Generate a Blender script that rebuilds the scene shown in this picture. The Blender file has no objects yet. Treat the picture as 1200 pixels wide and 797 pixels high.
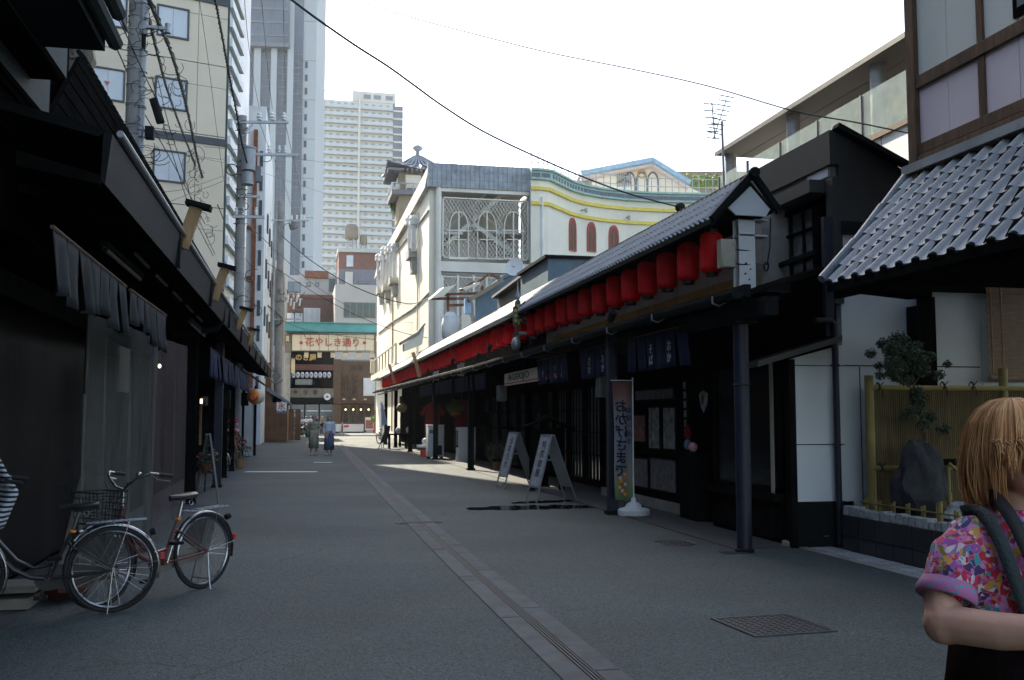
import bpy, bmesh, math, random
from mathutils import Vector, Matrix
from math import radians, sin, cos, pi, atan, sqrt
random.seed(7)
SC = bpy.context.scene
COL = SC.collection
# ---------------------------------------------------------------- camera, sky, sun, exposure
# world frame: +Y runs along the street (away from the viewer), +X is to the right, Z up, metres
FPX, PITCH, EYE, YAW = 1167.0, atan(91.5/1167.0), 1.52, radians(-12.105)
cam_d = bpy.data.cameras.new('camera'); cam = bpy.data.objects.new('camera', cam_d); COL.objects.link(cam)
cam_d.sensor_width = 36; cam_d.lens = FPX/1200*36; cam_d.clip_start = .05; cam_d.clip_end = 3000
cam.location = (0, 0, EYE); cam.rotation_euler = (pi/2+PITCH, 0, YAW)
SC.camera = cam
SUN_EL, SUN_AZ = radians(37), radians(-14.0)          # sun ahead and to the left, above the frame
world = bpy.data.worlds.new('World'); SC.world = world; world.use_nodes = True
wn = world.node_tree; wn.nodes.clear()
sky = wn.nodes.new('ShaderNodeTexSky'); sky.sky_type = 'NISHITA'; sky.sun_disc = False
sky.sun_elevation = SUN_EL; sky.sun_rotation = SUN_AZ; sky.dust_density = 1.6; sky.air_density = 1.0; sky.ozone_density = .3
bg = wn.nodes.new('ShaderNodeBackground'); bg.inputs[1].default_value = .15
wo = wn.nodes.new('ShaderNodeOutputWorld')
hsv = wn.nodes.new('ShaderNodeHueSaturation'); hsv.inputs['Saturation'].default_value = .82     # thin high cloud whitens the blue
wn.links.new(sky.outputs[0], hsv.inputs['Color']); wn.links.new(hsv.outputs[0], bg.inputs[0]); wn.links.new(bg.outputs[0], wo.inputs[0])
sd = bpy.data.lights.new('sun', 'SUN'); sun = bpy.data.objects.new('sun', sd); COL.objects.link(sun)
sd.energy = 5.0; sd.angle = radians(.53); sd.color = (1, .90, .72)
sdir = Vector((sin(SUN_AZ)*cos(SUN_EL), cos(SUN_AZ)*cos(SUN_EL), sin(SUN_EL)))
sun.rotation_euler = sdir.to_track_quat('Z', 'Y').to_euler(); sun.location = (-20, 60, 60)
SC.view_settings.view_transform = 'Standard'; SC.view_settings.look = 'None'
SC.view_settings.exposure = 1.5; SC.view_settings.gamma = 1
SC.cycles.max_bounces = 6; SC.cycles.diffuse_bounces = 3; SC.cycles.volume_bounces = 0; SC.cycles.transparent_max_bounces = 12

# ---------------------------------------------------------------- surveying helpers: sight line -> point on a real plane
CY, SY = cos(YAW), sin(YAW)
def ray(px, py):
    x = (px-600)/FPX; v = (398.5-py)/FPX
    X, Y, Z = x, cos(PITCH)-v*sin(PITCH), sin(PITCH)+v*cos(PITCH)
    return Vector((X*CY-Y*SY, X*SY+Y*CY, Z))
def pG(px, py, z=0): r = ray(px, py); k = (z-EYE)/r.z; return Vector((r.x*k, r.y*k, z))
def pX(px, py, x): r = ray(px, py); k = x/r.x; return Vector((x, r.y*k, EYE+r.z*k))
def pY(px, py, y): r = ray(px, py); k = y/r.y; return Vector((r.x*k, y, EYE+r.z*k))
def pP(px, py, p0, d):                                  # vertical plane through p0 with horizontal direction d
    r = ray(px, py); n = Vector((d[1], -d[0])); k = (p0[0]*n.x+p0[1]*n.y)/(r.x*n.x+r.y*n.y)
    return Vector((r.x*k, r.y*k, EYE+r.z*k))
def pD(px, py, D):                                      # at a depth D metres ahead
    r = ray(px, py); k = D/(r.x*-SY+r.y*CY); return Vector((r.x*k, r.y*k, EYE+r.z*k))
def cw(X, Y, z): return Vector((X*CY-Y*SY, X*SY+Y*CY, z))

# ---------------------------------------------------------------- materials
def mat(name, col, rough=.7, metal=0, var=.15, scale=3, bump=.15, bscale=60, rnd=0, dirt=0, spec=.4, emit=0, alpha=1, stretch=None, trans=0):
    m = bpy.data.materials.new(name); m.use_nodes = True; nt = m.node_tree; N = nt.nodes; L = nt.links
    b = N['Principled BSDF']; b.inputs['Roughness'].default_value = rough; b.inputs['Metallic'].default_value = metal
    b.inputs['Specular IOR Level'].default_value = spec
    tc = N.new('ShaderNodeTexCoord'); src = tc.outputs['Object']
    if stretch:
        mp = N.new('ShaderNodeMapping'); mp.inputs['Scale'].default_value = stretch; L.new(src, mp.inputs[0]); src = mp.outputs[0]
    n1 = N.new('ShaderNodeTexNoise'); n1.inputs['Scale'].default_value = scale; n1.inputs['Detail'].default_value = 6; n1.inputs['Roughness'].default_value = .65
    L.new(src, n1.inputs['Vector'])
    r = N.new('ShaderNodeValToRGB'); c = list(col)[:3]
    r.color_ramp.elements[0].color = [x*(1-var) for x in c]+[1]; r.color_ramp.elements[1].color = [min(1, x*(1+var)) for x in c]+[1]
    r.color_ramp.elements[0].position = .32; r.color_ramp.elements[1].position = .68
    L.new(n1.outputs['Fac'], r.inputs[0]); out = r.outputs[0]
    if dirt:
        n3 = N.new('ShaderNodeTexNoise'); n3.inputs['Scale'].default_value = scale*.35; n3.inputs['Detail'].default_value = 8
        L.new(tc.outputs['Object'], n3.inputs['Vector'])
        r3 = N.new('ShaderNodeValToRGB'); r3.color_ramp.elements[0].position = .45; r3.color_ramp.elements[1].position = .72
        r3.color_ramp.elements[0].color = (1, 1, 1, 1); r3.color_ramp.elements[1].color = (1-dirt, 1-dirt*1.05, 1-dirt*1.15, 1)
        L.new(n3.outputs['Fac'], r3.inputs[0])
        mx = N.new('ShaderNodeMix'); mx.data_type = 'RGBA'; mx.blend_type = 'MULTIPLY'; mx.inputs[0].default_value = 1
        L.new(out, mx.inputs[6]); L.new(r3.outputs[0], mx.inputs[7]); out = mx.outputs[2]
    if rnd:
        oi = N.new('ShaderNodeObjectInfo'); mr = N.new('ShaderNodeMapRange'); mr.inputs[3].default_value = 1-rnd; mr.inputs[4].default_value = 1+rnd
        L.new(oi.outputs['Random'], mr.inputs[0]); hs = N.new('ShaderNodeHueSaturation'); L.new(mr.outputs[0], hs.inputs['Value']); L.new(out, hs.inputs['Color']); out = hs.outputs[0]
    L.new(out, b.inputs['Base Color'])
    n2 = N.new('ShaderNodeTexNoise'); n2.inputs['Scale'].default_value = bscale; n2.inputs['Detail'].default_value = 3; L.new(src, n2.inputs['Vector'])
    mr2 = N.new('ShaderNodeMapRange'); mr2.inputs[3].default_value = max(.02, rough-.1); mr2.inputs[4].default_value = min(1, rough+.12)
    L.new(n1.outputs['Fac'], mr2.inputs[0]); L.new(mr2.outputs[0], b.inputs['Roughness'])
    if bump:
        bp = N.new('ShaderNodeBump'); bp.inputs['Strength'].default_value = bump; bp.inputs['Distance'].default_value = .01
        L.new(n2.outputs['Fac'], bp.inputs['Height']); L.new(bp.outputs[0], b.inputs['Normal'])
    if emit: b.inputs['Emission Color'].default_value = c+[1]; b.inputs['Emission Strength'].default_value = emit
    if alpha < 1: b.inputs['Alpha'].default_value = alpha
    if trans: b.inputs['Transmission Weight'].default_value = trans
    return m
def nodes_of(m): return m.node_tree.nodes, m.node_tree.links, m.node_tree.nodes['Principled BSDF']
MT = {}
def defm(n, *a, **k): MT[n] = mat(n, *a, **k); return MT[n]
defm('black_wood', (.010, .010, .0095), .85, spec=.0, var=.4, stretch=(1, 1, .15), scale=8, dirt=.3)
defm('dark_metal', (.013, .015, .016), .7, spec=.06, var=.3, dirt=.2)
defm('gutter', (.016, .019, .020), .65, var=.3, scale=1.5, dirt=.4, spec=.1)
defm('navy_steel', (.014, .018, .036), .5, var=.25, scale=2, dirt=.4)
defm('tile', (.165, .20, .225), .42, var=.28, scale=9, bump=.25, bscale=90, rnd=.16, dirt=.35, spec=.5)
defm('tile_lantern', (.22, .25, .27), .4, var=.2, scale=9, rnd=.12, dirt=.3, spec=.5)
defm('tile_far', (.24, .245, .25), .45, var=.25, scale=4, dirt=.25)
defm('white_wall', (.66, .71, .75), .8, var=.05, scale=1.2, dirt=.22)
defm('panel_white', (.86, .87, .88), .7, var=.04)
defm('white_paint', (.75, .77, .78), .6, var=.06, scale=2, dirt=.25)
defm('cream', (.82, .78, .66), .8, var=.05, scale=.5, dirt=.14)
defm('theatre_white', (.76, .73, .65), .8, var=.07, scale=.6, dirt=.22)
defm('parapet_concrete', (.42, .41, .38), .85, var=.25, scale=.9, dirt=.35, stretch=(1, 1, .3))
defm('parapet_metal', (.30, .33, .36), .5, var=.35, scale=1.3, dirt=.2)
defm('hotel', (.68, .60, .47), .85, var=.05, scale=.5, dirt=.08)
defm('hotel_trim', (.07, .075, .085), .6)
defm('glass', (.10, .14, .17), .08, var=.3, scale=.2, bump=0, spec=.8)
defm('blind', (.55, .60, .64), .6, var=.08, scale=1)
defm('glass_green', (.08, .12, .11), .3, var=.2, scale=.4, bump=0, spec=.4)
defm('tower_white', (.50, .53, .53), .8, var=.04, scale=.05)
defm('tower_glass', (.10, .13, .16), .3, var=.35, scale=.08, bump=0, spec=.5)  # lightened a little, distance haze put into the colour
defm('mullion', (.19, .21, .23), .5)
defm('apartment', (.66, .64, .58), .8, var=.03, scale=.1)
defm('apartment_rail', (.55, .60, .62), .4, var=.05)
defm('lantern_red', (.88, .024, .030), .55, var=.14, scale=4, bump=.1, bscale=30, rnd=.10, spec=.35)
defm('lantern_cap', (.015, .014, .014), .5)
defm('timber', (.115, .065, .036), .75, var=.5, scale=5, stretch=(3, 3, .5), bump=.4, bscale=30, dirt=.4)
defm('timber_pale', (.40, .25, .12), .7, var=.25, scale=6, stretch=(3, 3, .4), dirt=.2)
defm('plaster_pale', (.68, .72, .68), .85, var=.05, scale=1, dirt=.12)
defm('plaster_pink', (.72, .64, .70), .85, var=.05, scale=1, dirt=.12)
defm('bamboo', (.27, .21, .07), .5, var=.25, scale=7, stretch=(1, 1, .25), rnd=.12, dirt=.2)
defm('bamboo_slat', (.15, .11, .045), .6, var=.35, scale=20, stretch=(1, 1, .08), dirt=.25)
defm('granite', (.34, .36, .38), .8, var=.35, scale=30, bump=.6, bscale=50, rnd=.12)
defm('rock', (.030, .033, .040), .75, var=.5, scale=6, bump=.8, bscale=14)
defm('planter_tile', (.035, .036, .042), .35, var=.3, scale=6, rnd=.15, dirt=.2)
defm('mortar', (.11, .11, .11), .9)
defm('soil', (.05, .04, .03), .95, bump=.8)
defm('concrete', (.26, .26, .25), .85, var=.2, scale=4, dirt=.3, rnd=.06)
defm('drain_concrete', (.098, .103, .105), .85, var=.22, scale=7, dirt=.3, rnd=.08)
defm('cast_iron', (.035, .036, .038), .5, var=.4, scale=20, bump=.5)
defm('road_paint', (.62, .63, .62), .8, var=.25, scale=14)
defm('pole_concrete', (.27, .27, .26), .85, var=.2, scale=3, dirt=.3)
defm('pole_steel', (.30, .32, .34), .5, metal=.3, var=.15, dirt=.2)
defm('cable', (.012, .012, .013), .5, bump=0)
defm('galvanised', (.36, .38, .40), .45, metal=.6, var=.2)
defm('ceramic', (.75, .75, .73), .3)
defm('teal', (.09, .34, .38), .55, var=.12, scale=1, dirt=.15)
defm('gate_grey', (.19, .175, .15), .6, dirt=.2)
defm('gate_post', (.33, .34, .33), .6, dirt=.2)
defm('red_paint', (.55, .03, .03), .5, dirt=.2)
defm('sign_cream', (.74, .70, .58), .6, var=.03)
defm('letter_red', (.46, .09, .08), .5, bump=0)
defm('letter_black', (.02, .02, .02), .5, bump=0)
defm('letter_white', (.40, .42, .46), .6, bump=0)
defm('gold', (.50, .34, .10), .5, var=.3, scale=10)
defm('indigo', (.009, .014, .055), .85, var=.35, scale=9, bump=.3)
defm('grey_cloth', (.014, .019, .022), .9, var=.35, scale=5, stretch=(1, 1, .3), dirt=.5)
defm('rubber', (.015, .015, .015), .7)
defm('chrome', (.36, .37, .38), .28, metal=1, var=.15, scale=12)
defm('bike_brown', (.11, .035, .032), .35, var=.15)
defm('bike_black', (.02, .018, .022), .3, var=.15)
defm('saddle', (.02, .02, .022), .38)
defm('orange', (.75, .25, .03), .4)
defm('skin', (.52, .29, .20), .5, var=.08, scale=12, bump=.1, bscale=200)
defm('skin_light', (.55, .33, .24), .6)
defm('hair_base', (.36, .17, .065), .5, var=.3, scale=20)
defm('hair', (.60, .31, .125), .5, var=.12, scale=6, bump=0, spec=.5)
defm('hair_black', (.015, .012, .012), .5)
defm('foliage', (.055, .085, .05), .6, var=.45, scale=4, rnd=.1)
defm('foliage_bright', (.16, .24, .04), .6, var=.4, scale=3)
defm('bark', (.10, .075, .055), .9, bump=.5)
defm('brown_wall', (.17, .085, .045), .7, var=.25, scale=1.5, dirt=.3)
defm('brick_brown', (.16, .10, .085), .85, var=.25, scale=3)
defm('brick_red', (.20, .10, .075), .85, var=.2, scale=2)
defm('grey_building', (.50, .49, .46), .85, var=.06, scale=.6, dirt=.12)
defm('slate', (.17, .18, .21), .7, var=.15)
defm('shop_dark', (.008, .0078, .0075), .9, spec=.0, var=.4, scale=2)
defm('shop_floor', (.055, .055, .055), .8, var=.2)
defm('interior', (.05, .042, .035), .85, var=.4)
defm('poster_grey', (.30, .31, .33), .5, var=.85, scale=7, bump=0)
defm('poster_red', (.28, .11, .10), .5, var=.85, scale=8, bump=0)
defm('poster_dark', (.10, .10, .12), .4, var=.9, scale=9, bump=0)
defm('signboard_print', (.36, .38, .40), .5, var=.5, scale=16, bump=0, stretch=(3, 3, 1))
defm('aluminium', (.40, .41, .42), .4, metal=.5, var=.1)
defm('blue_paint', (.12, .19, .25), .6, dirt=.2)
defm('sky_blue', (.30, .45, .62), .7)
defm('teal_pale', (.36, .52, .47), .7)
defm('yellow', (.74, .58, .10), .6)
defm('lime', (.35, .60, .08), .6)
defm('arch_red', (.38, .07, .06), .6)
defm('rust', (.20, .08, .04), .85, var=.5, scale=3)
defm('curtain_roller', (.25, .17, .11), .7, var=.5, scale=25, stretch=(.3, .3, 4))
defm('strap', (.018, .03, .03), .75, bump=.4, bscale=150)
defm('skirt', (.012, .008, .008), .95, spec=0, stretch=(6, 6, .5), scale=8, var=.35)
defm('green_bag', (.06, .16, .10), .7)
defm('dress_pattern', (.26, .27, .19), .8, var=.7, scale=22)
defm('blue_skirt', (.10, .12, .20), .8, var=.7, scale=20)
defm('pale_top', (.50, .56, .60), .8)
defm('white_shirt', (.62, .66, .72), .8)
defm('dark_cloth', (.03, .032, .04), .85)
defm('red_cloth', (.20, .012, .016), .85, var=.2)
defm('lamp_box', (.30, .31, .25), .6, dirt=.2)
defm('lamp_warm', (1.0, .72, .38), .5, emit=1.6)
defm('bulb', (1.0, .75, .42), .5, emit=2.5)
defm('lamp_paper', (.62, .55, .38), .6)
defm('flower_red', (.65, .04, .04), .6); defm('flower_orange', (.75, .22, .03), .6); defm('flower_pink', (.7, .35, .42), .6)
defm('pink_fabric', (.62, .20, .32), .8); defm('roof_brown_soffit', (.11, .10, .088), .7, var=.1, scale=1)
defm('metal_fascia', (.040, .042, .042), .45, var=.2, scale=1.2, dirt=.35)
defm('panel_grey', (.16, .16, .155), .55, var=.25, scale=1.3, dirt=.4)
defm('glass_rail', (.55, .65, .62), .05, alpha=.35, bump=0)
defm('box_cream', (.42, .40, .31), .6, dirt=.25)
defm('eave_shiny', (.07, .085, .085), .7, spec=.05, var=.3, scale=1.0)
defm('beige_wall', (.26, .22, .16), .8, dirt=.15)
defm('oak', (.12, .075, .045), .7, stretch=(3, 3, .3), scale=6, var=.4)

defm('glass_shop', (.010, .012, .014), .18, var=.3, bump=0, spec=.25); defm('window_dim', (.13, .14, .14), .35, var=.6, scale=3, bump=0, spec=.3); defm('apartment_window', (.30, .35, .38), .4, var=.2)  # apartment windows paled to stand in for distance haze
# paper of the lanterns lets light through
m = MT['lantern_red']; N, L, b = nodes_of(m); tl = N.new('ShaderNodeBsdfTranslucent'); mxs = N.new('ShaderNodeMixShader'); mxs.inputs[0].default_value = .55
L.new(b.inputs['Base Color'].links[0].from_socket, tl.inputs[0]); L.new(b.outputs[0], mxs.inputs[1]); L.new(tl.outputs[0], mxs.inputs[2]); L.new(mxs.outputs[0], N['Material Output'].inputs[0])
# asphalt: exposed aggregate speckle, patches and faint tyre polish
m = defm('asphalt', (.045, .059, .061), .82, var=.18, scale=.8); N, L, b = nodes_of(m)
tc = N.new('ShaderNodeTexCoord'); vo = N.new('ShaderNodeTexVoronoi'); vo.inputs['Scale'].default_value = 95; L.new(tc.outputs['Object'], vo.inputs['Vector'])
rp = N.new('ShaderNodeValToRGB'); rp.color_ramp.elements[0].color = (.45, .45, .45, 1); rp.color_ramp.elements[1].color = (1.9, 1.9, 1.85, 1); rp.color_ramp.elements[1].position = .95
sp = N.new('ShaderNodeSeparateColor'); L.new(vo.outputs['Color'], sp.inputs[0]); L.new(sp.outputs[0], rp.inputs[0])
n4 = N.new('ShaderNodeTexNoise'); n4.inputs['Scale'].default_value = .35; n4.inputs['Detail'].default_value = 7; L.new(tc.outputs['Object'], n4.inputs['Vector'])
r4 = N.new('ShaderNodeValToRGB'); r4.color_ramp.elements[0].position = .38; r4.color_ramp.elements[1].position = .66
r4.color_ramp.elements[0].color = (.76, .76, .77, 1); r4.color_ramp.elements[1].color = (1.14, 1.13, 1.1, 1); L.new(n4.outputs['Fac'], r4.inputs[0])
src = b.inputs['Base Color'].links[0].from_socket
m1 = N.new('ShaderNodeMix'); m1.data_type = 'RGBA'; m1.blend_type = 'MULTIPLY'; m1.inputs[0].default_value = 1; L.new(src, m1.inputs[6]); L.new(rp.outputs[0], m1.inputs[7])
m2 = N.new('ShaderNodeMix'); m2.data_type = 'RGBA'; m2.blend_type = 'MULTIPLY'; m2.inputs[0].default_value = 1; L.new(m1.outputs[2], m2.inputs[6]); L.new(r4.outputs[0], m2.inputs[7])
ce = N.new('ShaderNodeTexVoronoi'); ce.feature = 'DISTANCE_TO_EDGE'; ce.inputs['Scale'].default_value = .33
cn = N.new('ShaderNodeTexNoise'); cn.inputs['Scale'].default_value = 2.2; cn.inputs['Detail'].default_value = 6; L.new(tc.outputs['Object'], cn.inputs['Vector'])
ca = N.new('ShaderNodeMix'); ca.data_type = 'RGBA'; ca.blend_type = 'ADD'; ca.inputs[0].default_value = .5; L.new(tc.outputs['Object'], ca.inputs[6]); L.new(cn.outputs['Color'], ca.inputs[7]); L.new(ca.outputs[2], ce.inputs['Vector'])
cr_ = N.new('ShaderNodeValToRGB'); cr_.color_ramp.elements[0].color = (.45, .45, .45, 1); cr_.color_ramp.elements[1].position = .006; L.new(ce.outputs['Distance'], cr_.inputs[0])
cm = N.new('ShaderNodeMix'); cm.data_type = 'RGBA'; cm.blend_type = 'MULTIPLY'; L.new(m2.outputs[2], cm.inputs[6]); L.new(cr_.outputs[0], cm.inputs[7])
ck_ = N.new('ShaderNodeMath'); ck_.operation = 'GREATER_THAN'; ck_.inputs[1].default_value = .56; L.new(n4.outputs['Fac'], ck_.inputs[0]); L.new(ck_.outputs[0], cm.inputs[0])
L.new(cm.outputs[2], b.inputs['Base Color'])
bp = N.new('ShaderNodeBump'); bp.inputs['Strength'].default_value = .55; bp.inputs['Distance'].default_value = .006; L.new(vo.outputs['Distance'], bp.inputs['Height']); L.new(bp.outputs[0], b.inputs['Normal'])
# shirt print: overlapping flowers in many colours on pink
m = defm('shirt_print', (.5, .2, .4), .8, bump=.1); N, L, b = nodes_of(m)
tc = N.new('ShaderNodeTexCoord'); nz = N.new('ShaderNodeTexNoise'); nz.inputs['Scale'].default_value = 14; L.new(tc.outputs['Object'], nz.inputs['Vector'])
mxv = N.new('ShaderNodeMix'); mxv.data_type = 'RGBA'; mxv.blend_type = 'ADD'; mxv.inputs[0].default_value = .06; L.new(tc.outputs['Object'], mxv.inputs[6]); L.new(nz.outputs['Color'], mxv.inputs[7])
def vor(sc, feat='F1'):
    v = N.new('ShaderNodeTexVoronoi'); v.inputs['Scale'].default_value = sc; v.feature = feat; L.new(mxv.outputs[2], v.inputs['Vector']); return v
v1 = vor(44); sp = N.new('ShaderNodeSeparateColor'); L.new(v1.outputs['Color'], sp.inputs[0])
cr = N.new('ShaderNodeValToRGB'); cr.color_ramp.interpolation = 'CONSTANT'
pal = [(.42, .12, .30), (.40, .015, .04), (.48, .22, .42), (.16, .15, .02), (.05, .03, .12), (.55, .48, .48), (.46, .02, .08), (.04, .24, .24), (.50, .26, .05), (.28, .07, .30), (.44, .17, .36), (.35, .02, .03)]
for i, c in enumerate(pal):
    e = cr.color_ramp.elements[i] if i < 2 else cr.color_ramp.elements.new(i/len(pal))
    e.position = i/len(pal); e.color = c+(1,)
L.new(sp.outputs[0], cr.inputs[0])
v2 = vor(120); sp2 = N.new('ShaderNodeSeparateColor'); L.new(v2.outputs['Color'], sp2.inputs[0])
cr2 = N.new('ShaderNodeValToRGB'); cr2.color_ramp.interpolation = 'CONSTANT'
for i, c in enumerate(pal[::-1]):
    e = cr2.color_ramp.elements[i] if i < 2 else cr2.color_ramp.elements.new(i/len(pal))
    e.position = i/len(pal); e.color = c+(1,)
L.new(sp2.outputs[1], cr2.inputs[0])
gt = N.new('ShaderNodeMath'); gt.operation = 'GREATER_THAN'; gt.inputs[1].default_value = .62; L.new(sp2.outputs[0], gt.inputs[0])
mx3 = N.new('ShaderNodeMix'); mx3.data_type = 'RGBA'; L.new(gt.outputs[0], mx3.inputs[0]); L.new(cr.outputs[0], mx3.inputs[6]); L.new(cr2.outputs[0], mx3.inputs[7])
ve = vor(44, 'DISTANCE_TO_EDGE'); lt = N.new('ShaderNodeMath'); lt.operation = 'LESS_THAN'; lt.inputs[1].default_value = .022; L.new(ve.outputs['Distance'], lt.inputs[0])
mx4 = N.new('ShaderNodeMix'); mx4.data_type = 'RGBA'; L.new(lt.outputs[0], mx4.inputs[0]); L.new(mx3.outputs[2], mx4.inputs[6]); mx4.inputs[7].default_value = (.40, .20, .30, 1)
L.new(mx4.outputs[2], b.inputs['Base Color'])
# dotted / striped prints and the translucent mesh curtains
def dotmat(name, c0, c1, sc, thr):
    m = defm(name, c0, .8, bump=0); N, L, b = nodes_of(m); tc = N.new('ShaderNodeTexCoord')
    v = N.new('ShaderNodeTexVoronoi'); v.inputs['Scale'].default_value = sc; v.inputs['Randomness'].default_value = .1; L.new(tc.outputs['Object'], v.inputs['Vector'])
    lt = N.new('ShaderNodeMath'); lt.operation = 'LESS_THAN'; lt.inputs[1].default_value = thr; L.new(v.outputs['Distance'], lt.inputs[0])
    mx = N.new('ShaderNodeMix'); mx.data_type = 'RGBA'; L.new(lt.outputs[0], mx.inputs[0]); mx.inputs[6].default_value = c0+(1,); mx.inputs[7].default_value = c1+(1,); L.new(mx.outputs[2], b.inputs['Base Color'])
dotmat('collar_print', (.36, .13, .27), (.04, .30, .34), 90, .33)
m = defm('stripe_cloth', (.5, .55, .6), .85); N, L, b = nodes_of(m); tc = N.new('ShaderNodeTexCoord')
wv = N.new('ShaderNodeTexWave'); wv.bands_direction = 'Z'; wv.inputs['Scale'].default_value = 8.5; wv.inputs['Distortion'].default_value = 1.2; wv.inputs['Detail Scale'].default_value = .8; L.new(tc.outputs['Object'], wv.inputs['Vector'])
rp = N.new('ShaderNodeValToRGB'); rp.color_ramp.interpolation = 'CONSTANT'; rp.color_ramp.elements[0].color = (.012, .018, .045, 1); rp.color_ramp.elements[1].color = (.60, .66, .72, 1); rp.color_ramp.elements[1].position = .46
L.new(wv.outputs['Fac'], rp.inputs[0]); L.new(rp.outputs[0], b.inputs['Base Color'])
def netmat(name, c, alpha):
    m = defm(name, c, .6, bump=.3, bscale=120, stretch=(6, 6, .4), scale=4, var=.5); N, L, b = nodes_of(m); b.inputs['Alpha'].default_value = alpha
netmat('mesh_curtain', (.13, .135, .12), .5); netmat('mesh_curtain_dark', (.012, .012, .012), .75); netmat('plastic_curtain', (.13, .10, .095), .45); netmat('guard_net', (.03, .03, .03), .3)

# ---------------------------------------------------------------- mesh builder
ORG = {}
class MB:
    def __init__(s): s.v = []; s.f = []; s.m = []; s.k = 0
    def mi(s, k): s.k = k; return s
    def add(s, vs, fs):
        o = len(s.v); s.v += [Vector(v) for v in vs]
        for f in fs: s.f.append([i+o for i in f]); s.m.append(s.k)
        return s
    def box(s, x0, x1, y0, y1, z0, z1):
        return s.add([(x, y, z) for z in (z0, z1) for y in (y0, y1) for x in (x0, x1)], [(0, 2, 3, 1), (4, 5, 7, 6), (0, 1, 5, 4), (2, 6, 7, 3), (0, 4, 6, 2), (1, 3, 7, 5)])
    def obox(s, c, a, b, c3):                     # centre + three half-axis vectors
        c, a, b, d = map(Vector, (c, a, b, c3))
        return s.add([c+a*x+b*y+d*z for z in (-1, 1) for y in (-1, 1) for x in (-1, 1)], [(0, 2, 3, 1), (4, 5, 7, 6), (0, 1, 5, 4), (2, 6, 7, 3), (0, 4, 6, 2), (1, 3, 7, 5)])
    def beam(s, p, q, w, h, up=(0, 0, 1)):
        p, q = Vector(p), Vector(q); d = (q-p); u = Vector(up); r = d.cross(u)
        if r.length < 1e-6: r = d.cross(Vector((1, 0, 0)))
        r.normalize(); u = r.cross(d).normalized()
        return s.obox((p+q)/2, d/2, r*w/2, u*h/2)
    def prism(s, poly, vec):
        n = len(poly); P = [Vector(p) for p in poly]; V = Vector(vec)
        return s.add(P+[p+V for p in P], [list(range(n))[::-1], list(range(n, 2*n))]+[(i, (i+1) % n, (i+1) % n+n, i+n) for i in range(n)])
    def quad(s, *p): return s.add(p, [tuple(range(len(p)))])
    def tube(s, pts, r, n=8, cap=True):
        P = [Vector(p) for p in pts]; R = r if isinstance(r, (list, tuple)) else [r]*len(P); vs = []; last = None
        for i, p in enumerate(P):
            d = (P[min(i+1, len(P)-1)]-P[max(i-1, 0)])
            if d.length < 1e-9: d = Vector((0, 0, 1))
            d.normalize()
            u = last if last is not None else (Vector((0, 0, 1)) if abs(d.z) < .9 else Vector((1, 0, 0)))
            a = d.cross(u)
            if a.length < 1e-5: a = d.cross(Vector((0, 1, 0)))
            a.normalize(); u = a.cross(d).normalized(); last = u
            for j in range(n): t = 2*pi*j/n; vs.append(p+(a*cos(t)+u*sin(t))*R[i])
        fs = []
        for i in range(len(P)-1):
            for j in range(n): fs.append((i*n+j, i*n+(j+1) % n, (i+1)*n+(j+1) % n, (i+1)*n+j))
        if cap: fs += [tuple(range(n))[::-1], tuple(range((len(P)-1)*n, len(P)*n))]
        return s.add(vs, fs)
    def lathe(s, c, prof, n=16, ax=(0, 0, 1), a0=0, a1=2*pi):
        c = Vector(c); ax = Vector(ax).normalized(); u = ax.cross(Vector((0, 0, 1)) if abs(ax.z) < .9 else Vector((1, 0, 0))).normalized(); w = ax.cross(u)
        full = abs(a1-a0-2*pi) < 1e-6; m = n if full else n+1
        vs = [c+ax*h+(u*cos(a0+(a1-a0)*j/n)+w*sin(a0+(a1-a0)*j/n))*r for r, h in prof for j in range(m)]; fs = []
        for i in range(len(prof)-1):
            for j in range(n): fs.append((i*m+j, i*m+(j+1) % m, (i+1)*m+(j+1) % m, (i+1)*m+j))
        return s.add(vs, fs)
    def ring(s, c, R, r, ax, n=32, m=6, a0=0, a1=2*pi):
        c = Vector(c); ax = Vector(ax).normalized(); u = ax.cross(Vector((0, 0, 1)) if abs(ax.z) < .9 else Vector((1, 0, 0))).normalized(); w = ax.cross(u)
        pts = [c+(u*cos(a0+(a1-a0)*j/n)+w*sin(a0+(a1-a0)*j/n))*R for j in range(n+1)]; return s.tube(pts, r, m, cap=abs(a1-a0) < 2*pi-.01)
    def grid(s, fn, nu, nv):
        return s.add([fn(i/nu, j/nv) for j in range(nv+1) for i in range(nu+1)], [(j*(nu+1)+i, j*(nu+1)+i+1, (j+1)*(nu+1)+i+1, (j+1)*(nu+1)+i) for j in range(nv) for i in range(nu)])
    def blob(s, c, rx, ry, rz, n=12, m=8, jit=0, seed=0):
        rr = random.Random(seed); vs = []; 
        for i in range(m+1):
            for j in range(n):
                th = pi*i/m; ph = 2*pi*j/n; k = 1+(rr.random()-.5)*jit if 0 < i < m else 1
                vs.append((c[0]+rx*k*sin(th)*cos(ph), c[1]+ry*k*sin(th)*sin(ph), c[2]+rz*k*cos(th)))
        return s.add(vs, [(i*n+j, (i+1)*n+j, (i+1)*n+(j+1) % n, i*n+(j+1) % n) for i in range(m) for j in range(n)])
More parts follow.
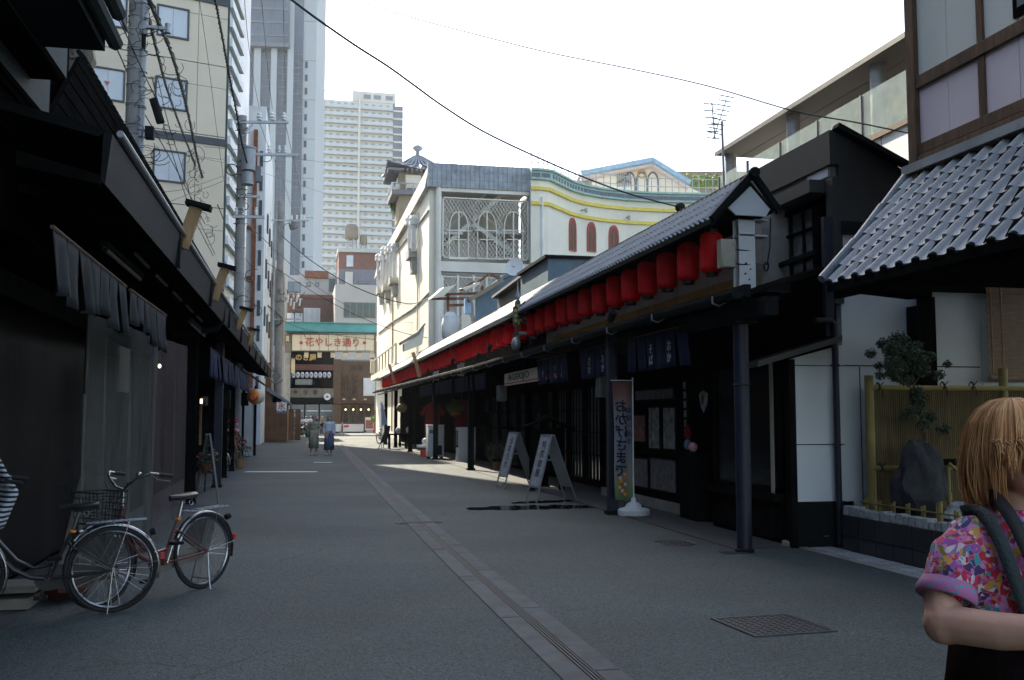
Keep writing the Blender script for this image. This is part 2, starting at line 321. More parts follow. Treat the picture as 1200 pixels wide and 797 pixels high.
    def build(s, name, mats, parent=None, smooth=True, ang=35, local=False, kind=None, solid=0, sub=0, bev=0):
        if not isinstance(mats, (list, tuple)): mats = [mats]
        if parent is not None: o = Vector((0, 0, 0)) if local else ORG[parent.name]
        else:
            n = len(s.v); lo = min(v.z for v in s.v); o = Vector((sum(v.x for v in s.v)/n, sum(v.y for v in s.v)/n, lo))
            if local: o = Vector((0, 0, 0))
        me = bpy.data.meshes.new(name); me.from_pydata([tuple(v-o) for v in s.v], [], s.f)
        for mm in mats: me.materials.append(MT[mm] if isinstance(mm, str) else mm)
        if len(mats) > 1: me.polygons.foreach_set('material_index', s.m)
        if smooth: me.shade_smooth(); me.set_sharp_from_angle(angle=radians(ang))
        ob = bpy.data.objects.new(name, me); COL.objects.link(ob)
        if parent is not None: ob.parent = parent; ORG[ob.name] = o
        else: ob.location = o; ORG[ob.name] = o
        if kind: ob['kind'] = kind
        if solid: md = ob.modifiers.new('s', 'SOLIDIFY'); md.thickness = solid; md.offset = 0
        if bev: md = ob.modifiers.new('b', 'BEVEL'); md.width = bev; md.segments = 1; md.limit_method = 'ANGLE'
        if sub: md = ob.modifiers.new('u', 'SUBSURF'); md.levels = sub; md.render_levels = sub
        return ob
def tag(o, label, cat, group=None, kind=None):
    if label: o['label'] = label
    if cat: o['category'] = cat
    if group: o['group'] = group
    if kind: o['kind'] = kind
    return o
def thing(name, label, cat, loc, group=None, rz=0):
    o = bpy.data.objects.new(name, None); COL.objects.link(o); o.location = loc; o.rotation_euler.z = rz; o.empty_display_size = .1
    ORG[o.name] = Vector(loc); return tag(o, label, cat, group)
def dup(o, loc, rz=None, label=None, scale=None):
    r = o.copy(); COL.objects.link(r); r.location = loc
    if rz is not None: r.rotation_euler.z = rz
    if scale: r.scale = (scale,)*3
    if label: r['label'] = label
    for ch in o.children:
        c = ch.copy(); COL.objects.link(c); c.parent = r
        for g in ch.children: d = g.copy(); COL.objects.link(d); d.parent = c
    return r
def pieces(proto, places, parent):               # alike pieces sharing one mesh; places = [(x,y,z,rz)] relative to parent
    first = True
    for x, y, z, rz in places:
        o = proto if first else proto.copy()
        if not first: COL.objects.link(o)
        first = False; o.parent = parent; o.location = Vector((x, y, z))-ORG[parent.name]; o.rotation_euler = (0, 0, rz)
def struct(name, mb, m, **k): o = mb.build(name, m, **k); o['kind'] = 'structure'; return o
def text(body, size, org, right, up, m, parent, name='lettering', depth=.01, align='CENTER', mirror=False, bold=0, spacing=1, sx=1):
    cu = bpy.data.curves.new('t', 'FONT'); cu.body = body; cu.size = size; cu.extrude = depth/2; cu.align_x = align; cu.align_y = 'CENTER'; cu.offset = bold; cu.resolution_u = 2; cu.space_line = spacing
    to = bpy.data.objects.new('t', cu); COL.objects.link(to); bpy.context.view_layer.update()
    dg = bpy.context.evaluated_depsgraph_get(); me = bpy.data.meshes.new_from_object(to.evaluated_get(dg)); bpy.data.objects.remove(to); bpy.data.curves.remove(cu)
    R = Vector(right).normalized(); Uv = Vector(up).normalized(); W = R.cross(Uv)
    if mirror: R2 = -R
    else: R2 = R
    o = Vector(org); po = ORG[parent.name]
    for v in me.vertices: c = v.co.copy(); v.co = o+R2*c.x*sx+Uv*c.y+W*c.z-po
    me.materials.clear(); me.materials.append(MT[m]); me.name = name
    ob = bpy.data.objects.new(name, me); COL.objects.link(ob); ob.parent = parent; return ob
X_, Y_, Z_ = Vector((1, 0, 0)), Vector((0, 1, 0)), Vector((0, 0, 1))
# ================================================================ GROUND
g = MB().quad((-260, -60, 0), (260, -60, 0), (260, 480, 0), (-260, 480, 0)); struct('ground', g, 'asphalt')
struct('pavement', MB().box(4.98, 9, 10.9, 66, -.1, .012), 'shop_floor')
struct('pavement', MB().box(-7, -2.05, 6, 66, -.1, .012), 'shop_floor')
def td(s): return 1.73+(max(0, s-10)/50)**1.3*.73
drain = thing('street_drain', 'long concrete drainage channel with iron slot running down the middle of the street', 'drain', (td(3), 3, 0))
bl = None
for side in (-1, 1):
    for i in range(30):
        s0 = 1.5+i*2.02+(.35 if side > 0 else 0); off = side*.12
        b = MB(); a, c = Vector((td(s0)+off, s0, 0)), Vector((td(s0+2)+off, s0+2, 0)); w = .082
        b.add([(a.x-w, a.y, 0), (a.x+w, a.y, 0), (c.x+w, c.y, 0), (c.x-w, c.y, 0), (a.x-w+.004, a.y+.006, .009), (a.x+w-.004, a.y+.006, .009), (c.x+w-.004, c.y-.006, .009), (c.x-w+.004, c.y-.006, .009)],
              [(4, 5, 6, 7), (0, 1, 5, 4), (1, 2, 6, 5), (2, 3, 7, 6), (3, 0, 4, 7)])
        b.build('concrete_block', 'drain_concrete', drain, smooth=False)
b = MB(); rl = MB()
for i in range(62):
    s0, s1 = 1.5+i, 2.5+i
    b.quad((td(s0)-.037, s0, .003), (td(s0)+.037, s0, .003), (td(s1)+.037, s1, .003), (td(s1)-.037, s1, .003))
    for o in (-.024, 0, .024): rl.beam((td(s0)+o, s0, .007), (td(s1)+o, s1, .007), .007, .008)
b.build('slot', 'rubber', drain); rl.build('slot_rail', 'cast_iron', drain)
def cover(px, py, w, l, label, shape='rect', rot=0):
    p = pG(px, py); t = thing('manhole_cover', label, 'manhole cover', p, None, rot)
    b = MB(); h = MB()
    if shape == 'rect':
        b.box(-w/2, w/2, -l/2, l/2, -.02, .006); f = MB()
        for (x0, x1, y0, y1) in ((-w/2-.03, w/2+.03, -l/2-.03, -l/2), (-w/2-.03, w/2+.03, l/2, l/2+.03), (-w/2-.03, -w/2, -l/2, l/2), (w/2, w/2+.03, -l/2, l/2)): f.box(x0, x1, y0, y1, -.02, .010)
        nx, ny = max(2, int(w/.055)), max(2, int(l/.055))
        for i in range(nx):
            for j in range(ny):
                x = -w/2+(i+.5)*w/nx; y = -l/2+(j+.5)*l/ny; k = .016
                if (i+j) % 2: h.box(x-k, x+k, y-k*.5, y+k*.5, .006, .011)
                else: h.box(x-k*.5, x+k*.5, y-k, y+k, .006, .011)
    else:
        b.lathe((0, 0, 0), [(0, .006), (w/2, .006), (w/2, -.02)], 28); f = MB().ring((0, 0, .002), w/2+.02, .008, Z_, 28, 4)
        for i in range(40):
            a = i*2.4; r = w/2*.9*sqrt(i/40); h.box(r*cos(a)-.012, r*cos(a)+.012, r*sin(a)-.012, r*sin(a)+.012, .006, .010)
    b.build('lid', 'cast_iron', t, local=True); f.build('rim', 'cast_iron', t, local=True); h.build('grip_pattern', 'cast_iron', t, local=True, kind='stuff')
cover(905, 733, .60, .60, 'large square iron cover with raised grip pattern in the right foreground asphalt', rot=radians(4))
cover(791, 637, .45, .45, 'round iron cover in the asphalt in front of the shop by the navy column', 'round')
cover(860, 648, .22, .12, 'small rectangular iron cover at the foot of the navy column')
def linebox(name, label, px0, px1, py, w, mt, cat='road marking'):
    a, b2 = pG(px0, py), pG(px1, py); m = MB().beam((a.x, a.y, .005), (b2.x, b2.y, .005), w, .004)
    tag(m.build(name, mt), label, cat)
linebox('road_marking', 'longest worn white line painted across the left half of the street', 288, 371, 553, .42, 'road_paint')
linebox('road_marking', 'short white line beside the feet of the walking women', 368, 389, 542, .3, 'road_paint')
linebox('cross_grate', 'short pale crossbar lying over the drain near the walking women', 396, 419, 539.5, .25, 'drain_concrete', 'grate')
a = pG(491, 613); t = thing('cross_grate', 'pale steel-edged grate crossing the drain in mid street', 'grate', (a.x, a.y, 0))
bb = MB(); v = (pG(517, 612)-pG(465, 614)); v.z = 0; bb.beam(a-v/2+Z_*.006, a+v/2+Z_*.006, .16, .012); bb.build('frame', 'drain_concrete', t)
bb = MB()
for i in range(16): q = a-v*.42+v*.84*i/15; bb.box(q.x-.012, q.x+.012, q.y-.05, q.y+.05, .0125, .017)
bb.build('slot', 'rubber', t)
# puddle: thin sheet of water with ragged edge in front of the sandwich boards
defm('water', (.012, .013, .014), .06, bump=.03, bscale=8, spec=.7)
for (x0, y0, x1, y1, k) in ((548, 597, 698, 594, .5), (600, 590, 700, 586, .3)):
    A, B = pG(x0, y0), pG(x1, y1); n = 26; rr = random.Random(x0); up = []; dn = []
    for i in range(n+1):
        p = A.lerp(B, i/n); wd = k*(.35+.65*abs(sin(pi*i/n))**.5)*(0.75+.5*rr.random()); up.append((p.x, p.y+wd, .003)); dn.append((p.x, p.y-wd*.6, .003))
    b = MB().add(up+dn, [(i, i+1, n+2+i, n+1+i) for i in range(n)]); o = b.build('puddle', 'water'); tag(o, 'larger dark wet patch on the asphalt before the sandwich boards' if k > .4 else 'narrow dark wet streak right under the sandwich boards', 'puddle')

# ================================================================ FAR BUILDINGS
def dcam(k): v = cw(1, k, 0).normalized(); return Vector((v.x, v.y))   # horizontal direction from a slope seen by the camera
# --- hotel with sand-coloured concrete panels, left
P0 = cw(-13.5, 46, 0); dl = Vector((-.9535, -.302)); nb = Vector((-.302, .9535))
hz0 = pP(200, 196, P0, dl).z; fl = pP(200, 111, P0, dl).z-hz0
hotel = thing('hotel_building', 'tall sand-coloured panel building with square windows behind the left shops', 'building', (P0.x, P0.y, 0))
def H(a, z, o=0): return Vector((P0.x+dl.x*a-nb.x*o, P0.y+dl.y*a-nb.y*o, z))   # a metres to the left of its corner, o proud
HH = hz0+fl*9.2; sb = Vector((.095, .995))
b = MB(); b.prism([H(0, 0), H(26, 0), H(26, 0, -6.5), Vector((P0.x+sb.x*6.6, P0.y+sb.y*6.6, 0))], (0, 0, HH)); b.build('wall_core', 'hotel_trim', hotel, smooth=False)
bw = 3.6
def hbox(m, a0, a1, z0, z1, o0, o1): m.prism([H(a0, z0, o0), H(a1, z0, o0), H(a1, z0, o1), H(a0, z0, o1)], (0, 0, z1-z0))
x0s = [0, 1.35]+[1.35+bw*i for i in range(1, 7)]
wa = pP(200, 111, P0, dl); a_win = ((wa.x-P0.x)*dl.x+(wa.y-P0.y)*dl.y)
wb = pP(126, 100, P0, dl); a_win2 = ((wb.x-P0.x)*dl.x+(wb.y-P0.y)*dl.y); bw = a_win2-a_win
edges = [0.02, a_win-bw/2+.2]+[a_win+bw*(i+.5) for i in range(0, 5)]
for r in range(-5, 10):
    zc = hz0+fl*r; z0, z1 = zc-fl/2+.02, zc+fl/2-.02
    for i in range(len(edges)-1):
        for h2 in (0, 1):
            m = MB(); zz0, zz1 = (z0, zc+.62) if h2 == 0 else (zc+.64, z1); hbox(m, edges[i]+.012, edges[i+1]-.012, zz0, zz1, .02, .10); m.build('wall_panel', 'hotel', hotel, smooth=False)
    if r % 2 == 0:
        m = MB(); hbox(m, -.03, edges[-1], zc+fl*.37, zc+fl*.37+.34, .10, .17); m.build('trim_band', 'hotel_trim', hotel, smooth=False)
    for i in range(5):
        ac = a_win+bw*i; w2, h2 = .72, .74
        f = MB()
        for (u0, u1, v0, v1) in ((-w2, w2, h2-.08, h2), (-w2, w2, -h2, -h2+.08), (-w2, -w2+.08, -h2+.08, h2-.08), (w2-.08, w2, -h2+.08, h2-.08)): hbox(f, ac+u0, ac+u1, zc+v0, zc+v1, .1, .17)
        fo = f.build('window', 'hotel_trim', hotel, smooth=False)
        p = MB(); hbox(p, ac-w2+.08, ac+w2-.08, zc-h2+.08, zc+h2-.08, .1, .12); p.build('pane', 'blind', fo, smooth=False)
        p = MB(); hbox(p, ac-.015, ac+.015, zc-h2+.08, zc+h2-.08, .12, .135); p.build('mullion', 'galvanised', fo, smooth=False)
# red triangle sticker in one pane
q = pP(125, 99, P0, dl); s_ = .13; q0 = Vector((q.x+nb.x*-.15, q.y+nb.y*-.15, q.z)); d3 = Vector((dl.x, dl.y, 0))
MB().prism([q0+d3*s_+Z_*s_*.8, q0-d3*s_+Z_*s_*.8, q0-Z_*s_*.8], (nb.x*.01, nb.y*.01, 0)).build('fire_access_sticker', 'letter_red', hotel)
# striped flank: white louvres over green glass
def Fk(a, z, o=0): return Vector((P0.x+sb.x*a+.995*o, P0.y+sb.y*a-.095*o, z))
m = MB(); m.prism([Fk(.1, 0, .01), Fk(6.6, 0, .01), Fk(6.6, 0, .08), Fk(.1, 0, .08)], (0, 0, HH)); m.build('green_glazing', 'glass_green', hotel, smooth=False)
m = MB(); z = 3; rr = random.Random(3)
while z < HH-1:
    L = rr.choice((3.6, 2.6, 3.6)); a0 = .1 if L > 3 else rr.uniform(.1, 1)
    m.prism([Fk(a0, z, .08), Fk(a0+L, z-.1, .08), Fk(a0+L, z-.1, .22), Fk(a0, z, .22)], (0, 0, .42)); z += .95
m.build('louvre', 'white_paint', hotel, kind='stuff', smooth=False)

# --- white building with brown pipes, left
wb_ = thing('white_building', 'white rendered building with brown steel pipe frame beyond the sand-coloured building', 'building', (-3, 58.5, 0))
pa = pY(309, 300, 58.5); xw = pa.x; HW = 19.6
b = MB().box(xw-14, xw-.0, 58.5, 74, 0, HW); b.build('wall', 'white_wall', wb_, smooth=False)
# beige flank return with small windows
b = MB(); xr = xw
for k in range(9):
    pass
pp = MB(); px297 = pY(297, 300, 58.3).x
pp.box(px297-.11, px297+.11, 58.2, 58.5, 0, pY(297, 152, 58.3).z); pp.build('corner_pipe', 'rust', wb_)
for i, y in enumerate((266, 325, 385, 441, 205)):
    z = pY(285, y, 58.3).z; MB().box(xw-9, px297-.11, 58.28, 58.5, z-.09, z+.09).build('floor_beam', 'rust', wb_)
    for j, px in enumerate((271,)):
        q = pY(px, y-36, 58.4); f = MB().box(q.x-.45, q.x+.45, 58.44, 58.5, q.z-.75, q.z+.75).build('window', 'hotel_trim', wb_); MB().box(q.x-.38, q.x+.38, 58.42, 58.44, q.z-.68, q.z+.68).build('pane', 'glass', f)
for i in range(10):
    z = 3+i*1.45; f = MB().box(px297+.25, px297+.42, 58.44, 58.5, z, z+.9).build('small_window', 'hotel_trim', wb_)
rl = MB()
for i in range(12): rl.box(xw-.02, xw+.1, 59+i*1.2, 59.8+i*1.2, 4+(i % 4)*3, 5.1+(i % 4)*3)
rl.build('side_window', 'hotel_trim', wb_)
# --- neighbours of the left row, further off
b3 = thing('tan_building', 'narrow tan stone building behind the utility poles on the left', 'building', (-3, 80, 0))
A = pY(308, 320, 82); B = pY(333, 320, 82); MB().box(A.x-6, B.x, 82, 92, 0, A.z).build('wall', 'beige_wall', b3, smooth=False)
for i in range(6):
    for j in range(3): z = 2.5+i*2.0; MB().box(B.x-2.2+j*.65, B.x-1.8+j*.65, 81.94, 82, z, z+1).build('window', 'glass', b3)
# --- tower with white fins and glass
tw = dcam(.10); TP = cw(-70, 250, 0)
def TW(px, py): return pP(px, py, TP, tw)
def slab(m, px0, px1, z0, z1, o0, o1, p0, d, fn=None):
    a = pP(px0, 200, p0, d); b = pP(px1, 200, p0, d); n = Vector((d.y, -d.x, 0)); a.z = b.z = z0
    m.prism([a+n*o0, b+n*o0, b+n*o1, a+n*o1], (0, 0, z1-z0))
tower = thing('office_tower', 'very tall pale office tower with vertical white fins and grey glass strips', 'building', (TW(318, 300).x, TW(318, 300).y, 0))
TH = 128; zc = TW(300, 54).z; fz = TW(350, 200).z-TW(350, 215.65).z
m = MB(); slab(m, 258, 368.5, 0, TH, -26, 0, TP, tw); m.build('core_wall', 'tower_white', tower, smooth=False)
for (a, b_) in ((268, 279), (285, 296), (304, 316), (323, 335.5), (342.5, 353)):
    m = MB(); slab(m, a, b_, 0, TH if a > 340 else zc, .05, .5, TP, tw); st = m.build('glass_strip', 'tower_glass', tower, smooth=False)
    m = MB()
    for k in range(26):
        z = zc-2.2-fz*k*.5*1.0
        if z > 2: slab(m, a+.3, b_-.3, z, z+.22, .5, .62, TP, tw)
    for q in (a+1.2, (a+b_)/2, b_-1.2): slab(m, q-.25, q+.25, 0, zc-1, .5, .6, TP, tw)
    m.build('mullion_grid', 'mullion', st, smooth=False)
for (a, b_) in ((258, 268), (279, 285), (296, 304), (316, 323), (335.5, 342.5)):
    m = MB(); slab(m, a, b_, 0, zc-1.0 if a < 330 else TH, .05, 1.5, TP, tw); m.build('white_fin', 'tower_white', tower, smooth=False)
m = MB(); slab(m, 258, 337.5, zc, TH, .05, 2.6, TP, tw); gb = m.build('glass_box', 'tower_glass', tower, smooth=False)
m = MB()
for k in range(10): slab(m, 258, 337.5, zc+fz*.5+fz*k, zc+fz*.5+fz*k+.5, 2.6, 2.75, TP, tw)
for px in (262, 275, 288, 300, 305, 318, 331): slab(m, px-.2, px+.2, zc, TH, 2.6, 2.72, TP, tw)
m.build('mullion_grid', 'mullion', gb, smooth=False)
m = MB(); slab(m, 258, 338, zc-1.0, zc-.01, .05, 2.9, TP, tw); m.build('soffit_edge', 'mullion', tower, smooth=False)
for k in range(30):
    z = TW(357, 76).z-k*fz
    if z > 20: m = MB(); slab(m, 355.6, 358.6, z-.85, z+.85, .0, .12, TP, tw); m.build('small_window', 'hotel_trim', tower, smooth=False)
m = MB()
for k in range(7): z = TW(350, 25+k*46).z; slab(m, 353.3, 368.4, z, z+.12, .0, .06, TP, tw)
m.build('joint', 'mullion', tower, smooth=False)
# --- apartment block with balconies
ad = dcam(.23); AP = cw(-50, 368, 0); ztop = pP(420, 119, AP, ad).z
apt = thing('apartment_block', 'pale high-rise apartment block with rows of balconies beyond the tower', 'building', (pP(420, 300, AP, ad).x, pP(420, 300, AP, ad).y, 0))
m = MB(); slab(m, 366, 460, 0, ztop, -16, 0, AP, ad); m.build('wall', 'apartment', apt, smooth=False)
m = MB(); slab(m, 460, 471.5, 0, ztop-1, -16, .6, AP, ad); m.build('corner_glazing', 'tower_glass', apt, smooth=False)
m = MB(); slab(m, 412, 463, ztop, ztop+4.0, -12, 0.2, AP, ad); m.build('penthouse', 'apartment', apt, smooth=False)
fz = 2.98; m = MB(); w = MB(); rl = MB(); cg = MB()
rr = random.Random(5)
for k in range(36):
    z = ztop-fz*(k+1)
    if z < 3: break
    slab(m, 366.3, 459.6, z-.12, z+.12, 0, 1.5, AP, ad); slab(rl, 366.3, 420.5, z+.2, z+1.1, 1.42, 1.5, AP, ad); slab(rl, 423, 459.6, z+.2, z+1.1, 1.42, 1.5, AP, ad)
    slab(cg, 460, 471.6, z-.25, z+.35, .6, .75, AP, ad)
    for i in range(11):
        a = 368+i*8.3
        if 417 < a < 424: continue
        slab(w, a+rr.uniform(0, 1.2), a+4.6, z+.15, z+2.2, 0, .06, AP, ad)
m.build('balcony_slab', 'apartment', apt, smooth=False, kind='stuff'); rl.build('balcony_rail', 'apartment_rail', apt, smooth=False, kind='stuff')
w.build('balcony_window', 'apartment_window', apt, smooth=False, kind='stuff'); cg.build('spandrel', 'apartment', apt, smooth=False, kind='stuff')
m = MB(); slab(m, 418.8, 421.5, 0, ztop+2, 0, 1.8, AP, ad); m.build('pilaster', 'apartment', apt, smooth=False)
m = MB(); 
for px in range(367, 412, 11): slab(m, px, px+.6, ztop, ztop+3.2, -.4, 0, AP, ad)
slab(m, 366, 412, ztop+3.2, ztop+3.5, -.4, 0, AP, ad); m.build('roof_railing', 'apartment_rail', apt, smooth=False)
for a in (425, 437, 451): m = MB(); slab(m, a, a+8.5, ztop+1.2, ztop+2.8, .2, .35, AP, ad); m.build('penthouse_opening', 'mullion', apt, smooth=False)

# --- middle-distance buildings beyond the gate
def midbox(name, label, px0, px1, ytop, y, depth, m, zb=0):
    A, B = pY(px0, ytop, y), pY(px1, ytop, y); t = thing(name, label, 'building', ((A.x+B.x)/2, y, 0)); MB().box(A.x, B.x, y, y+depth, zb, A.z).build('wall', m, t, smooth=False); return t, A.z
def win(t, px0, px1, py0, py1, y, n=1, m='glass', fm='hotel_trim'):
    A, B = pY(px0, py0, y), pY(px1, py1, y); f = MB().box(A.x, B.x, y-.12, y-.001, B.z, A.z).build('window', fm, t, smooth=False)
    w = (B.x-A.x)/n
    for i in range(n): MB().box(A.x+w*i+.06, A.x+w*(i+1)-.06, y-.15, y-.121, B.z+.08, A.z-.08).build('pane', m, f, smooth=False)
t, z = midbox('brown_building', 'brown brick building with wide windows above the left half of the gate', 333, 393, 346, 125, 12, 'brick_brown')
win(t, 335, 355, 366, 380, 125, 2, 'blind'); win(t, 356, 375, 361, 380, 125, 3, 'blind', 'white_paint')
A, B = pY(333, 346, 125), pY(393, 346, 125); MB().box(A.x-.1, B.x+.1, 124.8, 125, z-.3, z+.15).build('parapet_trim', 'brick_red', t)
t, z = midbox('pale_green_building', 'pale green building with rusty roof edge behind the brown brick one', 330, 397, 322, 140, 10, 'grey_building'); win(t, 335, 352, 330, 343, 140, 2); win(t, 359, 364, 331, 336, 140); win(t, 369, 374, 331, 336, 140); win(t, 385, 393, 326, 343, 140, 1, 'glass_green', 'galvanised')
A, B = pY(357, 324, 139.8), pY(385, 320, 139.8); MB().box(A.x, B.x, 139.5, 140, A.z-.2, A.z+.8).build('rusty_railing', 'rust', t)
t, z = midbox('grey_building', 'light grey building with ribbon window above the right half of the gate', 393, 446, 333, 118, 14, 'grey_building'); win(t, 403, 440, 354, 373, 118, 5, 'glass_green', 'mullion')
t, z = midbox('slate_building', 'slate-coloured flat-roofed building behind the light grey one', 397, 446, 315, 134, 10, 'slate'); win(t, 419, 432, 330, 333, 134)
A = pY(409, 319, 133.8); MB().box(A.x-.5, A.x+.5, 133.4, 134, A.z-5, A.z).build('vent_duct', 'grey_building', t)
t, z = midbox('red_brick_building', 'red-brown rooftop building carrying a water tank near the theatre wall', 397, 446, 294, 148, 10, 'brick_red'); win(t, 406, 414, 299, 313, 148, 1, 'blind', 'galvanised')
A, B = pY(396, 293, 147.5), pY(446, 293, 147.5); MB().box(A.x, B.x, 147.5, 158, A.z-.2, A.z+.35).build('roof_slab', 'grey_building', t)
def tank(px, y0, y1, w, label):
    c = pY(px, y1, 150); tp = pY(px, y0, 150).z; r = w/2/FPX*147; t = thing('water_tank', label, 'water tank', (c.x, 150, z+.35))
    MB().lathe((c.x, 150, 0), [(0, tp), (r*.7, tp-.05), (r, tp-.5), (r, c.z+.2), (r*.8, c.z), (0, c.z)], 20).build('tank', 'beige_wall', t)
    for i in range(5): a = i*1.256; MB().tube([(c.x+r*.7*cos(a), 150+r*.7*sin(a), z+.3), (c.x+r*.7*cos(a), 150+r*.7*sin(a), c.z+.1)], .12, 6).build('leg', 'galvanised', t)
z = pY(409, 293, 147.5).z
tank(412, 263, 281, 16.5, 'tall beige rooftop water tank on legs'); tank(426, 275, 287, 9, 'short grey water tank right of the tall one')
t, z = midbox('left_block', 'plain grey concrete block between the utility poles and the gate', 318, 336, 305, 112, 12, 'grey_building'); win(t, 322, 332, 330, 345, 112, 2); win(t, 322, 332, 360, 376, 112, 2)
# unseen blocks added behind the left row to shade the street
for (x0, x1, y0, y1, h, lb) in ((-16, -5.7, 76, 88, 33.5, 'tall unseen block added behind the sand-coloured building to shade the street'), (-24, -11.5, -30, 41, 20.0, 'unseen block added behind the left shops to shade the near street'),):
    t = thing('added_shade_block', lb, 'building', ((x0+x1)/2, (y0+y1)/2, 0)); MB().box(x0, x1, y0, y1, 0, h).build('wall', 'beige_wall', t, smooth=False)

# ================================================================ THEATRE
Y0 = 56.0; XT = pY(505, 300, Y0).x; ztT = pY(505, 217, Y0).z; zpT = pY(505, 191, Y0).z
th = thing('theatre_building', 'large white theatre building with arched lattice screens and grey metal parapet', 'building', (XT, Y0, 0))
XR = pY(622, 300, Y0).x
MB().box(XT-.05, XT+.55, Y0+.5, 95, 0, ztT+.3).build('side_wall', 'cream', th, smooth=False)
# concrete parapet over the street wall, falling profile as in a mansard
m = MB(); m.prism([(XT-.35, Y0+.3, ztT-.1), (XT-.05, Y0+.3, ztT-.1), (XT+.5, Y0+.3, zpT), (XT-.1, Y0+.3, zpT)], (0, 38.7, 0)); m.build('concrete_parapet', 'parapet_concrete', th, smooth=False)
# front parapet: sheet-metal panels, each its own piece
np_ = 22; m = MB(); m.box(XT-.2, XR, Y0, Y0+.3, ztT-.05, zpT-.03); m.build('parapet_backing', 'hotel_trim', th, smooth=False)
pw = (XR-XT+.2)/np_
for i in range(np_):
    x = XT-.2+i*pw
    for k in range(3):
        zz = ztT-.1+(zpT-ztT+.1)*k/3; MB().box(x+.03, x+pw-.02, Y0-.08-.01*(i % 2), Y0, zz+.006, zz+(zpT-ztT+.1)/3-.006).build('parapet_panel', 'parapet_metal', th, smooth=False)
    MB().box(x-.02, x+.03, Y0-.14, Y0, ztT-.12, zpT+.02).build('parapet_seam', 'parapet_metal', th, smooth=False)
m = MB().box(XT+.55, XR, Y0+3.2, 75, 0, ztT).box(XR+.1, XR+.3, Y0+.5, Y0+3.2, 0, ztT).build('rear_wall', 'theatre_white', th, smooth=False); MB().box(XT+.55, XR, Y0+.42, 75, ztT+.01, ztT+.12).build('roof_slab', 'theatre_white', th, smooth=False)
def FR(m, px0, px1, py0, py1, y0, y1):
    A, B = pY(px0, py0, Y0), pY(px1, py1, Y0); m.box(A.x, B.x, y0, y1, B.z, A.z); return m
FR(MB(), 515, 622, 217, 229, Y0, Y0+.4).build('top_beam', 'theatre_white', th, smooth=False)
FR(MB(), 515, 622, 306, 321, Y0, Y0+.5).build('floor_beam', 'theatre_white', th, smooth=False)
FR(MB(), 515, 622, 401, 415, Y0, Y0+.5).build('floor_beam', 'theatre_white', th, smooth=False)
FR(MB(), 519, 622, 405, 409, Y0, Y0+3.1).build('walkway', 'parapet_concrete', th, smooth=False)
c = pY(514, 300, Y0); MB().tube([(c.x, Y0+.1, 0), (c.x, Y0+.1, ztT)], .17, 12).build('column', 'theatre_white', th)
MB().box(XR-.1, XR+.08, Y0-.05, Y0+.5, 0, ztT).build('corner_mullion', 'parapet_metal', th)
FR(MB(), 505, 511, 217, 480, Y0+.8, Y0+.9).build('shadow_gap', 'hotel_trim', th)
def lattice(px0, px1, py0, py1, name, gap=.21, holes=()):
    A, B = pY(px0, py0, Y0), pY(px1, py1, Y0); x0, x1, z0, z1 = A.x, B.x, B.z, A.z; m = MB(); w = x1-x0; h = z1-z0; r = .026
    def seg(p, q):
        n = 14; run = None
        for i in range(n+1):
            u = p.lerp(q, i/n); ins = any(hx0 < u.x < hx1 and hz_0 < u.z < hz_1 for hx0, hx1, hz_0, hz_1 in holes)
            if not ins and run is None: run = u
            if (ins or i == n) and run is not None:
                e = u if not ins else p.lerp(q, (i-1)/n)
                if (e-run).length > .05: m.beam(run, e, .03, .075, up=(0, 1, 0))
                run = None
    k = 1.6                     # steep diamonds
    t = -h/k
    while t < w:
        for sgn in (1, -1):
            a0 = max(0, t); a1 = min(w, t+h/k); 
            if a1 <= a0: continue
            za0, za1 = (a0-t)*k, (a1-t)*k
            if sgn < 0: za0, za1 = h-za0, h-za1
            seg(Vector((x0+a0, Y0+.2, z0+za0)), Vector((x0+a1, Y0+.2, z0+za1)))
        t += gap
    o = m.build(name, 'theatre_white', th, smooth=False, kind='stuff')
    f = MB()
    for (a, b_, c_, d_) in ((x0, x1, z1-.07, z1), (x0, x1, z0, z0+.07), (x0, x0+.07, z0, z1), (x1-.07, x1, z0, z1)): f.box(a, b_, Y0+.12, Y0+.28, c_, d_)
    f.build('lattice_frame', 'theatre_white', th, smooth=False)
    return x0, x1, z0, z1
hol = []
for cx in (538, 571, 602): A, B = pY(cx-11, 252, Y0), pY(cx+11, 281, Y0); hol.append((A.x, B.x, B.z, A.z))
x0, x1, z0, z1 = lattice(519, 620, 230, 305, 'diamond_lattice', holes=hol)
lattice(519, 620, 323, 400, 'diamond_lattice'); lattice(519, 620, 416, 470, 'diamond_lattice')
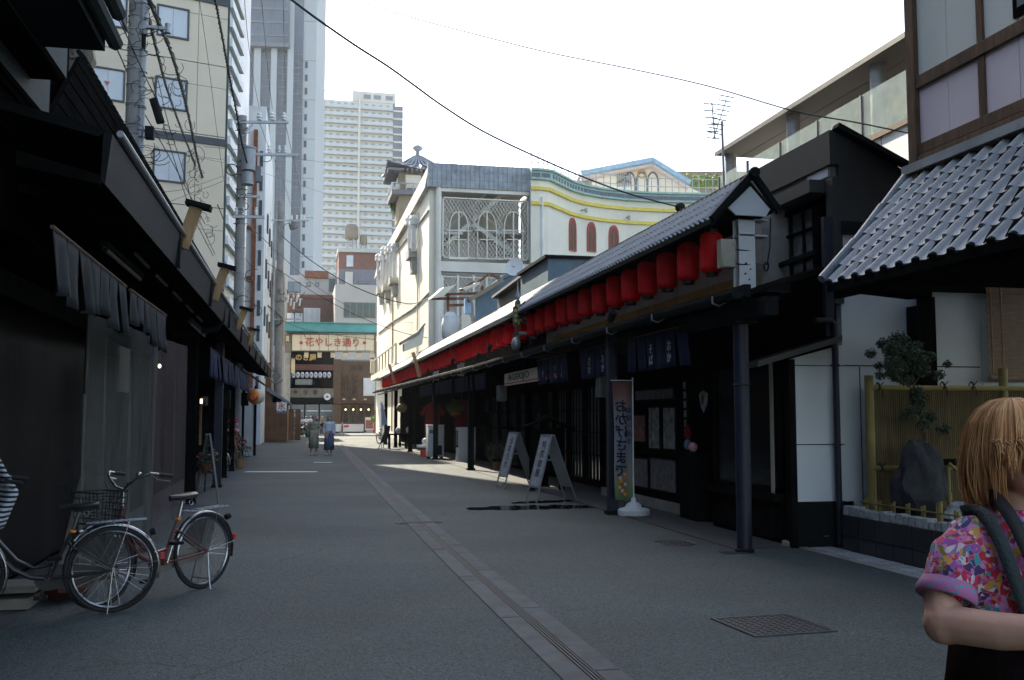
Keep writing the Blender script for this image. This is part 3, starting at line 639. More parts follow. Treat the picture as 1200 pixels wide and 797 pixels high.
for cx in (538, 571, 602):       # pointed arches with crossbar and a lattice apron
    C0 = pY(cx, 268, Y0); hw = 11.5/FPX*C0.y; top = pY(cx, 248, Y0).z; spr = pY(cx, 268, Y0).z; bot = pY(cx, 303, Y0).z
    f = MB(); 
    for sg in (-1, 1):
        pts = [(C0.x+sg*hw, Y0+.08, bot), (C0.x+sg*hw, Y0+.08, spr)]
        for i in range(1, 7): a = i/6*pi/2; pts.append((C0.x+sg*hw*cos(a)**.85 if i < 6 else C0.x, Y0+.08, spr+(top-spr)*sin(a)))
        f.tube(pts, .036, 6)
    f.beam((C0.x, Y0+.08, bot), (C0.x, Y0+.08, top), .08, .08); f.beam((C0.x-hw-.15, Y0+.08, spr-.1), (C0.x+hw+.15, Y0+.08, spr-.1), .07, .07)
    f.beam((C0.x-hw, Y0+.08, bot), (C0.x+hw, Y0+.08, bot), .07, .07); zz = pY(cx, 283, Y0).z
    f.beam((C0.x-hw*.75, Y0+.08, zz+.12), (C0.x+hw*.75, Y0+.08, zz+.12), .06, .06); f.beam((C0.x-hw, Y0+.08, zz), (C0.x-hw*.75, Y0+.08, zz), .06, .06); f.beam((C0.x+hw*.75, Y0+.08, zz), (C0.x+hw, Y0+.08, zz), .06, .06)
    f.build('pointed_arch', 'theatre_white', th)
for px in (518.5, 537, 555.5, 571, 588, 604, 620):
    A = pY(px, 322, Y0); m = MB()
    m.box(A.x-.06, A.x+.06, Y0+.1, Y0+.3, pY(px, 401, Y0).z, A.z); m.build('lattice_post', 'theatre_white', th, smooth=False)
# stair flights and landings behind the screens
def flight(p0, p1):
    A, B = pY(*p0, Y0+1.8), pY(*p1, Y0+1.8); m = MB(); m.beam(A, B, 1.6, .25); m.beam(A+Z_*.9+Y_*-.8, B+Z_*.9+Y_*-.8, .05, .06); m.build('stair_flight', 'theatre_white', th, smooth=False)
flight((520, 290), (585, 232)); flight((548, 262), (600, 300)); flight((519, 395), (585, 330)); flight((520, 470), (575, 420))
FR(MB(), 585, 620, 268, 272, Y0+.9, Y0+3.1).build('landing', 'theatre_white', th, smooth=False)
FR(MB(), 520, 545, 268, 272, Y0+.9, Y0+3.1).build('landing', 'theatre_white', th, smooth=False)
# street wall trims, ornaments, balcony
def WX(px, py): return pX(px, py, XT-.05)
for path in (((503, 247), (495, 258), (472, 287), (452, 313)), ((503, 344), (486, 361), (458, 379), (444, 391))):
    MB().tube([WX(*p)+X_*-.04 for p in path], .07, 6).build('diagonal_trim', 'parapet_concrete', th)
for px in (491, 462): A, B = WX(px, 300), WX(px, 470); MB().tube([(XT-.12, A.y, .5), (XT-.12, A.y, ztT-.5)], .05, 6).build('downpipe', 'rust' if px == 462 else 'theatre_white', th)
def orn(cx, y0, y1):
    for dx in (-2.3, 2.3):
        A, B = WX(cx+dx, y0), WX(cx+dx, y1); zA, zB = A.z, B.z; y = A.y; m = MB()
        m.tube([(XT-.32, y, zB+.5), (XT-.32, y, zA-.4)], .17, 10); m.box(XT-.62, XT-.05, y-.32, y+.32, zA-.42, zA-.2); m.lathe((XT-.34, y, zA-.2), [(.3, 0), (.34, .15), (.2, .36), (0, .42)], 10)
        m.build('ornamental_column', 'white_paint', th)
    A, B = WX(cx, y1-5), WX(cx, y1); m = MB(); m.box(XT-.65, XT-.05, A.y-.9, A.y+.9, B.z, B.z+.55); m.box(XT-.4, XT-.05, A.y-.7, A.y+.7, B.z-.9, B.z); m.build('ornament_base', 'parapet_concrete', th)
orn(488, 256, 304); orn(465, 288, 334); orn(456.5, 292, 342); orn(449.5, 300, 345)
A, B = WX(476, 425), WX(445, 437); m = MB().box(XT-.85, XT-.05, A.y, B.y, A.z-.45, A.z); bal = m.build('balcony', 'theatre_white', th, smooth=False)
m = MB()
for i in range(9): y = A.y+(B.y-A.y)*i/8; m.tube([(XT-.75, y, A.z), (XT-.75, y, A.z+1.3)], .06, 5)
m.tube([(XT-.75, A.y, A.z+1.3), (XT-.75, B.y, A.z+1.3)], .06, 5); m.build('railing', 'parapet_concrete', bal)
# --- pagoda-like turret standing on the theatre roof
pg_y = 78; c = pY(489, 230, pg_y)
pg = thing('roof_turret', 'grey-tiled temple-style turret with fan-shaped finial on the theatre roof', 'turret', (c.x, pg_y, ztT))
def pz(y): return pY(480, y, pg_y).z
sc = pg_y/FPX
ez, rz_, hw = pz(207), pz(185), 39*sc
m = MB(); k = 8
def corner(sx, sy, f): return Vector((c.x+sx*hw*f, pg_y+sy*hw*f, 0))
prof = [(1.0, ez), (.72, ez+(rz_-ez)*.22), (.42, ez+(rz_-ez)*.55), (.12, rz_)]
vs = []; fs = []
for i, (f, z) in enumerate(prof):
    for (sx, sy) in ((-1, -1), (0, -1), (1, -1), (1, 0), (1, 1), (0, 1), (-1, 1), (-1, 0)):
        v = corner(sx, sy, f); v.z = z+(.5 if i == 0 and sx*sy else 0); vs.append(v)
for i in range(3):
    for j in range(8): fs.append((i*8+j, i*8+(j+1) % 8, i*8+8+(j+1) % 8, i*8+8+j))
fs.append(tuple(range(8))[::-1]); m.add(vs, fs); m.build('roof', 'slate', pg, smooth=False)
m = MB()
for sd_ in range(4):
    for i in range(9):
        u = -1+2*i/8; a = {0: (u, -1), 1: (1, u), 2: (u, 1), 3: (-1, u)}[sd_]; b_ = (a[0]*.12, a[1]*.12)
        m.tube([(c.x+a[0]*hw, pg_y+a[1]*hw, ez+.12+.4*abs(u)), (c.x+a[0]*hw*.55, pg_y+a[1]*hw*.55, ez+(rz_-ez)*.42), (c.x+b_[0]*hw, pg_y+b_[1]*hw, rz_+.05)], .09, 4)
m.build('roof_rib', 'parapet_metal', pg)
m = MB()
for i in range(15):
    u = -1+2*i/14
    m.box(c.x+u*hw*.95-.07, c.x+u*hw*.95+.07, pg_y-hw*.97, pg_y-hw*.5, ez-.14, ez+.02); m.box(c.x-hw*.97, c.x-hw*.5, pg_y+u*hw*.95-.07, pg_y+u*hw*.95+.07, ez-.14, ez+.02)
m.build('rafter', 'slate', pg, smooth=False)
bw2 = hw*.62; MB().box(c.x-bw2, c.x+bw2, pg_y-bw2, pg_y+bw2, pz(262), ez).build('body', 'beige_wall', pg, smooth=False)
f = MB().box(c.x-bw2-.04, c.x-bw2+.01, pg_y-.9, pg_y+.9, pz(226), pz(212)).build('window', 'theatre_white', pg); MB().box(c.x-bw2+.5, c.x-bw2+1.7, pg_y-bw2-.05, pg_y-bw2, pz(226), pz(211)).build('window', 'theatre_white', pg)
MB().box(c.x-hw*.85, c.x+hw*.85, pg_y-hw*.85, pg_y+hw*.85, pz(235), pz(230)).build('gallery', 'slate', pg, smooth=False)
m = MB()
for i in range(9):
    u = -1+i/4; m.box(c.x-hw*.85, c.x-hw*.8, pg_y+u*hw*.85-.04, pg_y+u*hw*.85+.04, pz(230), pz(222)); m.box(c.x+u*hw*.85-.04, c.x+u*hw*.85+.04, pg_y-hw*.85, pg_y-hw*.8, pz(230), pz(222))
m.box(c.x-hw*.85, c.x-hw*.8, pg_y-hw*.85, pg_y+hw*.85, pz(223), pz(222)); m.box(c.x-hw*.85, c.x+hw*.85, pg_y-hw*.85, pg_y-hw*.8, pz(223), pz(222)); m.build('railing', 'galvanised', pg)
m = MB().lathe((c.x, pg_y, rz_), [(.42, 0), (.42, .15), (.2, .2), (.14, .5)], 12)
fan = [(c.x, 0, rz_+.4)]+[(c.x+.52*sin(a), 0, rz_+.45+.62*cos(a)) for a in [radians(-58+116*i/10) for i in range(11)]]
m.prism([(x, pg_y-.06, z) for x, _, z in fan], (0, .12, 0)); m.tube([(c.x, pg_y, rz_+1), (c.x, pg_y, rz_+1.9)], .03, 5); m.build('fan_finial', 'parapet_metal', pg)
# bush on the theatre roof edge
def leafball(name, label, cat, c, r, n, m, size, seed=1, group=None, parent=None, squash=1):
    rr = random.Random(seed); b = MB()
    for i in range(n):
        d = Vector((rr.gauss(0, 1), rr.gauss(0, 1), rr.gauss(0, 1))).normalized()*r*(rr.random()**.45); d.z *= squash; p = Vector(c)+d
        a = Vector((rr.gauss(0, 1), rr.gauss(0, 1), rr.gauss(0, 1))).normalized()*size; q = a.cross(Vector((rr.gauss(0, 1), rr.gauss(0, 1), rr.gauss(0, 1)))).normalized()*size*.45
        b.add([p-a, p+q, p+a, p-q], [(0, 1, 2, 3)])
    o = b.build(name, m, parent, smooth=False, kind='stuff' if parent else None)
    if not parent: tag(o, label, cat, group)
    return o
q = pX(467, 244, XT+.4); bt = thing('roof_bush', 'small bright green bush growing on the theatre parapet by the turret', 'bush', (q.x, q.y, ztT+.4))
leafball('leaves', '', '', (q.x, q.y, q.z+.1), .75, 900, 'foliage_bright', .13, 4, parent=bt); leafball('leaves', '', '', (q.x+.1, q.y-2, q.z+1.2), .4, 250, 'foliage_bright', .1, 5, parent=bt)
MB().tube([(q.x, q.y, ztT+.3), (q.x, q.y, q.z)], .04, 5).build('stem', 'bark', bt)

# ================================================================ YELLOW-BANDED BUILDING (curved wall)
yb = thing('curved_building', 'cream curved-wall building with yellow bands, red arched windows and a pale green cornice', 'building', (XR+4, 60, 0))
plan = [(622.5, 57.0), (632, 57.05), (643, 57.3), (654, 58.4), (668, 59.9), (684, 61.0), (705, 61.9), (735, 62.7), (773, 63.2), (836, 63.5), (900, 63.5)]
def yc(D): return D
PL = [cw((px-600)/FPX*D, D, 0) for px, D in plan]
def Zat(py, D): return EYE+(490-py)/FPX*D*1.0
def sheet(m, z0, z1, o0, o1, i0=0, i1=None):
    i1 = len(PL)-1 if i1 is None else i1; nrm = []
    for i, p in enumerate(PL):
        d = (PL[min(i+1, len(PL)-1)]-PL[max(i-1, 0)]).normalized(); nrm.append(Vector((d.y, -d.x, 0)))
    for i in range(i0, i1):
        a0, a1 = PL[i]+nrm[i]*o0, PL[i]+nrm[i]*o1; b0, b1 = PL[i+1]+nrm[i+1]*o0, PL[i+1]+nrm[i+1]*o1
        m.add([a0+Z_*z0, b0+Z_*z0, b1+Z_*z0, a1+Z_*z0, a0+Z_*z1, b0+Z_*z1, b1+Z_*z1, a1+Z_*z1], [(0, 1, 2, 3)[::-1], (4, 5, 6, 7), (0, 1, 5, 4)[::-1], (2, 3, 7, 6)[::-1], (0, 3, 7, 4), (1, 2, 6, 5)[::-1]])
    return m
zc1, zc0 = Zat(197, 57), Zat(207, 57); zy1, zy2 = Zat(217.5, 57), Zat(235.5, 57)
sheet(MB(), 0, zc0, -.6, 0).build('curved_wall', 'cream', yb, ang=20)
sheet(MB(), zc0, zc1, -.7, .25).build('cornice', 'teal_pale', yb, ang=20)
sheet(MB(), zc1, zc1+.12, -.7, .4).build('cornice_cap', 'teal_pale', yb, ang=20)
sheet(MB(), zy1-.10, zy1+.10, 0, .16).build('yellow_band', 'yellow', yb, ang=20); sheet(MB(), zy2-.10, zy2+.10, 0, .16).build('yellow_band', 'yellow', yb, ang=20)
zl = Zat(309, 57); sheet(MB(), zl-.13, zl+.13, 0, .12, 0, 2).build('green_band', 'lime', yb)
def along(px):   # point and normal of the wall seen at a column of the photograph
    for i in range(len(plan)-1):
        if plan[i][0] <= px <= plan[i+1][0]:
            t = (px-plan[i][0])/(plan[i+1][0]-plan[i][0]); d = (PL[i+1]-PL[i]).normalized(); return PL[i].lerp(PL[i+1], t), d, Vector((d.y, -d.x, 0)), plan[i][1]+t*(plan[i+1][1]-plan[i][1])
k = 0; m = MB()
for i in range(60):
    px = 624.5+i*3.4
    if px > 895: break
    p, d, n, D = along(px); m.obox(p+n*.27+Z_*((zc0+zc1)/2), d*.085, n*.02, Z_*.11)
m.build('cornice_dentil', 'slate', yb, smooth=False)
for (px, y0, y1) in ((671, 253, 293), (693.5, 258, 294), (720, 262, 300)):
    p, d, n, D = along(px); z0, z1 = Zat(y1, D), Zat(y0, D); w = .36; prof = []
    for i in range(9): a = i/8*pi; prof.append((w*cos(a)*(1 if i not in (4,) else 1), z1-.75+.75*sin(a)**.8 if 0 < i < 8 else z1-.75))
    def PT(u, z, o): return p+d*u+n*o+Z_*z
    out = [PT(-w, z0, 0), PT(w, z0, 0)]+[PT(u, z, 0) for u, z in prof]
    f = MB().prism(out, n*.10).build('arched_window', 'arch_red', yb, smooth=False)
    for sg in (-1, 1):
        pa = [PT(sg*.04, z0+.08, .101), PT(sg*(w-.07), z0+.08, .101), PT(sg*(w-.07), z1-.75, .101), PT(sg*(w-.16), z1-.42, .101), PT(sg*.04, z1-.16, .101)]
        MB().prism(pa if sg < 0 else pa, n*.01).build('pane', 'oak', f, smooth=False)
p, d, n, D = along(635); MB().tube([p+n*.12+Z_*0, p+n*.12+Z_*(zc0-1)], .07, 8).build('downpipe', 'white_paint', yb)
m = MB()
for px in (645, 646): pass
for i in range(14):
    px = 627+i*14
    if px < 895: p, d, n, D = along(px); m.obox(p+n*.003+Z_*(zc0*.5), d*.008, n*.004, Z_*(zc0*.5-.05))
m.build('panel_joint', 'theatre_white', yb, smooth=False)
for px, py in ((682, 244), (735, 253)):
    p, d, n, D = along(px); z = Zat(py, D); mm = MB(); mm.tube([p+Z_*z, p+n*.35+Z_*z], .04, 6); mm.lathe(p+n*.38+Z_*(z-.14), [(0, -.08), (.1, 0), (.1, .2), (0, .26)], 10); mm.build('security_lamp', 'galvanised', yb)
# rooftop railing
m = MB(); N_ = 34
pts = []
for i in range(N_): p, d, n, D = along(624+i*8); pts.append(p-n*.3+Z_*(zc1+.12)); m.tube([pts[-1], pts[-1]+Z_*1.05], .03, 4)
for h in (.5, 1.05): m.tube([q+Z_*h for q in pts], .03, 4)
m.build('roof_railing', 'galvanised', yb)
# gabled pavilion with blue roof edge behind it
D = 76.0
def PB(px, py): return pD(px, py, D)
pv = thing('gabled_pavilion', 'cream pavilion with light blue gable edge and arched openings above the curved building', 'building', (PB(755, 220).x, PB(755, 220).y, 0))
fw = cw(0, 1, 0)
gb = [PB(690, 226), PB(822, 226), PB(800, 216), PB(763, 196), PB(695, 210)]
MB().prism([Vector((p.x, p.y, p.z)) for p in gb], fw*.5).build('gable_wall', 'theatre_white', pv, smooth=False)
MB().prism([Vector((gb[0].x, gb[0].y, 0))+fw*.05, Vector((gb[1].x, gb[1].y, 0))+fw*.05, Vector((gb[1].x, gb[1].y, gb[1].z))+fw*.05, Vector((gb[0].x, gb[0].y, gb[0].z))+fw*.05], fw*8).build('body', 'theatre_white', pv, smooth=False)
for (a, b_) in (((680, 207), (763.5, 191.5)), ((763, 191.5), (806, 218))):
    MB().beam(PB(*a)-fw*.8, PB(*b_)-fw*.8, .8, .32).build('blue_verge', 'sky_blue', pv, smooth=False)
    MB().beam(PB(a[0], a[1]+4)-fw*.3, PB(b_[0], b_[1]+4)-fw*.3, .7, .2).build('soffit', 'plaster_pink', pv, smooth=False)
A, B, C, E_ = PB(680, 206), PB(763.5, 190), PB(745, 187.3)+fw*8, PB(672, 203)+fw*8
MB().prism([A-fw*1, B-fw*1, C, E_], (0, 0, .15)).build('roof', 'grey_building', pv, smooth=False)
A, B, C = PB(764, 190.5)-fw*1, PB(806, 217)-fw*1, PB(745, 187.3)+fw*8
MB().prism([A, B, B+fw*9, C], (0, 0, .12)).build('roof', 'grey_building', pv, smooth=False)
q = PB(752, 204)-fw*.05; MB().ring(q, .3, .07, fw, 16, 5).build('round_window', 'gold', pv)
for i, px in enumerate((738, 752, 765)):
    q = PB(px, 214)-fw*.03; m = MB(); pts = [q+cw(.42*cos(a), 0, 0)+Z_*(.8*sin(a)) for a in [pi*i/8 for i in range(9)]]; m.tube([pts[0]-Z_*.7]+pts+[pts[-1]-Z_*.7], .07, 5); m.build('arch', 'slate', pv)
m = MB()
for i in range(7): q = PB(724+i*2.4, 219)-fw*.1; m.tube([q, q+Z_*1.0], .04, 4)
m.tube([PB(722, 215)-fw*.1, PB(731, 211)-fw*.1, PB(740, 215)-fw*.1], .05, 4); m.build('window_grille', 'slate', pv)
t = thing('rooftop_wall', 'long grey-brown rooftop wall with planting beyond the curved building', 'building', (pD(830, 210, 95).x, pD(830, 210, 95).y, 0))
A, B = pD(790, 201, 95), pD(900, 200, 95); MB().prism([Vector((A.x, A.y, 0)), Vector((B.x, B.y, 0)), Vector((B.x, B.y, 0))+fw*5, Vector((A.x, A.y, 0))+fw*5], (0, 0, A.z)).build('wall', 'beige_wall', t, smooth=False)
for i in range(5):
    q = pD(805+i*11, 213, 88); leafball('roof_shrub', ['leftmost', 'second', 'middle', 'fourth', 'rightmost'][i]+' of the feathery green shrubs on the far roof terrace', 'bush', q, 1.0, 160, 'foliage_bright', .16, 20+i, group='shrubs on the far roof terrace', squash=.7)
m = MB()
for px, y0, y1 in ((741, 147, 188), (808, 150, 202)): q = pD(px, y1, 90); m.tube([q, pD(px, y0, 90)], .03, 4)
o = m.build('rooftop_mast', 'pole_steel'); tag(o, 'pair of thin vertical masts rising behind the pavilion roof', 'mast')
# ================================================================ RIGHT ROW OF SHOPS
def gz(y): return 2.83 if y < 28 else 2.83+(y-28)/36*.27
aw = thing('shop_awning', 'long dark pent awning with gutter over the right-hand shopfronts under the lanterns', 'awning', (5.3, 30, 2.8))
ys = [10.1]+[12+i*2 for i in range(27)]
def run(m, sec, ylist=ys, zf=gz):            # sweep a closed (x, dz) section along the street following the gutter height
    n = len(sec); vs = [(x, y, zf(y)+dz) for y in ylist for x, dz in sec]; fs = [(i*n+j, i*n+(j+1) % n, (i+1)*n+(j+1) % n, (i+1)*n+j) for i in range(len(ylist)-1) for j in range(n)]
    fs += [tuple(range(n))[::-1], tuple(range((len(ylist)-1)*n, len(ylist)*n))]; return m.add(vs, fs)
run(MB(), [(4.78, .02), (4.86, .02), (4.86, .16), (4.78, .16)]).build('fascia_board', 'dark_metal', aw, smooth=False)
run(MB(), [(5.98, .455), (6.62, .66), (6.62, .60), (5.98, .395)], [10.98]+ys[1:]).build('inner_deck', 'shop_dark', aw, smooth=False)  # added strip, closes the slot that let sun onto the shopfronts
gsec = [(4.70+.075*cos(a), .07+.075*sin(a)) for a in [pi+pi*i/6 for i in range(7)]]+[(4.70+.06, .075), (4.70-.06, .075)]
run(MB(), gsec).build('gutter', 'gutter', aw)
run(MB(), [(4.86, .10), (6.0, .46), (6.0, .40), (4.86, .04)]).build('awning_deck', 'shop_dark', aw, smooth=False)
for i in range(27):
    y = 10.6+i*2; m = MB(); m.tube([(4.62, y, gz(y)+.08), (4.62, y, gz(y)), (4.70, y, gz(y)-.03), (4.79, y, gz(y)+.02)], .012, 5); m.build('gutter_bracket', 'galvanised', aw)
# awning tiles: rows of grey pantiles, each its own piece nearest, joined far off
def pantile(w, l, t=.026, nu=9):
    m = MB(); vs = []; 
    def hgt(u): return -.024*sin(u*pi/.70) if u < .70 else .030*sin((u-.70)/.30*pi)
    for (v, dz) in ((0, 0), (1, 0)):
        for i in range(nu+1):
            u = i/nu; vs.append((u*w*1.04, v*l, hgt(u)+dz))
    n = nu+1; fs = [(i, i+1, n+i+1, n+i) for i in range(nu)]
    vs += [(x, y, z-t) for x, y, z in vs[:n]]; fs += [(2*n+i, 2*n+i+1, i+1, i) for i in range(nu)]
    m.add(vs, fs); return m
def tilefield(org, du, dv, nu, nv, w, l, m, parent, name='roof_tile', limit=300, tile=None):
    # org eave corner, du along the eave, dv up the slope (unit vectors)
    du, dv = Vector(du), Vector(dv); nn = du.cross(dv).normalized(); nn = nn if nn.z > 0 else -nn
    base = pantile(w, l*1.22); me = None; rest = MB(); cnt = 0; rr = random.Random(11)
    for j in range(nv):
        for i in range(nu):
            o = Vector(org)+du*w*i+dv*l*j+nn*(.012)
            R = Matrix((du, dv-nn*.085, nn)).transposed()
            if cnt < limit:
                if me is None: me = bpy.data.meshes.new(name); me.from_pydata([tuple(v) for v in base.v], [], base.f); me.materials.append(MT[m]); me.shade_smooth(); me.set_sharp_from_angle(angle=radians(50))
                ob = bpy.data.objects.new(name, me); COL.objects.link(ob); ob.parent = parent
                M4 = R.to_4x4(); M4.translation = o+nn*rr.uniform(-.002, .003)-ORG[parent.name]; ob.matrix_local = M4
            else: rest.add([o+R@Vector(v) for v in base.v], base.f)
            cnt += 1
    if rest.v: rest.build(name, m, parent, kind='stuff', ang=50)
dvx = Vector((1.1, 0, .36)).normalized()
run(MB(), [(4.82, .14), (5.0, .19), (5.0, .23), (4.82, .18)], [y for y in ys if y > 22]).build('eave_course', 'tile_far', aw, smooth=False)
tilefield((4.88, 24.0, gz(24)+.13), (0, 1, 0), dvx, 150, 4, .26, .28, 'tile_far', aw, limit=0)
# columns of the arcade
def post(x, y, r, m, label, name='column', h=None, square=False):
    t = thing(name, label, 'column', (x, y, 0), 'columns carrying the right-hand awning'); z = h or gz(y)+.02; b = MB()
    if square: b.box(x-r, x+r, y-r, y+r, 0, z)
    else: b.tube([(x, y, 0), (x, y, z)], r, 20)
    b.build('shaft', m, t, bev=.008 if square else 0); bb = MB()
    if square: bb.box(x-r-.03, x+r+.03, y-r-.03, y+r+.03, 0, .06)
    else: bb.lathe((x, y, 0), [(r+.02, 0), (r+.02, .03), (r, .04)], 20)
    bb.build('foot', 'dark_metal', t); return t
t = post(5.0, 10.68, .088, 'navy_steel', 'thick round navy steel column nearest the viewer by the white wall', h=2.62)
MB().box(4.86, 5.14, 10.5, 10.86, 2.60, 2.63).build('cap_plate', 'dark_metal', t); m = MB(); m.beam((5, 9.9, 2.74), (5, 12.4, 2.74), .16, .2); m.build('bracket_beam', 'dark_metal', t)
MB().ring((5, 10.68, 1.90), .092, .012, Z_, 20, 5).build('cable_tie', 'rubber', t)
post(4.9, 15.25, .075, 'navy_steel', 'square dark column right behind the vertical banner', square=True)
for y, lb in ((21.6, 'square dark column behind the two sandwich boards'), (28.98, 'square dark column at the sunlit patch on the ground'), (36.65, 'square dark column beside the white freezer'), (45.15, 'square dark column left of the hanging red shirt'), (52, 'slim dark column by the outdoor tables at the far shops'), (58, 'farthest dark column near the blue and pink flag')):
    post(4.98 if y > 25 else 5.35, y, .085, 'black_wood', lb, square=True)
# shop building masses (behind the awning)
def block(name, label, x0, x1, y0, y1, z, m='shop_dark', z0=0): t = thing(name, label, 'building', ((x0+x1)/2, y0, 0)); MB().box(x0, x1, y0, y1, z0, z).build('wall', m, t, smooth=False); return t
sa = thing('black_shop_building', 'two-storey black-clad shop with lattice window and white side wall on the right', 'building', (7, 11, 0))
XW = 6.42
tl, tr = pY(983, 154, 10.9), pY(1062, 203, 10.9); wl = pY(978, 258, 10.9)
m = MB(); m.prism([(XW, 10.9, 0), (9.5, 10.9, 0), (9.5, 10.9, wl.z-.25), (XW, 10.9, wl.z)], (0, .12, 0)); m.build('side_wall', 'white_wall', sa, smooth=False)
m = MB(); m.prism([(XW, 10.87, wl.z), (9.5, 10.87, wl.z-.25), (9.5, 10.87, tr.z-(9.5-tr.x)*.45), (tr.x, 10.87, tr.z), (tl.x+.02, 10.87, tl.z), (XW, 10.87, tl.z)], (0, .15, 0)); m.build('gable_cladding', 'metal_fascia', sa, smooth=False)
m = MB(); m.beam((tl.x-.1, 10.80, tl.z+.03), (9.5, 10.80, tr.z-(9.5-tr.x)*.45+.03), .14, .06); m.build('verge_flashing', 'dark_metal', sa, smooth=False)
for z in (wl.z-.16,): MB().box(XW, 9.0, 10.84, 10.87, z-.02, z+.14).build('trim_board', 'dark_metal', sa, smooth=False)
for z in (pY(1000, 428.5, 10.9).z,): 
    MB().box(XW, 8.3, 10.893, 10.9, z-.006, z+.006).build('wall_joint', 'dark_metal', sa, smooth=False)
xj = pY(1009, 500, 10.9).x; MB().box(xj-.004, xj+.004, 10.893, 10.9, .2, pY(1009, 430, 10.9).z).build('wall_joint', 'dark_metal', sa, smooth=False)
yF = pX(820, 233, 6.35).y
m = MB().box(6.30, 6.42, 10.87, yF+.6, tl.z-.42, tl.z); m.build('roof_fascia', 'metal_fascia', sa, smooth=False)
m = MB().box(6.42, 9, 11.02, 17, 4.25, 4.35); m.build('roof', 'metal_fascia', sa, smooth=False)
m = MB().box(6.34, 6.42, 10.95, yF+.4, tl.z-.56, tl.z-.42); m.build('frieze_panel', 'panel_grey', sa, smooth=False)
m = MB().box(6.333, 6.34, 10.99, 11.5, tl.z-.545, tl.z-.435); m.build('pale_panel', 'white_wall', sa, smooth=False)
m = MB().box(6.12, 6.42, 11.05, yF+.4, tl.z-.74, tl.z-.58); m.build('lower_eave', 'metal_fascia', sa, smooth=False)
m = MB().box(XW, XW+.15, 11.02, yF+3, 0, tl.z-.4); m.build('front_wall', 'black_wood', sa, smooth=False)
MB().box(XW-.1, XW+.02, 10.86, 11.02, 2.9, tl.z-.58).build('corner_post', 'metal_fascia', sa, smooth=False)
# upper lattice window
A, B = pX(903, 250, XW), pX(963, 334, XW); y1w, y0w = A.y, B.y; zt_, zb_ = pX(933, 247, XW).z, pX(933, 332, XW).z
f = MB()
for (a, b_, c, d) in ((y0w, y1w, zt_-.06, zt_), (y0w, y1w, zb_, zb_+.06), (y0w, y0w+.06, zb_, zt_), (y1w-.06, y1w, zb_, zt_)): f.box(XW-.08, XW-.004, a, b_, c, d)
f = f.build('upper_window', 'black_wood', sa, smooth=False)
MB().box(XW-.03, XW-.002, y0w+.06, y1w-.06, zb_+.06, zt_-.06).build('pane', 'window_dim' if 'window_dim' in MT else 'glass', f, smooth=False)
for i in range(1, 4): y = y0w+(y1w-y0w)*i/4; MB().box(XW-.065, XW-.03, y-.014, y+.014, zb_+.06, zt_-.06).build('glazing_bar', 'black_wood', f, smooth=False)
for z in (zb_+(zt_-zb_)*.30, zb_+(zt_-zb_)*.66): MB().box(XW-.07, XW-.03, y0w+.06, y1w-.06, z-.014, z+.014).build('glazing_bar', 'black_wood', f, smooth=False)
MB().beam((XW-.16, y0w-.1, zb_+.28), (XW-.16, y1w+.5, zb_+.22), .05, .06).build('window_rail', 'dark_metal', sa)
# concrete pier behind the steel post, with cable loop
A = pX(892, 262, 6.1); MB().box(6.0, 6.4, pX(893, 300, 6.0).y, pX(877, 300, 6.0).y, 3.2, 4.35).build('concrete_pier', 'concrete', sa, smooth=False)
q = pX(898, 312, 5.97); MB().ring(q, .06, .012, X_, 16, 5).build('cable_loop', 'cable', sa); MB().tube([pX(903, 255, 5.97), pX(902, 290, 5.97), pX(899, 310, 5.96), pX(884, 308, 5.97)], .01, 5).build('loose_cable', 'cable', sa)
# ground-floor bay: white flank panel, small pent roof, shop window
SFX = 5.72
pa, pb = pY(922, 421, 10.88), pY(976, 404, 10.88); zb = pY(950, 588, 10.88).z
m = MB().prism([(SFX, 10.9, zb), (XW, 10.9, zb), (XW, 10.9, pb.z), (SFX, 10.9, pa.z)], (0, .1, 0)); m.build('flank_panel', 'white_wall', sa, smooth=False)
zj = pY(950, 428.5, 10.9).z
for z in (zj, pY(950, 521, 10.9).z): MB().box(SFX, XW, 10.893, 10.9, z-.005, z+.005).build('wall_joint', 'dark_metal', sa, smooth=False)
m = MB().box(SFX, XW+.1, 10.90, 11.0, 0, zb-.004); m.build('dark_plinth', 'dark_metal', sa, smooth=False)
m = MB().box(SFX-.03, SFX+.05, 10.86, 10.99, 0, pa.z); m.build('corner_board', 'black_wood', sa, smooth=False)
a_, b_ = pY(888, 423, 10.7), pY(987, 393, 10.7)
m = MB().prism([a_, b_, b_+Z_*-.07, a_+Z_*-.07], (0, .4, 0)); m.build('pent_roof', 'metal_fascia', sa, smooth=False)
cp = pY(981, 500, 10.8).x
t = thing('downpipe', 'dark vertical downpipe on the white flank of the black shop', 'downpipe', (cp, 10.8, 0)); m = MB().tube([(cp, 10.8, .03), (cp, 10.8, pY(981, 380, 10.8).z), (cp-.05, 10.8, pY(981, 376, 10.8).z), (cp-.25, 10.8, pY(981, 376, 10.8).z)], .038, 12); m.build('pipe', 'navy_steel', t)
for py in (428, 521): MB().ring((cp, 10.8, pY(981, py, 10.8).z), .045, .012, Z_, 12, 5).build('collar', 'navy_steel', t)
MB().box(cp-.09, cp+.02, 10.83, 10.9, 2.5, 3.95).build('upper_pipe', 'navy_steel', t)
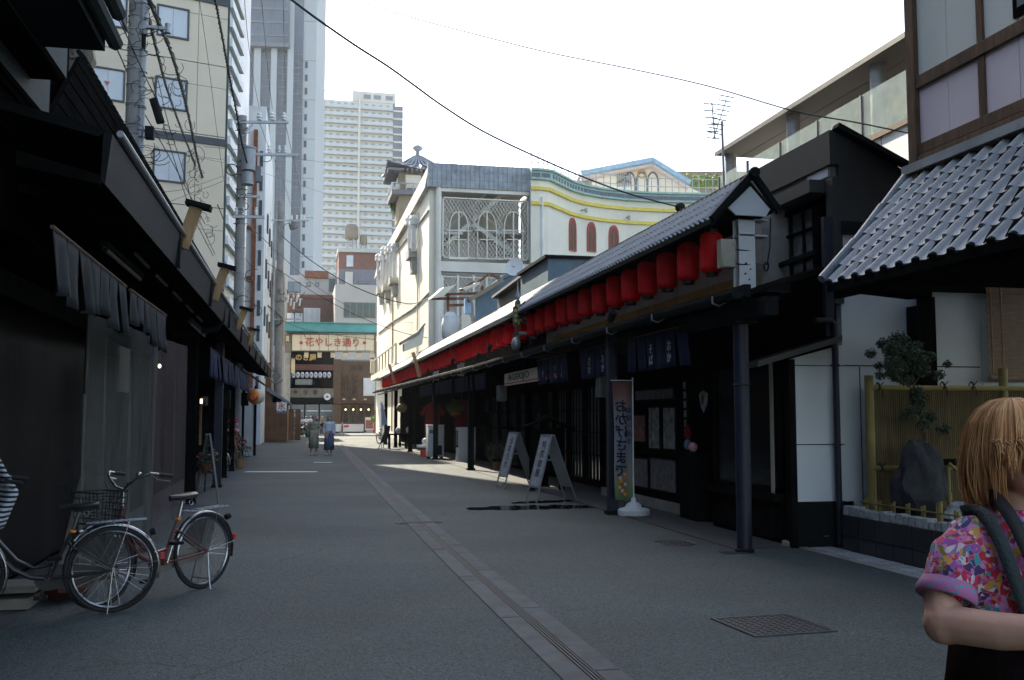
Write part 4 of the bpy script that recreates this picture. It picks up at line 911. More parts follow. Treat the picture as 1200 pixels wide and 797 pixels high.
# shopfront window towards the street
yA, yB = pX(912, 500, SFX).y, pX(836, 500, SFX).y; zs = pX(880, 573, SFX).z; zt2 = 2.25
f = MB()
for (a, b2, c, d) in ((yA, yB, zt2-.07, zt2), (yA, yB, zs, zs+.06), (yA, yA+.07, zs, zt2), (yB-.07, yB, zs, zt2)): f.box(SFX-.02, SFX+.06, a, b2, c, d)
f = f.build('shop_window', 'black_wood', sa, smooth=False)
MB().box(SFX+.02, SFX+.03, yA+.07, yB-.07, zs+.06, zt2-.07).build('pane', 'glass_shop' if 'glass_shop' in MT else 'glass', f, smooth=False)
MB().box(SFX-.03, SFX+.0, yA+.08, yA+.16, zs-.05, zt2).build('cream_jamb', 'box_cream', sa, smooth=False)
MB().box(SFX-.10, SFX+.06, yA-.05, yB+.05, zs-.10, zs-.002).build('sill', 'black_wood', sa, smooth=False)
n = int((yB-yA)/.12); pr = MB().box(SFX, SFX+.02, 0, .112, .06, zs-.105); w_ = None
for i in range(n):
    y = yA+i*.12; m = MB().box(SFX-.012+.006*(i % 2), SFX+.02, y, y+.112, .06, zs-.105); m.build('plank', 'black_wood', sa, smooth=False)
MB().box(SFX+.02, SFX+.1, yA-.1, yB+.1, 0, zs-.1).build('base', 'shop_dark', sa, smooth=False)
# recessed doorway and poster wall beyond
t = thing('poster_wall', 'black timber shop partition covered with posters beside the shop window', 'wall', (5.9, 15.5, 0)); PX = 5.95
yP0, yP1 = pG(804, 607).y, 19.0; PX = pG(804, 607).x+.08
MB().box(PX+.02, PX+.14, yP0, yP1, .16, 2.7).build('backing', 'black_wood', t, smooth=False)
MB().box(PX-.03, PX+.16, yP0-.03, yP1, 0, .17).build('stone_plinth', 'concrete', t, smooth=False)
MB().box(PX-.02, PX+1.6, yP0-.02, yP0+.1, .17, 2.7).build('door_jamb_wall', 'black_wood', t, smooth=False)
for (a, b2, c, d, mm) in ((761, 773.5, 476, 527, 'poster_grey'), (778, 792, 476, 528, 'poster_grey'), (743, 757, 485, 519, 'poster_red'), (744, 760, 536, 572, 'poster_dark'), (763, 793, 537, 577, 'poster_dark'), (745, 790, 455, 470, 'poster_dark')):
    A, B = pX(b2, c, PX), pX(a, d, PX); zc_ = (pX((a+b2)/2, c, PX).z, pX((a+b2)/2, d, PX).z)
    fr = MB().box(PX-.012, PX+.015, A.y, B.y, zc_[1], zc_[0]).build('poster_frame', 'dark_metal', t, smooth=False); MB().box(PX-.018, PX-.012, A.y+.03, B.y-.03, zc_[1]+.03, zc_[0]-.03).build('poster', mm, fr, smooth=False)
for z in (.95, 1.0+.62): pass
MB().box(PX-.03, PX+.02, yP0, yP1, pX(780, 532, PX).z-.03, pX(780, 532, PX).z+.03).build('rail', 'black_wood', t, smooth=False)
# small hanging decorations by the doorway
q = pX(824, 470, 5.6); o = thing('fan_sign', 'small white fan-shaped sign hanging in the dark doorway', 'sign', (q.x, q.y, q.z)); mm = MB(); fp = [q+Vector((0, .0, -.17)), q+Vector((0, .12, -.04)), q+Vector((0, .15, .10)), q+Vector((0, 0, .15)), q+Vector((0, -.15, .10)), q+Vector((0, -.12, -.04))]; mm.prism(fp, (.01, 0, 0)); mm.build('fan', 'poster_grey', o, smooth=False); MB().blob(q+Vector((-.01, 0, .03)), .008, .035, .08).build('crest', 'letter_black', o)
q = pX(812, 524, 5.75); o = thing('shop_counter_goods', 'pink and pale blue paper balls on the dark counter end', 'ornament', (q.x, q.y, q.z-.1)); MB().blob(q, .07, .07, .07).build('pink_ball', 'flower_pink', o); MB().blob(q+Vector((0, .2, .03)), .06, .06, .08).build('blue_ball', 'blue_paint', o); MB().box(q.x-.02, q.x+.2, q.y-.2, q.y+.5, 0, q.z-.07).build('counter', 'black_wood', o)
q = pX(806, 508, 5.85); o = thing('hanging_pouch', 'small red cloth pouch hanging at the poster wall edge', 'ornament', (q.x, q.y, q.z)); MB().blob(q, .05, .07, .14).build('pouch', 'red_cloth', o); MB().tube([q+Z_*.13, q+Z_*.6], .006, 4).build('cord', 'cable', o)
m = MB()
for i in range(6): q = pX(802+i*.3, 452+i*11, 5.88); m.obox(q, (.006, 0, 0), (0, .045, 0), (0, 0, .055))
o = m.build('paper_streamer', 'poster_grey', kind='stuff'); tag(o, 'vertical string of small printed papers by the shop doorway', 'streamer')
# long dark shop fronts further on
for i, (y0, y1, lb) in enumerate(((19.2, 27.5, 'dark timber shopfront behind the sandwich boards'), (27.5, 36.5, 'dark shopfront with sliding lattice doors past the sunlit patch'), (36.5, 45, 'dark souvenir shopfront behind the white freezer'), (45, 54, 'dark shopfront behind the outdoor tables'), (54, 64, 'farthest shopfront of the right-hand row near the gate'))):
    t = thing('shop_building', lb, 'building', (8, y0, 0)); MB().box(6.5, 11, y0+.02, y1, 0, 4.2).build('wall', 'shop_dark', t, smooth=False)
    n = 6; w = (y1-y0)/n; rr = random.Random(i)
    for k in range(n):
        a, b2 = y0+k*w+.06, y0+(k+1)*w-.06
        f = MB()
        for (c, d, e, g_) in ((a, b2, 2.2, 2.27), (a, b2, .05, .16), (a, a+.06, .16, 2.2), (b2-.06, b2, .16, 2.2)): f.box(6.4, 6.5, c, d, e, g_)
        f = f.build('sliding_door', 'black_wood', t, smooth=False); MB().box(6.46, 6.47, a+.06, b2-.06, .16, 2.2).build('pane', 'poster_dark' if rr.random() < .35 else 'glass', f, smooth=False)
        mm = MB()
        for j in range(1, 5): y = a+(b2-a)*j/5; mm.box(6.43, 6.46, y-.012, y+.012, .16, 2.2)
        for z in (.7, 1.2, 1.7): mm.box(6.43, 6.46, a, b2, z-.01, z+.01)
        mm.build('lattice_bar', 'black_wood', f, smooth=False, kind='stuff')
    MB().box(6.3, 6.5, y0, y0+.14, 0, 3.2).build('door_post', 'black_wood', t, smooth=False)
    MB().box(6.35, 6.5, y0+.14, y1, 2.3, 2.9).build('lintel', 'black_wood', t, smooth=False)
# stock seen in the shade under the awning
def goods(name, label, cat, px, py, x, parts): q = pX(px, py, x); t = thing(name, label, cat, (q.x, q.y, 0)); parts(q, t); return t
def fz_(q, t):
    MB().box(q.x-.3, q.x+.3, q.y-.32, q.y+.32, .08, 1.22).build('cabinet', 'white_paint', t, bev=.02); MB().box(q.x-.31, q.x+.31, q.y-.33, q.y+.33, 1.22, 1.27).build('lid', 'white_paint', t, bev=.01)
    MB().box(q.x-.1, q.x+.22, q.y-.325, q.y-.32, .15, .5).build('vent_grille', 'dark_metal', t); MB().box(q.x-.25, q.x-.1, q.y-.325, q.y-.32, .95, 1.08).build('label_plate', 'blue_paint', t)
    for sx in (-1, 1):
        for sy in (-1, 1): MB().lathe((q.x+sx*.24, q.y+sy*.26, .05), [(0, -.03), (.05, -.03), (.05, .03), (0, .03)], 10, X_).build('wheel', 'rubber', t)
q = pG(508, 537.5); goods('freezer_cabinet', 'white freezer cabinet beside a dark column on the right pavement', 'freezer', 508, 520, q.x, lambda p, t: fz_(Vector((q.x+.05, q.y, 0)), t))
q2 = pG(529, 541); t = thing('white_display_case', 'lower white display case behind the column right of the freezer', 'display case', (q2.x+.5, q2.y, 0)); MB().box(q2.x+.2, q2.x+.8, q2.y-.3, q2.y+.3, 0, 1.2).build('case', 'white_paint', t, bev=.01); MB().box(q2.x+.19, q2.x+.2, q2.y-.25, q2.y+.25, .5, 1.1).build('glass_front', 'glass', t)
def hangshirt(px, py, x, m, label, sc=1.0):
    c = pX(px, py, x); t = thing('hanging_shirt', label, 'shirt', (c.x, c.y, c.z)); w, h = .30*sc, .44*sc
    out = [(-w*.3, h), (-w*.75, h*.9), (-w*1.3, h*.3), (-w*1.0, h*.15), (-w*.72, h*.45), (-w*.78, -h), (w*.78, -h), (w*.72, h*.45), (w*1.0, h*.15), (w*1.3, h*.3), (w*.75, h*.9), (w*.3, h)]
    mm = MB(); mm.prism([c+Vector((a, 0, b_)) for a, b_ in out], (0, .05, 0)); mm.build('cloth', m, t, smooth=False); MB().tube([c+Vector((-w*.7, .02, h*.88)), c+Vector((0, .02, h*1.12)), c+Vector((w*.7, .02, h*.88))], .012, 5).build('hanger', 'galvanised', t)
    MB().tube([c+Vector((0, .02, h*1.1)), c+Vector((0, .02, h*1.6))], .01, 4).build('hook', 'galvanised', t)
q = pG(508, 535); hangshirt(507, 490, 5.5, 'red_cloth', 'bright dark-red shirt hanging above the white freezer', 1.35); hangshirt(541, 486, 5.9, 'red_cloth', 'second red shirt in deep shade right of the hanging plants', 1.1)
for i, (px, py, sz, mm, lb) in enumerate(((533, 478, .25, 'foliage_bright', 'green hanging wreath with orange fruit between the two red shirts'),)):
    c = pX(px, py, 5.6); t = thing('hanging_wreath', lb, 'wreath', c); leafball('leaves', '', '', c, .3, 160, mm, .09, 3, parent=t); 
    for k in range(6): MB().blob(c+Vector((.1*cos(k), .1*sin(k)*2, -.2)), .06, .06, .05).build('fruit', 'flower_orange', t)
# potted plant near the sandwich boards
def pot(px, py, x, r, label, leaf='foliage', pm='brown_wall', h=.25, lr=.35, n=350, flowers=None, grp=None, name='potted_plant'):
    g_ = pG(px, py) if x is None else Vector((x, pX(px, py, x).y, 0)); t = thing(name, label, 'potted plant', g_, grp)
    MB().lathe(g_, [(0, .01), (r*.7, 0), (r, h), (r*1.08, h), (r*1.08, h-.03), (r*.9, h-.04), (0, h-.04)], 16).build('pot', pm, t)
    leafball('leaves', '', '', g_+Z_*(h+lr*.8), lr, n, leaf, .045, px, parent=t)
    if flowers:
        rr = random.Random(px)
        for k in range(14):
            d = Vector((rr.gauss(0, 1), rr.gauss(0, 1), abs(rr.gauss(0, 1)))).normalized()*lr*.9; MB().blob(g_+Z_*(h+lr*.8)+d, .04, .04, .03, 7, 5).build('flower', flowers, t)
    MB().tube([g_+Z_*(h-.05), g_+Z_*(h+lr)], .012, 5).build('stem', 'bark', t); return t
pot(583, 551, None, .16, 'leafy potted plant in shade left of the sandwich boards', n=420)
pot(938, 636, None, .08, 'dry little plant in a pot at the foot of the white flank wall', 'timber_pale', 'concrete', .06, .13, 90)
g_ = pG(938, 641); t = thing('brick_block', 'low grey block on the ground below the white flank wall', 'block', g_); MB().box(g_.x-.17, g_.x+.12, g_.y-.02, g_.y+.14, 0, .07).build('block', 'concrete', t, bev=.008)
g_ = pG(965, 640); t = thing('flower_basin', 'grey basin of small blue-white flowers next to the downpipe', 'planter', g_)
MB().lathe(g_+Y_*.1, [(.13, 0), (.17, .13), (.18, .13), (.17, .115), (0, .11)], 20).build('basin', 'galvanised', t)
leafball('leaves', '', '', g_+Y_*.1+Z_*.25, .14, 200, 'dark_cloth', .03, 9, parent=t)
rr = random.Random(4)
for k in range(40): MB().blob(g_+Vector((rr.uniform(-.13, .13), .02+rr.uniform(-.03, .05), .17+rr.uniform(0, .22))), .009, .009, .007, 6, 4).build('flower', 'sky_blue', t)
# wooden roofed notice board between plant and sandwich boards
q = pG(598, 580); q = Vector((q.x+1.0, q.y+1.0, 0)); t = thing('roofed_noticeboard', 'small dark noticeboard with a tiled gable roof behind the farther sandwich board', 'noticeboard', q)
zt3 = pD(598, 500, q.y+.3).z
for sx in (-.32, .32): MB().box(q.x+sx-.05, q.x+sx+.05, q.y-.05, q.y+.05, 0, zt3).build('leg', 'black_wood', t)
MB().box(q.x-.27, q.x+.27, q.y-.03, q.y+.03, .4, zt3-.05).build('board', 'black_wood', t)
for sx in (-1, 1): MB().prism([(q.x, q.y-.25, zt3+.25), (q.x+sx*.25, q.y-.25, zt3+.1), (q.x+sx*.55, q.y-.25, zt3), (q.x+sx*.55, q.y-.25, zt3-.06), (q.x, q.y-.25, zt3+.18)], (0, .5, 0)).build('roof', 'black_wood', t, smooth=False)
# norens (split shop curtains)
def noren(name, label, A, B, drop, n, m, writing=None, grp=None, cat='shop curtain', seed=1, ragged=0):
    A, B = Vector(A), Vector(B); t = thing(name, label, cat, (A+B)/2, grp); d = B-A; dn = Vector((d.y, -d.x, 0)).normalized(); rr = random.Random(seed)
    MB().tube([A, B], .014, 6).build('rod', 'timber', t)
    for i in range(n):
        a, b_ = A+d*(i+.02)/n, A+d*(i+.98)/n; ph = rr.random()*6; dr = drop*(1-rr.random()*ragged); am = .018+.02*rr.random(); sk = rr.uniform(-.05, .05)
        def fn(u, v, a=a, b_=b_, ph=ph, dr=dr, am=am, sk=sk): p = a.lerp(b_, u); return p+Z_*(-dr*v*(1-.06*ragged*sin(u*9)))+dn*(am*sin(u*7+ph)*v+.02*v)+d.normalized()*sk*v*v*drop
        MB().grid(fn, 7, 5).build('cloth_panel', m, t, ang=180, solid=.004)
    if writing:
        L = d.length
        for k, (u, s) in enumerate(writing):
            c = A+d*u-Z_*drop*.62-dn*.035*(-1 if dn.x > 0 else 1)
            side = Vector((-1, 0, 0)) if True else dn
            text(s, drop*.30, (A.x-.045, c.y, c.z), (0, -1, 0), Z_, 'letter_white', t, depth=.004)
    return t
nx = 4.93
def nseg(px0, px1, pyt, x=nx): a, b_ = pX(px0, pyt, x), pX(px1, pyt, x); return a.y, b_.y
g1 = 'indigo shop curtains under the right-hand awning'
for (a, b_, n, lb, wr) in ((736, 805, 6, 'large indigo shop curtain with white writing nearest the navy column', [(.22, 'お\nか'), (.52, 'そ\nば')]), (679, 724, 5, 'indigo shop curtain above the banner pole', [(.3, 'お\nか'), (.65, 'さ\nけ')]), (629, 664, 5, 'indigo shop curtain hanging beside the white lettered signboard', [(.3, 'つ\nり'), (.7, 'そ')]),
                           (556, 569, 4, 'indigo shop curtain over the column at the sunlit patch', None), (533, 553, 5, 'indigo shop curtain between two far columns', None), (510, 530, 5, 'indigo shop curtain above the white freezer', None), (492, 507, 5, 'farthest indigo shop curtain of the right-hand row', None)):
    y0, y1 = pX(b_, 430, nx).y, pX(a, 430, nx).y; zz = gz((y0+y1)/2)-.10; noren('shop_curtain', lb, (nx, y0, zz), (nx, y1, zz), .52 if y0 < 22 else .42, n, 'indigo', wr, g1, seed=a)
# white signboard with lettering
A, B = pX(629, 440, 4.98), pX(592, 440, 4.98); t = thing('lettered_signboard', 'white horizontal signboard with black capital letters under the awning', 'sign', (4.98, (A.y+B.y)/2, 2.35))
zt4, zb4 = pX(610, 436, 4.98).z, pX(610, 448, 4.98).z; L = B.y-A.y
MB().box(4.96, 5.02, A.y-2.2, B.y, zb4-.03, zt4+.03).build('board', 'sign_cream', t, bev=.008)
MB().box(4.952, 4.96, A.y-2.2, B.y, zb4+.0, zb4+.03).build('red_line', 'red_paint', t)
text('AGEKIJO', (zt4-zb4)*.95, (4.953, B.y-L*.48, (zt4+zb4)/2+.02), (0, -1, 0), Z_, 'letter_black', t, depth=.006, sx=2.6); text('ASAKUSA', (zt4-zb4)*.95, (4.953, A.y-1.2, (zt4+zb4)/2+.02), (0, -1, 0), Z_, 'letter_black', t, depth=.006)
# box lamps under the awning
for px, py, lb in ((708, 452, 'grey box lamp hanging between two indigo curtains'), (588, 461, 'slim grey box lamp hanging near the roofed noticeboard')):
    q = pX(px, py, 5.1); t = thing('box_lamp', lb, 'lamp', q); MB().box(q.x-.11, q.x+.11, q.y-.14, q.y+.14, q.z-.2, q.z+.2).build('housing', 'panel_grey', t, bev=.01); MB().box(q.x-.112, q.x+.112, q.y-.01, q.y+.01, q.z-.2, q.z+.2).build('divider', 'dark_metal', t); MB().tube([q+Z_*.2, q+Z_*.5], .015, 5).build('hanger', 'dark_metal', t)

# ================================================================ LANTERN ROOF
lr_ = thing('lantern_canopy', 'long narrow tiled canopy roof sheltering the row of red lanterns', 'canopy', (5.4, 11.3, 3.9))
RX, RZ, EX, EZ, OX = 5.47, 4.50, 4.98, 3.98, 5.78
yS, yE = 11.3, 63.6
m = MB(); m.prism([(EX, yS+.04, EZ), (RX, yS+.04, RZ-.03), (OX, yS+.04, RZ-.38), (OX, yS+.04, RZ-.42), (RX, yS+.04, RZ-.09), (EX, yS+.04, EZ-.06)], (0, yE-yS, 0)); m.build('roof_deck', 'dark_metal', lr_, smooth=False)
dv = Vector((RX-EX, 0, RZ-EZ)); sl = dv.length; dv.normalize()
tilefield((EX-.03, yS+.1, EZ+.01), (0, 1, 0), dv, 100, 3, .155, sl/3, 'tile_lantern', lr_, limit=300)
tilefield((EX-.03, yS+15.6, EZ+.01), (0, 1, 0), dv, 237, 3, .155, sl/3, 'tile_far', lr_, limit=0)
MB().tube([(RX, yS-.05, RZ+.02), (RX, yE, RZ+.02)], .055, 8).build('ridge', 'dark_metal', lr_)
MB().box(EX-.06, EX-.0, yS, yE, EZ-.08, EZ-.02).build('eave_board', 'dark_metal', lr_, smooth=False)
for (xa, za, xb, zb_) in ((EX-.06, EZ-.02, RX, RZ+.06), (OX+.05, RZ-.42, RX, RZ+.06)): MB().beam((xa, yS-.02, za), (xb, yS-.02, zb_), .08, .07).build('barge_board', 'dark_metal', lr_, smooth=False)
m = MB(); m.prism([(RX, yS+.03, RZ-.1), (RX+.26, yS+.03, RZ-.38), (RX+.2, yS+.03, RZ-.47), (RX-.2, yS+.03, RZ-.47), (RX-.3, yS+.03, RZ-.38)], (0, .03, 0)); m.build('gable_board', 'white_wall', lr_, smooth=False)
MB().lathe((RX, yS-.06, RZ+.05), [(0, 0), (.065, 0), (.065, .06), (0, .06)], 12, -Y_).build('ridge_end_tile', 'dark_metal', lr_)
for i in range(12): y = yS+1.4+i*4.4; MB().beam((EX+.05, y, EZ-.06), (OX, y, EZ-.06), .06, .07).build('cross_beam', 'dark_metal', lr_)
def stpost(y, x, lb, z0=3.0, z1=4.0, m='white_paint', w=.11):
    t = thing('canopy_post', lb, 'post', (x, y, z0), 'steel posts of the lantern canopy'); MB().box(x-w, x+w, y-.09, y-.075, z0, z1).box(x-w, x+w, y+.075, y+.09, z0, z1).box(x-.01, x+.01, y-.075, y+.075, z0, z1).build('h_section', m, t, smooth=False, kind=None); return t
pq = pY(872, 300, 11.55)
t = stpost(11.55, pq.x, 'rust-spotted white steel post holding the near end of the lantern canopy', 3.02, 4.02); MB().box(pq.x-.1, pq.x+.28, 11.46, 11.66, 3.80, 3.82).box(pq.x-.1, pq.x+.28, 11.46, 11.66, 4.0, 4.02).build('bracket_plate', 'white_paint', t, kind=None)
for k, (dx, z) in enumerate(((.02, 3.25), (-.03, 3.32), (.04, 3.38), (-.02, 3.45))): MB().blob((pq.x+dx, 11.457, z), .012+.006*(k % 2), .003, .014, 7, 5).build('rust_spot', 'rust', t)
for px, lb in ((647, 'steel canopy post behind the hexagonal sign frame'), (540, 'pale steel post in the sunlit half of the lantern canopy'), (511, 'leaning-looking pale steel post halfway along the far lanterns')):
    q = pX(px, 380, 5.6); stpost(q.y, 5.6, lb)
q = pY(857, 296, 11.35); t = thing('junction_box', 'cream electrical junction box on the near end of the lantern canopy', 'junction box', (q.x, q.y, q.z-.2))
MB().box(q.x-.13, q.x+.06, q.y, q.y+.14, q.z-.19, q.z+.17).build('case', 'box_cream', t, bev=.008); MB().box(q.x-.12, q.x+.05, q.y-.012, q.y, q.z-.18, q.z+.16).build('door', 'box_cream', t, bev=.004)
for z in (-.1, .1): MB().box(q.x+.03, q.x+.05, q.y-.025, q.y-.012, q.z+z-.02, q.z+z+.02).build('latch', 'galvanised', t)
for z in (-.12, .06): MB().tube([(q.x+.05, q.y+.1, q.z+z), (q.x+.36, q.y+.12, q.z+z-.01)], .008, 5).build('strap', 'cable', t)
# white and gold back panels behind the near lanterns
t = thing('backing_panel', 'white panel with gold strip behind the nearest red lanterns', 'panel', (5.62, 16, 3.2)); yb0, yb1 = 11.7, pX(650, 390, 5.62).y
for i in range(8):
    a = yb0+(yb1-yb0)*i/8; b_ = yb0+(yb1-yb0)*(i+1)/8-.015; MB().box(5.62, 5.66, a, b_, 3.36, 3.95).build('white_panel', 'panel_white', t, smooth=False); MB().box(5.60, 5.66, a, b_, 3.22, 3.34).build('gold_strip', 'gold', t, smooth=False)
MB().box(5.5, 5.7, yb0, yb1, 3.10, 3.2).build('base_channel', 'galvanised', t, smooth=False)
MB().box(5.5, 5.9, yb0-.3, 24, 3.0, 3.09).build('ledge', 'dark_metal', t, smooth=False)
# faint lettered strip under the panel
t = thing('lettered_strip', 'pale lettered strip under the gold band of the lantern canopy', 'sign', (5.3, 15, 3.0)); a, b_ = pX(764, 370, 5.35).y, pX(732, 376, 5.35).y; MB().box(5.35, 5.37, a, b_, 2.97, 3.09).build('board', 'dark_metal', t); text('■■■■■ ■■■■', .1, (5.345, (a+b_)/2, 3.03), (0, -1, 0), Z_, 'poster_grey', t)
# lanterns
def lantern(loc, label):
    t = thing('red_lantern', label, 'lantern', loc, 'red paper lanterns under the canopy'); r = .148; h = .26
    prof = []; n = 26
    for i in range(n+1):
        z = -h+2*h*i/n; k = abs(z)/h; rad = r*(1-.0*k) if k < .72 else r*sqrt(max(0, 1-((k-.72)/.28)**2*.55)); prof.append((rad*(1+(.018 if i % 2 else -.018)), z))
    MB().lathe((0, 0, 0), prof, 20).build('paper_body', 'lantern_red', t, local=True, ang=60)
    for s in (-1, 1): MB().lathe((0, 0, s*h), [(0, -.0), (.085, 0), (.085, s*.045), (0, s*.045)], 16).build('cap', 'lantern_cap', t, local=True)
    MB().tube([(0, 0, h+.04), (0, 0, h+.13)], .006, 4).build('hook', 'lantern_cap', t, local=True)
    return t
ords = ['', 'second', 'third', 'fourth', 'fifth', 'sixth', 'seventh', 'eighth', 'ninth', 'tenth', 'eleventh', 'twelfth', 'thirteenth']
L0 = None; LX = 5.2; yl = []
for i, px in enumerate((833.8, 806.4, 781.4, 758.3, 738.5, 720.6, 702.7, 686.8, 673.4, 660, 646.3, 634.8, 624.6)): yl.append((pX(px, 300, LX).y, 'nearest red lantern hanging right beside the cream junction box' if i == 0 else '%s red lantern counted from the cream junction box' % ords[i]))
yl.append((pX(611, 390, LX).y, 'red lantern half hidden behind the hexagonal sign cluster'))
y = pX(597, 390, LX).y; k = 0
while y < 62.6: yl.append((y, 'red lantern in the far part of the long lantern row' if k > 11 else (['first']+ords[1:])[k]+' red lantern to the left of the hexagonal sign cluster')); y += .93 if y < 40 else .86; k += 1
rr = random.Random(2)
for y, lb in yl:
    loc = (LX, y, 3.64+rr.uniform(-.012, .012))
    if L0 is None: L0 = lantern(loc, lb)
    else: o = dup(L0, loc, rr.uniform(0, 3), lb)
    if o if L0 is not None and y != yl[0][0] else None: o.rotation_euler.x = rr.uniform(-.05, .05); o.rotation_euler.y = rr.uniform(-.05, .05)
# hexagonal sign cluster on pipe frame
q = pX(607, 372, 4.95); t = thing('sign_cluster', 'cluster of dark green hexagonal sign plates with a spire on a pipe bracket', 'sign', (q.x, q.y, q.z-.5))
s_ = 1/FPX*(q.y+1)*1.05
for (dx, dz, w, h) in ((-5.5, 1, 2.6, 11), (0, 4, 3, 17), (5, 5, 2.6, 12), (0, -19, 5, 3)):
    c = Vector((q.x+dx*s_, q.y-.05*abs(dx), q.z+dz*s_)); w *= s_; h *= s_
    f = MB().prism([c+Vector((-w, 0, -h)), c+Vector((w, 0, -h)), c+Vector((w, 0, h*.8)), c+Vector((0, 0, h)), c+Vector((-w, 0, h*.8))], (0, .06, 0)).build('sign_plate', 'foliage', t, smooth=False)
    for k in range(3 if h > .2 else 1): MB().box(c.x-w*.55, c.x+w*.55, c.y-.012, c.y, c.z-h*.7+k*h*.5, c.z-h*.7+k*h*.5+h*.3).build('gold_mark', 'gold', f, smooth=False)
MB().lathe((q.x, q.y+.03, q.z+20*s_), [(.05, 0), (.07, .06), (.02, .2), (0, .5)], 8).build('spire', 'pole_steel', t)
MB().tube([(q.x, q.y+.1, q.z-.5), (q.x, q.y+.1, q.z-.95)], .035, 8).tube([(q.x, q.y+.1, q.z-.38), (q.x+.6, q.y-1.2, q.z-.38)], .04, 8).tube([(q.x, q.y+.1, q.z+.28), (q.x+.5, q.y-.9, q.z+.28)], .03, 8).tube([(q.x, q.y+.1, q.z), (q.x+.4, q.y-.7, q.z-.36)], .03, 8).build('pipe_bracket', 'pole_steel', t, kind=None)
MB().blob((q.x-.05, q.y, q.z-.62), .11, .13, .17).build('round_lamp', 'galvanised', t)
# spotlights along the awning
for px, py, lb in ((716, 372, 'small black spotlight above the gutter under the eighth lantern'), (623, 400, 'small black spotlight right of the sign cluster'), (573, 408, 'black spotlight left of the sign cluster'), (560, 418, 'smaller black spotlight in the sunlit half'), (530, 424, 'black spotlight above the far awning tiles'), (501, 436, 'farthest black spotlight above the awning tiles')):
    q = pX(px, py, 4.9); t = thing('spotlight', lb, 'spotlight', q, 'spotlights along the awning edge'); MB().tube([q+Vector((0, .05, -.06)), q+Vector((.03, -.05, .08))], [.05, .07], 12).build('head', 'dark_metal', t); MB().tube([q, (4.8, q.y, gz(q.y)+.12)], .012, 5).build('arm', 'dark_metal', t)
# small gabled ornament and slanting timber poles at the far end
q = pX(486, 412, 5.2); t = thing('gable_ornament', 'small cream gabled ornament on top of the far lantern canopy', 'ornament', q); k = (q.y)/FPX
c = q; MB().prism([c+Vector((-.5, 0, .0)), c+Vector((.35, 0, .35)), c+Vector((.45, 0, 1.15)), c+Vector((.15, 0, .75)), c+Vector((-.5, 0, .35))], (0, .6, 0)).build('gable', 'sign_cream', t, smooth=False); MB().prism([c+Vector((-.62, -.1, .32)), c+Vector((.2, -.1, .78)), c+Vector((.5, -.1, 1.3)), c+Vector((.42, -.1, 1.3)), c+Vector((.1, -.1, .9)), c+Vector((-.66, -.1, .42))], (0, .9, 0)).build('roof', 'concrete', t, smooth=False)
for (a, b_, lb) in (((484, 413), (492, 442), 'pale slanting timber pole in front of the far lanterns'), ((456, 427), (463, 450), 'farther pale timber pole near the end of the lantern row')):
    A, B = pX(*a, 4.85), pX(*b_, 4.85); B.y = A.y = (A.y+B.y)/2; B = pY(b_[0], b_[1], A.y); A = pY(a[0], a[1], A.y); o = MB().beam(A, B, .14, .14).build('timber_pole', 'timber_pale'); tag(o, lb, 'pole', 'slanting timber poles in front of the lanterns')
# roof-level clutter behind the lantern roof
t = block('rooftop_shed', 'long dark roof parapet behind the lantern canopy', 6.25, 6.6, 17.6, 30.5, 5.02, 'metal_fascia', 3.9); MB().box(6.6, 9, 17.6, 25, 4.0, 4.6).build('lean_to', 'panel_grey', t, smooth=False)
A, B = pX(656, 310, 6.3), pX(629, 310, 6.3); t = thing('rooftop_shed', 'small blue-grey rooftop shed behind the lanterns', 'shed', (6.8, (A.y+B.y)/2, 4)); MB().box(6.3, 7.5, A.y+1.2, B.y+2, 4.0, pX(640, 304, 6.3).z).build('wall', 'blue_paint', t, smooth=False); MB().box(6.2, 7.6, A.y+1.1, B.y+2.1, pX(640, 304, 6.3).z, pX(640, 304, 6.3).z+.08).build('roof', 'dark_metal', t, smooth=False)
t = thing('rooftop_shed', 'beige low rooftop shed with sloping edge between satellite dish and blue shed', 'shed', (7, 35, 4)); A, B = pX(628, 318, 6.6), pX(583, 352, 6.6); m = MB().prism([(6.6, A.y, 3.9), (6.6, B.y, 3.9), (6.6, B.y, B.z+.05), (6.6, A.y, A.z)], (2, 0, 0)); m.build('wall', 'panel_grey', t, smooth=False); MB().beam((6.55, A.y, A.z+.05), (6.55, B.y, B.z+.1), .3, .08).build('roof_edge', 'concrete', t, smooth=False)
t = thing('blue_roof_shed', 'light blue shed with bright blue roof in front of the theatre screens', 'shed', (9, 46, 3)); A, B = pY(557, 345, 46), pY(620, 322, 46); m = MB().prism([(A.x, 46, 2.5), (B.x, 46, 2.5), (B.x, 46, B.z+.4), (A.x, 46, A.z)], (0, 4, 0)); m.build('wall', 'blue_paint', t, smooth=False)
MB().beam(pY(548, 353, 45.7), pY(588, 329, 45.7), .8, .18).build('eave', 'beige_wall', t, smooth=False); MB().prism([pY(583, 330, 45.5), pY(606, 319, 45.5), pY(606, 319, 45.5)+Y_*4, pY(583, 330, 45.5)+Y_*4], (0, 0, .12)).build('blue_roof', 'blue_paint', t, smooth=False)
MB().beam(pY(548, 368, 45.8), pY(548, 350, 45.8), .3, .3).build('corner_post', 'sky_blue', t)
t = thing('rusty_frame', 'rusty steel roof frame with torn sheets in front of the theatre', 'frame', (7, 48, 4)); yy = 48
